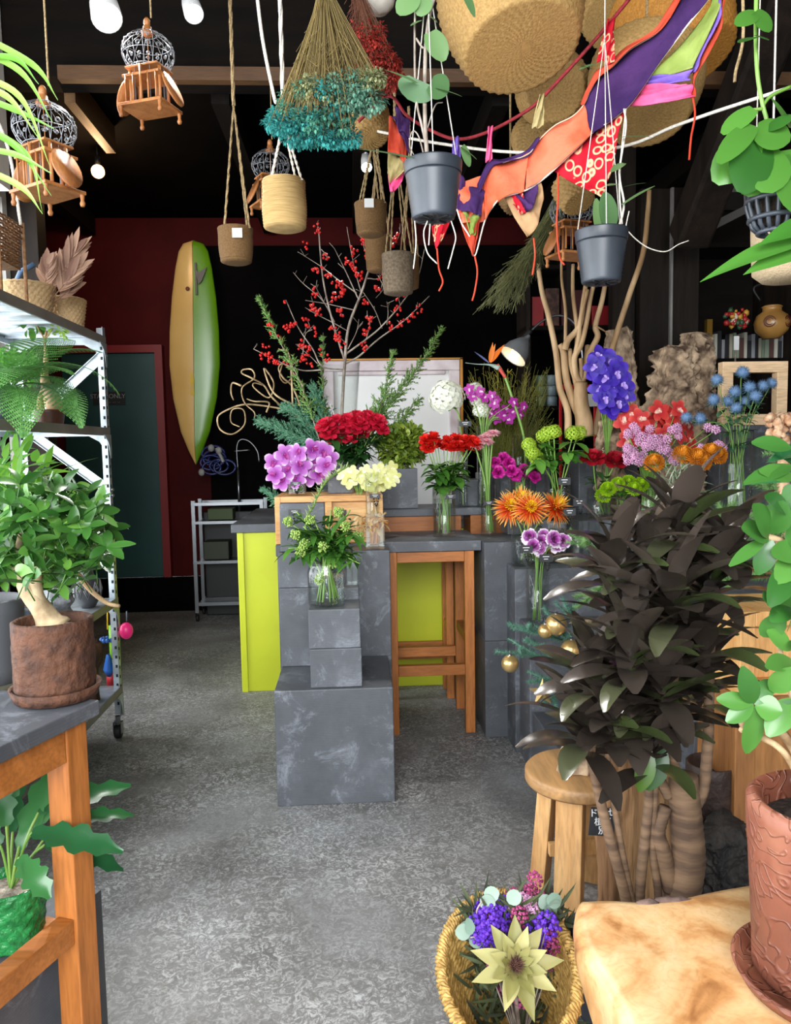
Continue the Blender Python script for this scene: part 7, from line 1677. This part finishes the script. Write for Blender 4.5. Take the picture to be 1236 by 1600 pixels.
b.build('roots', M['wrope'], th)
YBp = 2.45
_, tp, r_ = blackpot(899, 980, 355, 446, YBp, (945, 60), 'black plastic hanging pot, right of the two, below the red pennant')
th = plant('heart_leaf_hoya', 'trailing hoya with pale roots in the right hanging pot', 'plant', tp); b = MB()
for pts, r in (([(965, 362), (975, 320), (968, 270), (978, 200), (975, 170)], .004), ([(972, 350), (968, 300), (970, 250), (978, 170)], .003), ([(978, 358), (995, 375), (1015, 388), (1040, 393), (1060, 382), (1076, 376)], .0022), ([(960, 362), (964, 330)], .004), ([(983, 330), (978, 355), (980, 370)], .002)): ptube(b, pts, YBp, [r, r * .7])
b.build('stems', M['wrope'], th); b = MB()
for (x0, y0, x1, y1, w, nx) in ((968, 215, 1018, 213, .03, (0, -.5, 1)), (972, 320, 1022, 288, .025, (.2, -.5, 1)), (975, 292, 1010, 285, .022, (0, -.4, 1)), (955, 355, 945, 300, .06, (0, -1, .2)), (935, 358, 932, 310, .045, (.4, -1, .2)), (975, 255, 955, 268, .03, (0, -.6, 1)), (965, 288, 945, 290, .022, (0, -.6, 1)), (925, 108, 897, 100, .02, (0, -.6, 1)), (930, 100, 905, 108, .02, (0, -.6, 1))): L2(b, x0, y0, x1, y1, w, YBp - .02, -.03, .2, 'heart', nx, .08)
b.build('leaves', HL, th)
# right: hoya cluster in net pot, burlap pot, big leaves
YC_ = 1.75; th = plant('heart_leaf_hoya', 'cluster of large rounded glossy leaves hanging at the right edge', 'plant', at(1200, 300, YC_)); b = MB()
ptube(b, [(1182, -20), (1181, 60), (1184, 120), (1192, 165), (1200, 200), (1210, 300)], YC_, .005); ptube(b, [(1192, 165), (1205, 150), (1236, 135)], YC_, .004); ptube(b, [(1192, 170), (1175, 172), (1165, 175)], YC_, .004); b.build('stems', M['stem'], th); b = MB()
for (x0, y0, x1, y1, w, nx) in ((1180, 18, 1205, 48, .055, (0, -1, .6)), (1182, 20, 1150, 38, .04, (0, -1, .4)), (1180, 55, 1202, 62, .04, (0, -.5, 1)), (1180, 58, 1155, 65, .03, (0, -.5, 1)), (1178, 170, 1128, 208, .05, (-.5, -1, .5)), (1175, 195, 1124, 252, .055, (-.3, -1, .4)), (1178, 215, 1118, 285, .09, (-.3, -1, .2)), (1185, 215, 1160, 300, .1, (0, -1, .2)), (1190, 250, 1165, 305, .08, (0, -1, .1)), (1182, 205, 1236, 215, .1, (0, -1, .5)), (1195, 232, 1200, 300, .115, (0, -1, .25)), (1215, 235, 1205, 290, .1, (.1, -1, .3)), (1225, 235, 1245, 330, .1, (.2, -1, .2)), (1236, 200, 1210, 150, .03, (0, -.5, 1)), (1150, 110, 1140, 180, .03, (0, -1, 0)) if False else (1200, 200, 1240, 180, .04, (0, -1, .6))): L2(b, x0, y0, x1, y1, w, YC_ - .03, U(-.05, .02), .25, 'heart', nx, .08, cup=.1)
b.build('leaves', HL2, th)
c = at(1212, 322, YC_ + .06); th = thing('net_pot', 'black slotted net pot under the rounded leaves', 'pot', c); b = MB(); rr_ = .062
for k in range(16): a = 2 * PI * k / 16; b.tube([c + V((math.cos(a) * rr_ * w, math.sin(a) * rr_ * w, z)) for w, z in ((1.05, .05), (1.0, .0), (.8, -.045), (.55, -.06))], .0055, 5)
for z, w in ((.05, 1.07), (.012, 1.03), (-.03, .92), (-.06, .6)): b.tube([c + V((math.cos(a * PI / 12) * rr_ * w, math.sin(a * PI / 12) * rr_ * w, z)) for a in range(25)], .006, 6, False)
b.build('lattice', M['plastic'], th); b = MB(); b.sph(c + V((0, 0, .0)), .05, 14, 8, nz=.2); b.build('soil', M['soil'], th); b = MB(); b.tube([c + V((.05, 0, .05)), V((c.x + .05, c.y, CEIL))], .0015, 4); b.tube([c + V((-.05, 0, .05)), V((c.x - .04, c.y, CEIL))], .0015, 4); b.build('string', M['wrope'], th)
YD = 2.1; c = at(1232, 440, YD); c.z = at(1232, 438, YD).z; BUR = mat('burlap', '#a89272', '#b8a484', scale=200, rough=.95, bump=.7, bscale=220)
th = thing('hanging_basket', 'beige burlap-covered hanging basket at the right edge', 'hanging basket', c); b = MB(); r_ = .1; b.lathe([(0, 0), (r_ * .7, 0), (r_ * .93, .02), (r_ * .98, .12), (r_, .3), (r_ * .94, .3), (r_ * .9, .04), (0, .03)], c, 40); b.build('body', BUR, th); cord(c + V((.0, r_ * .95, .29)), M['wrope'], .003, th, 'cord'); cord(c + V((r_ * .9, 0, .29)), M['wrope'], .003, th, 'cord')
th = plant('big_leaf_plant', 'long bright green pointed leaves entering at the right edge', 'plant', at(1300, 400, 1.45)); b = MB()
L2(b, 1290, 365, 1095, 434, .055, 1.42, -.05, .3, 'lance', (0, -.7, 1), .2, 10); L2(b, 1270, 385, 1162, 427, .05, 1.4, -.02, .2, 'lance', (.2, -.8, 1), .2, 10); L2(b, 1290, 345, 1186, 380, .05, 1.42, -.05, .3, 'lance', (0, -.9, .8), .2, 10)
b.build('leaves', leafmat('long bright leaf', '#3c7a2a', '#62a040', .35, .35), th); b = MB(); b.tube([at(1285, 360, 1.42), at(1340, 380, 1.42)], .006, 6); b.build('stem', M['stem'], th)
th = plant('rubber_plant', 'dark glossy pointed leaves at the right edge below the pine frame', 'plant', at(1260, 700, 2.2)); b = MB()
for (x0, y0, x1, y1, w) in ((1260, 742, 1182, 684, .06), (1262, 750, 1160, 755, .035), (1265, 700, 1200, 720, .05), (1270, 810, 1195, 790, .05), (1262, 860, 1205, 905, .05), (1262, 790, 1236, 850, .05)): L2(b, x0, y0, x1, y1, w, 1.75, 0, .4, 'lance', (0, -.6, 1), .2, 9)
b.tube([at(1265, 680, 1.75), at(1275, 1000, 1.75)], .01, 7); b.build('leaves', leafmat('dark rubber leaf', '#1f5230', '#3c7a44', .25, .15), th)
# ropes and bunting
YR = lambda x: 3.0 - (x - 600) / 550 * .75
b = MB(); ptube(b, [(x, y, YR(x) + .03) for x, y in ((560, 190), (607, 150), (638, 183), (689, 211), (723, 217), (767, 204), (820, 175), (850, 150), (925, 68), (982, 0), (1040, -70))], 3, .006, 7); o = b.build('red_rope', mat('dark red cord', '#6a1018', '#8e1a26', scale=80, rough=.8, bump=.5), None); tag(o, 'dark red cord strung diagonally behind the bunting', 'rope')
b = MB(); ptube(b, [(x, y, YR(x) + .15) for x, y in ((590, 205), (679, 223), (808, 238), (962, 231), (1054, 197), (1122, 173), (1236, 136), (1300, 112))], 3, .0055, 7); o = b.build('white_rope', M['wrope'], None); tag(o, 'pale rope strung across behind the bunting', 'rope')
b = MB(); ptube(b, [(398, -40, 2.7), (410, 60, 2.7), (428, 150, 2.7), (432, 160, 2.7)], 2.7, .006, 7); o = b.build('white_rope', M['wrope'], None); tag(o, 'short pale rope slanting down left of the teal bundle', 'rope')
b = MB(); ptube(b, [(1160, -30, 1.9), (1161, 60, 1.9), (1150, 110, 1.9), (1148, 128, 1.9)], 1.9, .004, 6); o = b.build('jute_cord', M['rope'], None); tag(o, 'frayed jute cord end dangling at the upper right', 'rope')
def clothm(n, a, c, pat=None):
    m, nt, bb = newmat(n); bb.inputs['Roughness'].default_value = .9; bb.inputs['Specular IOR Level'].default_value = .1; co = coords(nt); nn = N(nt, 'ShaderNodeTexNoise', Scale=9, Detail=5); nt.links.new(co, nn.inputs['Vector']); cc = ramp(nt, nn.outputs[0], [(.35, a), (.65, c)])
    if pat:
        v = N(nt, 'ShaderNodeTexVoronoi', Scale=26); nt.links.new(co, v.inputs['Vector']); f = ramp(nt, v.outputs['Distance'], [(.3, (0, 0, 0, 1)), (.36, (1, 1, 1, 1)), (.44, (1, 1, 1, 1)), (.5, (0, 0, 0, 1))]); cc = mixc(nt, f, cc, hx(pat))
    nt.links.new(cc, bb.inputs['Base Color']); w = N(nt, 'ShaderNodeTexNoise', Scale=22, Detail=3); nt.links.new(co, w.inputs['Vector']); bumpy(nt, bb, w.outputs[0], .6, .012); return m
CM = {'purple': clothm('aubergine cloth', '#34204a', '#4a2e5e'), 'coral': clothm('coral cloth', '#d65a3c', '#e8785a'), 'green': clothm('moss green cloth', '#76883c', '#94a458'), 'lilac': clothm('lilac cloth', '#6a50a8', '#8468c0'), 'pink': clothm('pink cloth', '#d84a7c', '#ee6c98'), 'redpat': clothm('red printed cloth', '#a81424', '#c82434', '#e8b48c'), 'khaki': clothm('khaki cloth', '#9a8c5c', '#b4a474'), 'orange': clothm('orange red cloth', '#b03c28', '#c8503a'), 'tan': clothm('tan cloth', '#8a6a4c', '#b08c66')}
bt = thing('patchwork_bunting', 'patchwork cloth bunting of coral, purple, green and red pennants', 'bunting', at(900, 160, YR(900)))
def strip(up, lo, m, name, n=6, off=0, th_=.003):
    """cloth between two photo polylines"""
    A = catmull([at(x, y, YR(x) + off) for x, y in up], n) if len(up) > 2 else [at(*up[0], YR(up[0][0]) + off).lerp(at(*up[-1], YR(up[-1][0]) + off), i / n) for i in range(n + 1)]
    B = catmull([at(x, y, YR(x) + off - .03) for x, y in lo], n) if len(lo) > 2 else [at(*lo[0], YR(lo[0][0]) + off - .03).lerp(at(*lo[-1], YR(lo[-1][0]) + off - .03), i / n) for i in range(n + 1)]
    NA = 24
    def smp(P_, t): f = t * (len(P_) - 1); i = min(int(f), len(P_) - 2); return P_[i].lerp(P_[i + 1], f - i)
    b = MB(); b.grid(lambda u, v: smp(A, u).lerp(smp(B, u), v) + V((0, .012 * math.sin(u * 9 + v * 4 + len(m.name)) + .008 * noise.noise(V((u * 6, v * 5, len(name)))), 0)), NA, 8)
    return b.build(name, m, bt, True, solid=th_)
def piping(pts, m, r=.0028, off=-.02):
    b = MB(); ptube(b, [(x, y, YR(x) + off) for x, y in pts], 3, r, 6); b.build('piping', m, bt)
UP = [(1056, -5), (1040, 20), (1020, 48), (979, 71), (952, 98), (931, 112), (918, 136), (908, 160)]; LO = [(1110, -5), (1070, 45), (1027, 102), (1005, 135), (982, 166), (965, 180), (945, 195), (926, 207)]
strip([(1066, -5), (1048, 26), (1026, 52), (984, 78), (957, 104), (936, 120), (922, 142), (912, 164)], LO, CM['purple'], 'band')
strip(UP, [(1066, -5), (1048, 26), (1026, 52), (984, 78), (957, 104), (936, 120), (922, 142), (912, 164)], CM['orange'], 'band_edging')
strip([(912, 164), (894, 182), (867, 196), (843, 217), (825, 240)], [(926, 207), (905, 228), (867, 263), (842, 284), (820, 298)], CM['coral'], 'band')
strip([(825, 240), (800, 250), (767, 258), (757, 275)], [(820, 298), (790, 308), (772, 320), (757, 345)], CM['coral'], 'band')
strip([(840, 214), (820, 238), (784, 248), (765, 250), (745, 290)], [(843, 219), (825, 243), (786, 255), (768, 262), (750, 300)], CM['purple'], 'band_edging')
strip([(1110, -5), (1104, 20), (1060, 75), (1012, 122)], [(1128, -5), (1122, 15), (1100, 70), (1080, 108)], CM['green'], 'pennant_panel')
strip([(1012, 122), (1002, 135)], [(1080, 108), (1076, 128)], CM['lilac'], 'pennant_panel'); strip([(1002, 135), (996, 146), (982, 166)], [(1076, 128), (1082, 140), (1084, 152)], CM['pink'], 'pennant_panel')
strip([(1121, -5), (1112, 35), (1095, 75), (1079, 112)], [(1128, -5), (1120, 38), (1100, 80), (1083, 116)], CM['lilac'], 'pennant_edging', off=-.004); strip([(1128, -5), (1120, 38), (1100, 80), (1082, 116), (1080, 150)], [(1134, -5), (1127, 40), (1107, 84), (1089, 120), (1085, 153)], CM['orange'], 'pennant_edging', off=-.004)
strip([(974, 173), (945, 195), (905, 230), (867, 266)], [(965, 220), (955, 265), (948, 290), (940, 312)], CM['redpat'], 'pennant', off=.005)
strip([(843, 280), (815, 298), (787, 308)], [(850, 310), (838, 355), (824, 370)], CM['tan'], 'pennant', off=.01); strip([(838, 284), (815, 298), (800, 303)], [(840, 300), (832, 325), (822, 330)], CM['purple'], 'pennant_patch', off=0); strip([(815, 300), (797, 306)], [(822, 332), (812, 336)], CM['redpat'], 'pennant_patch', off=-.002)
strip([(719, 272), (730, 285), (757, 300)], [(713, 325), (735, 332), (752, 336)], CM['purple'], 'pennant'); strip([(713, 325), (735, 332), (752, 336)], [(722, 350), (738, 400), (745, 372)], CM['orange'], 'pennant'); strip([(722, 330), (750, 338)], [(736, 365), (742, 368)], CM['green'], 'pennant_patch', off=-.006)
strip([(757, 275), (757, 345)], [(712, 285), (722, 350)], CM['coral'], 'pennant', off=.01)
strip([(672, 346), (706, 340)], [(682, 388), (692, 372)], CM['redpat'], 'pennant', off=.0)
strip([(608, 182), (620, 190), (637, 200)], [(606, 235), (625, 245), (634, 260)], CM['orange'], 'pennant'); strip([(606, 235), (625, 245), (634, 262)], [(606, 270), (610, 285), (632, 268)], CM['khaki'], 'pennant'); strip([(606, 270), (610, 280), (632, 268)], [(610, 298), (614, 300), (628, 284)], CM['pink'], 'pennant'); strip([(612, 180), (637, 200)], [(622, 200), (640, 240)], CM['purple'], 'pennant_patch', off=-.006)
piping(LO + [(905, 228), (867, 264), (842, 285), (820, 298), (785, 309), (770, 323), (757, 347), (742, 400), (735, 372), (722, 350), (714, 327)], clothm('white piping', '#d8ccc0', '#efe6dc')); piping([(1048, 26), (1026, 52), (984, 78), (957, 104), (936, 120), (922, 142), (912, 164), (894, 182), (867, 196), (843, 218), (825, 241), (786, 254)], clothm('cream piping', '#b8a488', '#d0c0a4'), .002)
for up, lo, m in (([(948, 33), (962, 30)], [(934, 95), (958, 100)], 'redpat'), ([(842, 150), (852, 148)], [(832, 200), (848, 198)], 'khaki'), ([(762, 200), (770, 198)], [(760, 252), (768, 250)], 'pink'), ([(707, 215), (718, 214)], [(708, 252), (720, 258)], 'lilac'), ([(617, 165), (640, 190)], [(622, 200), (640, 215)], 'purple')): strip(up, lo, CM[m], 'hanging_loop', off=-.01)
for pts in ([(1083, 153), (1086, 180), (1080, 215), (1077, 250)], [(942, 311), (948, 335), (946, 365), (945, 390)], [(742, 400), (746, 425), (742, 455), (738, 470)], [(683, 388), (686, 420), (692, 440), (686, 455)], [(872, 270), (872, 310), (870, 350), (874, 400), (882, 414)], [(834, 372), (836, 400), (832, 430)]): b = MB(); ptube(b, [(x, y, YR(x) - .03) for x, y in pts], 3, .0032, 6); b.build('tassel_cord', CM['orange'], bt)
sc = bpy.context.scene
sc.view_settings.view_transform = 'Standard'; sc.view_settings.look = 'None'
sc.view_settings.exposure = 0.3; sc.view_settings.gamma = 1.0; sc.view_settings.use_curve_mapping = False
sc.cycles.transparent_max_bounces = 32; sc.cycles.max_bounces = 6; sc.cycles.diffuse_bounces = 3; sc.cycles.glossy_bounces = 3
sc.cycles.use_denoising = True
sc.cycles.sample_clamp_indirect = 4.0
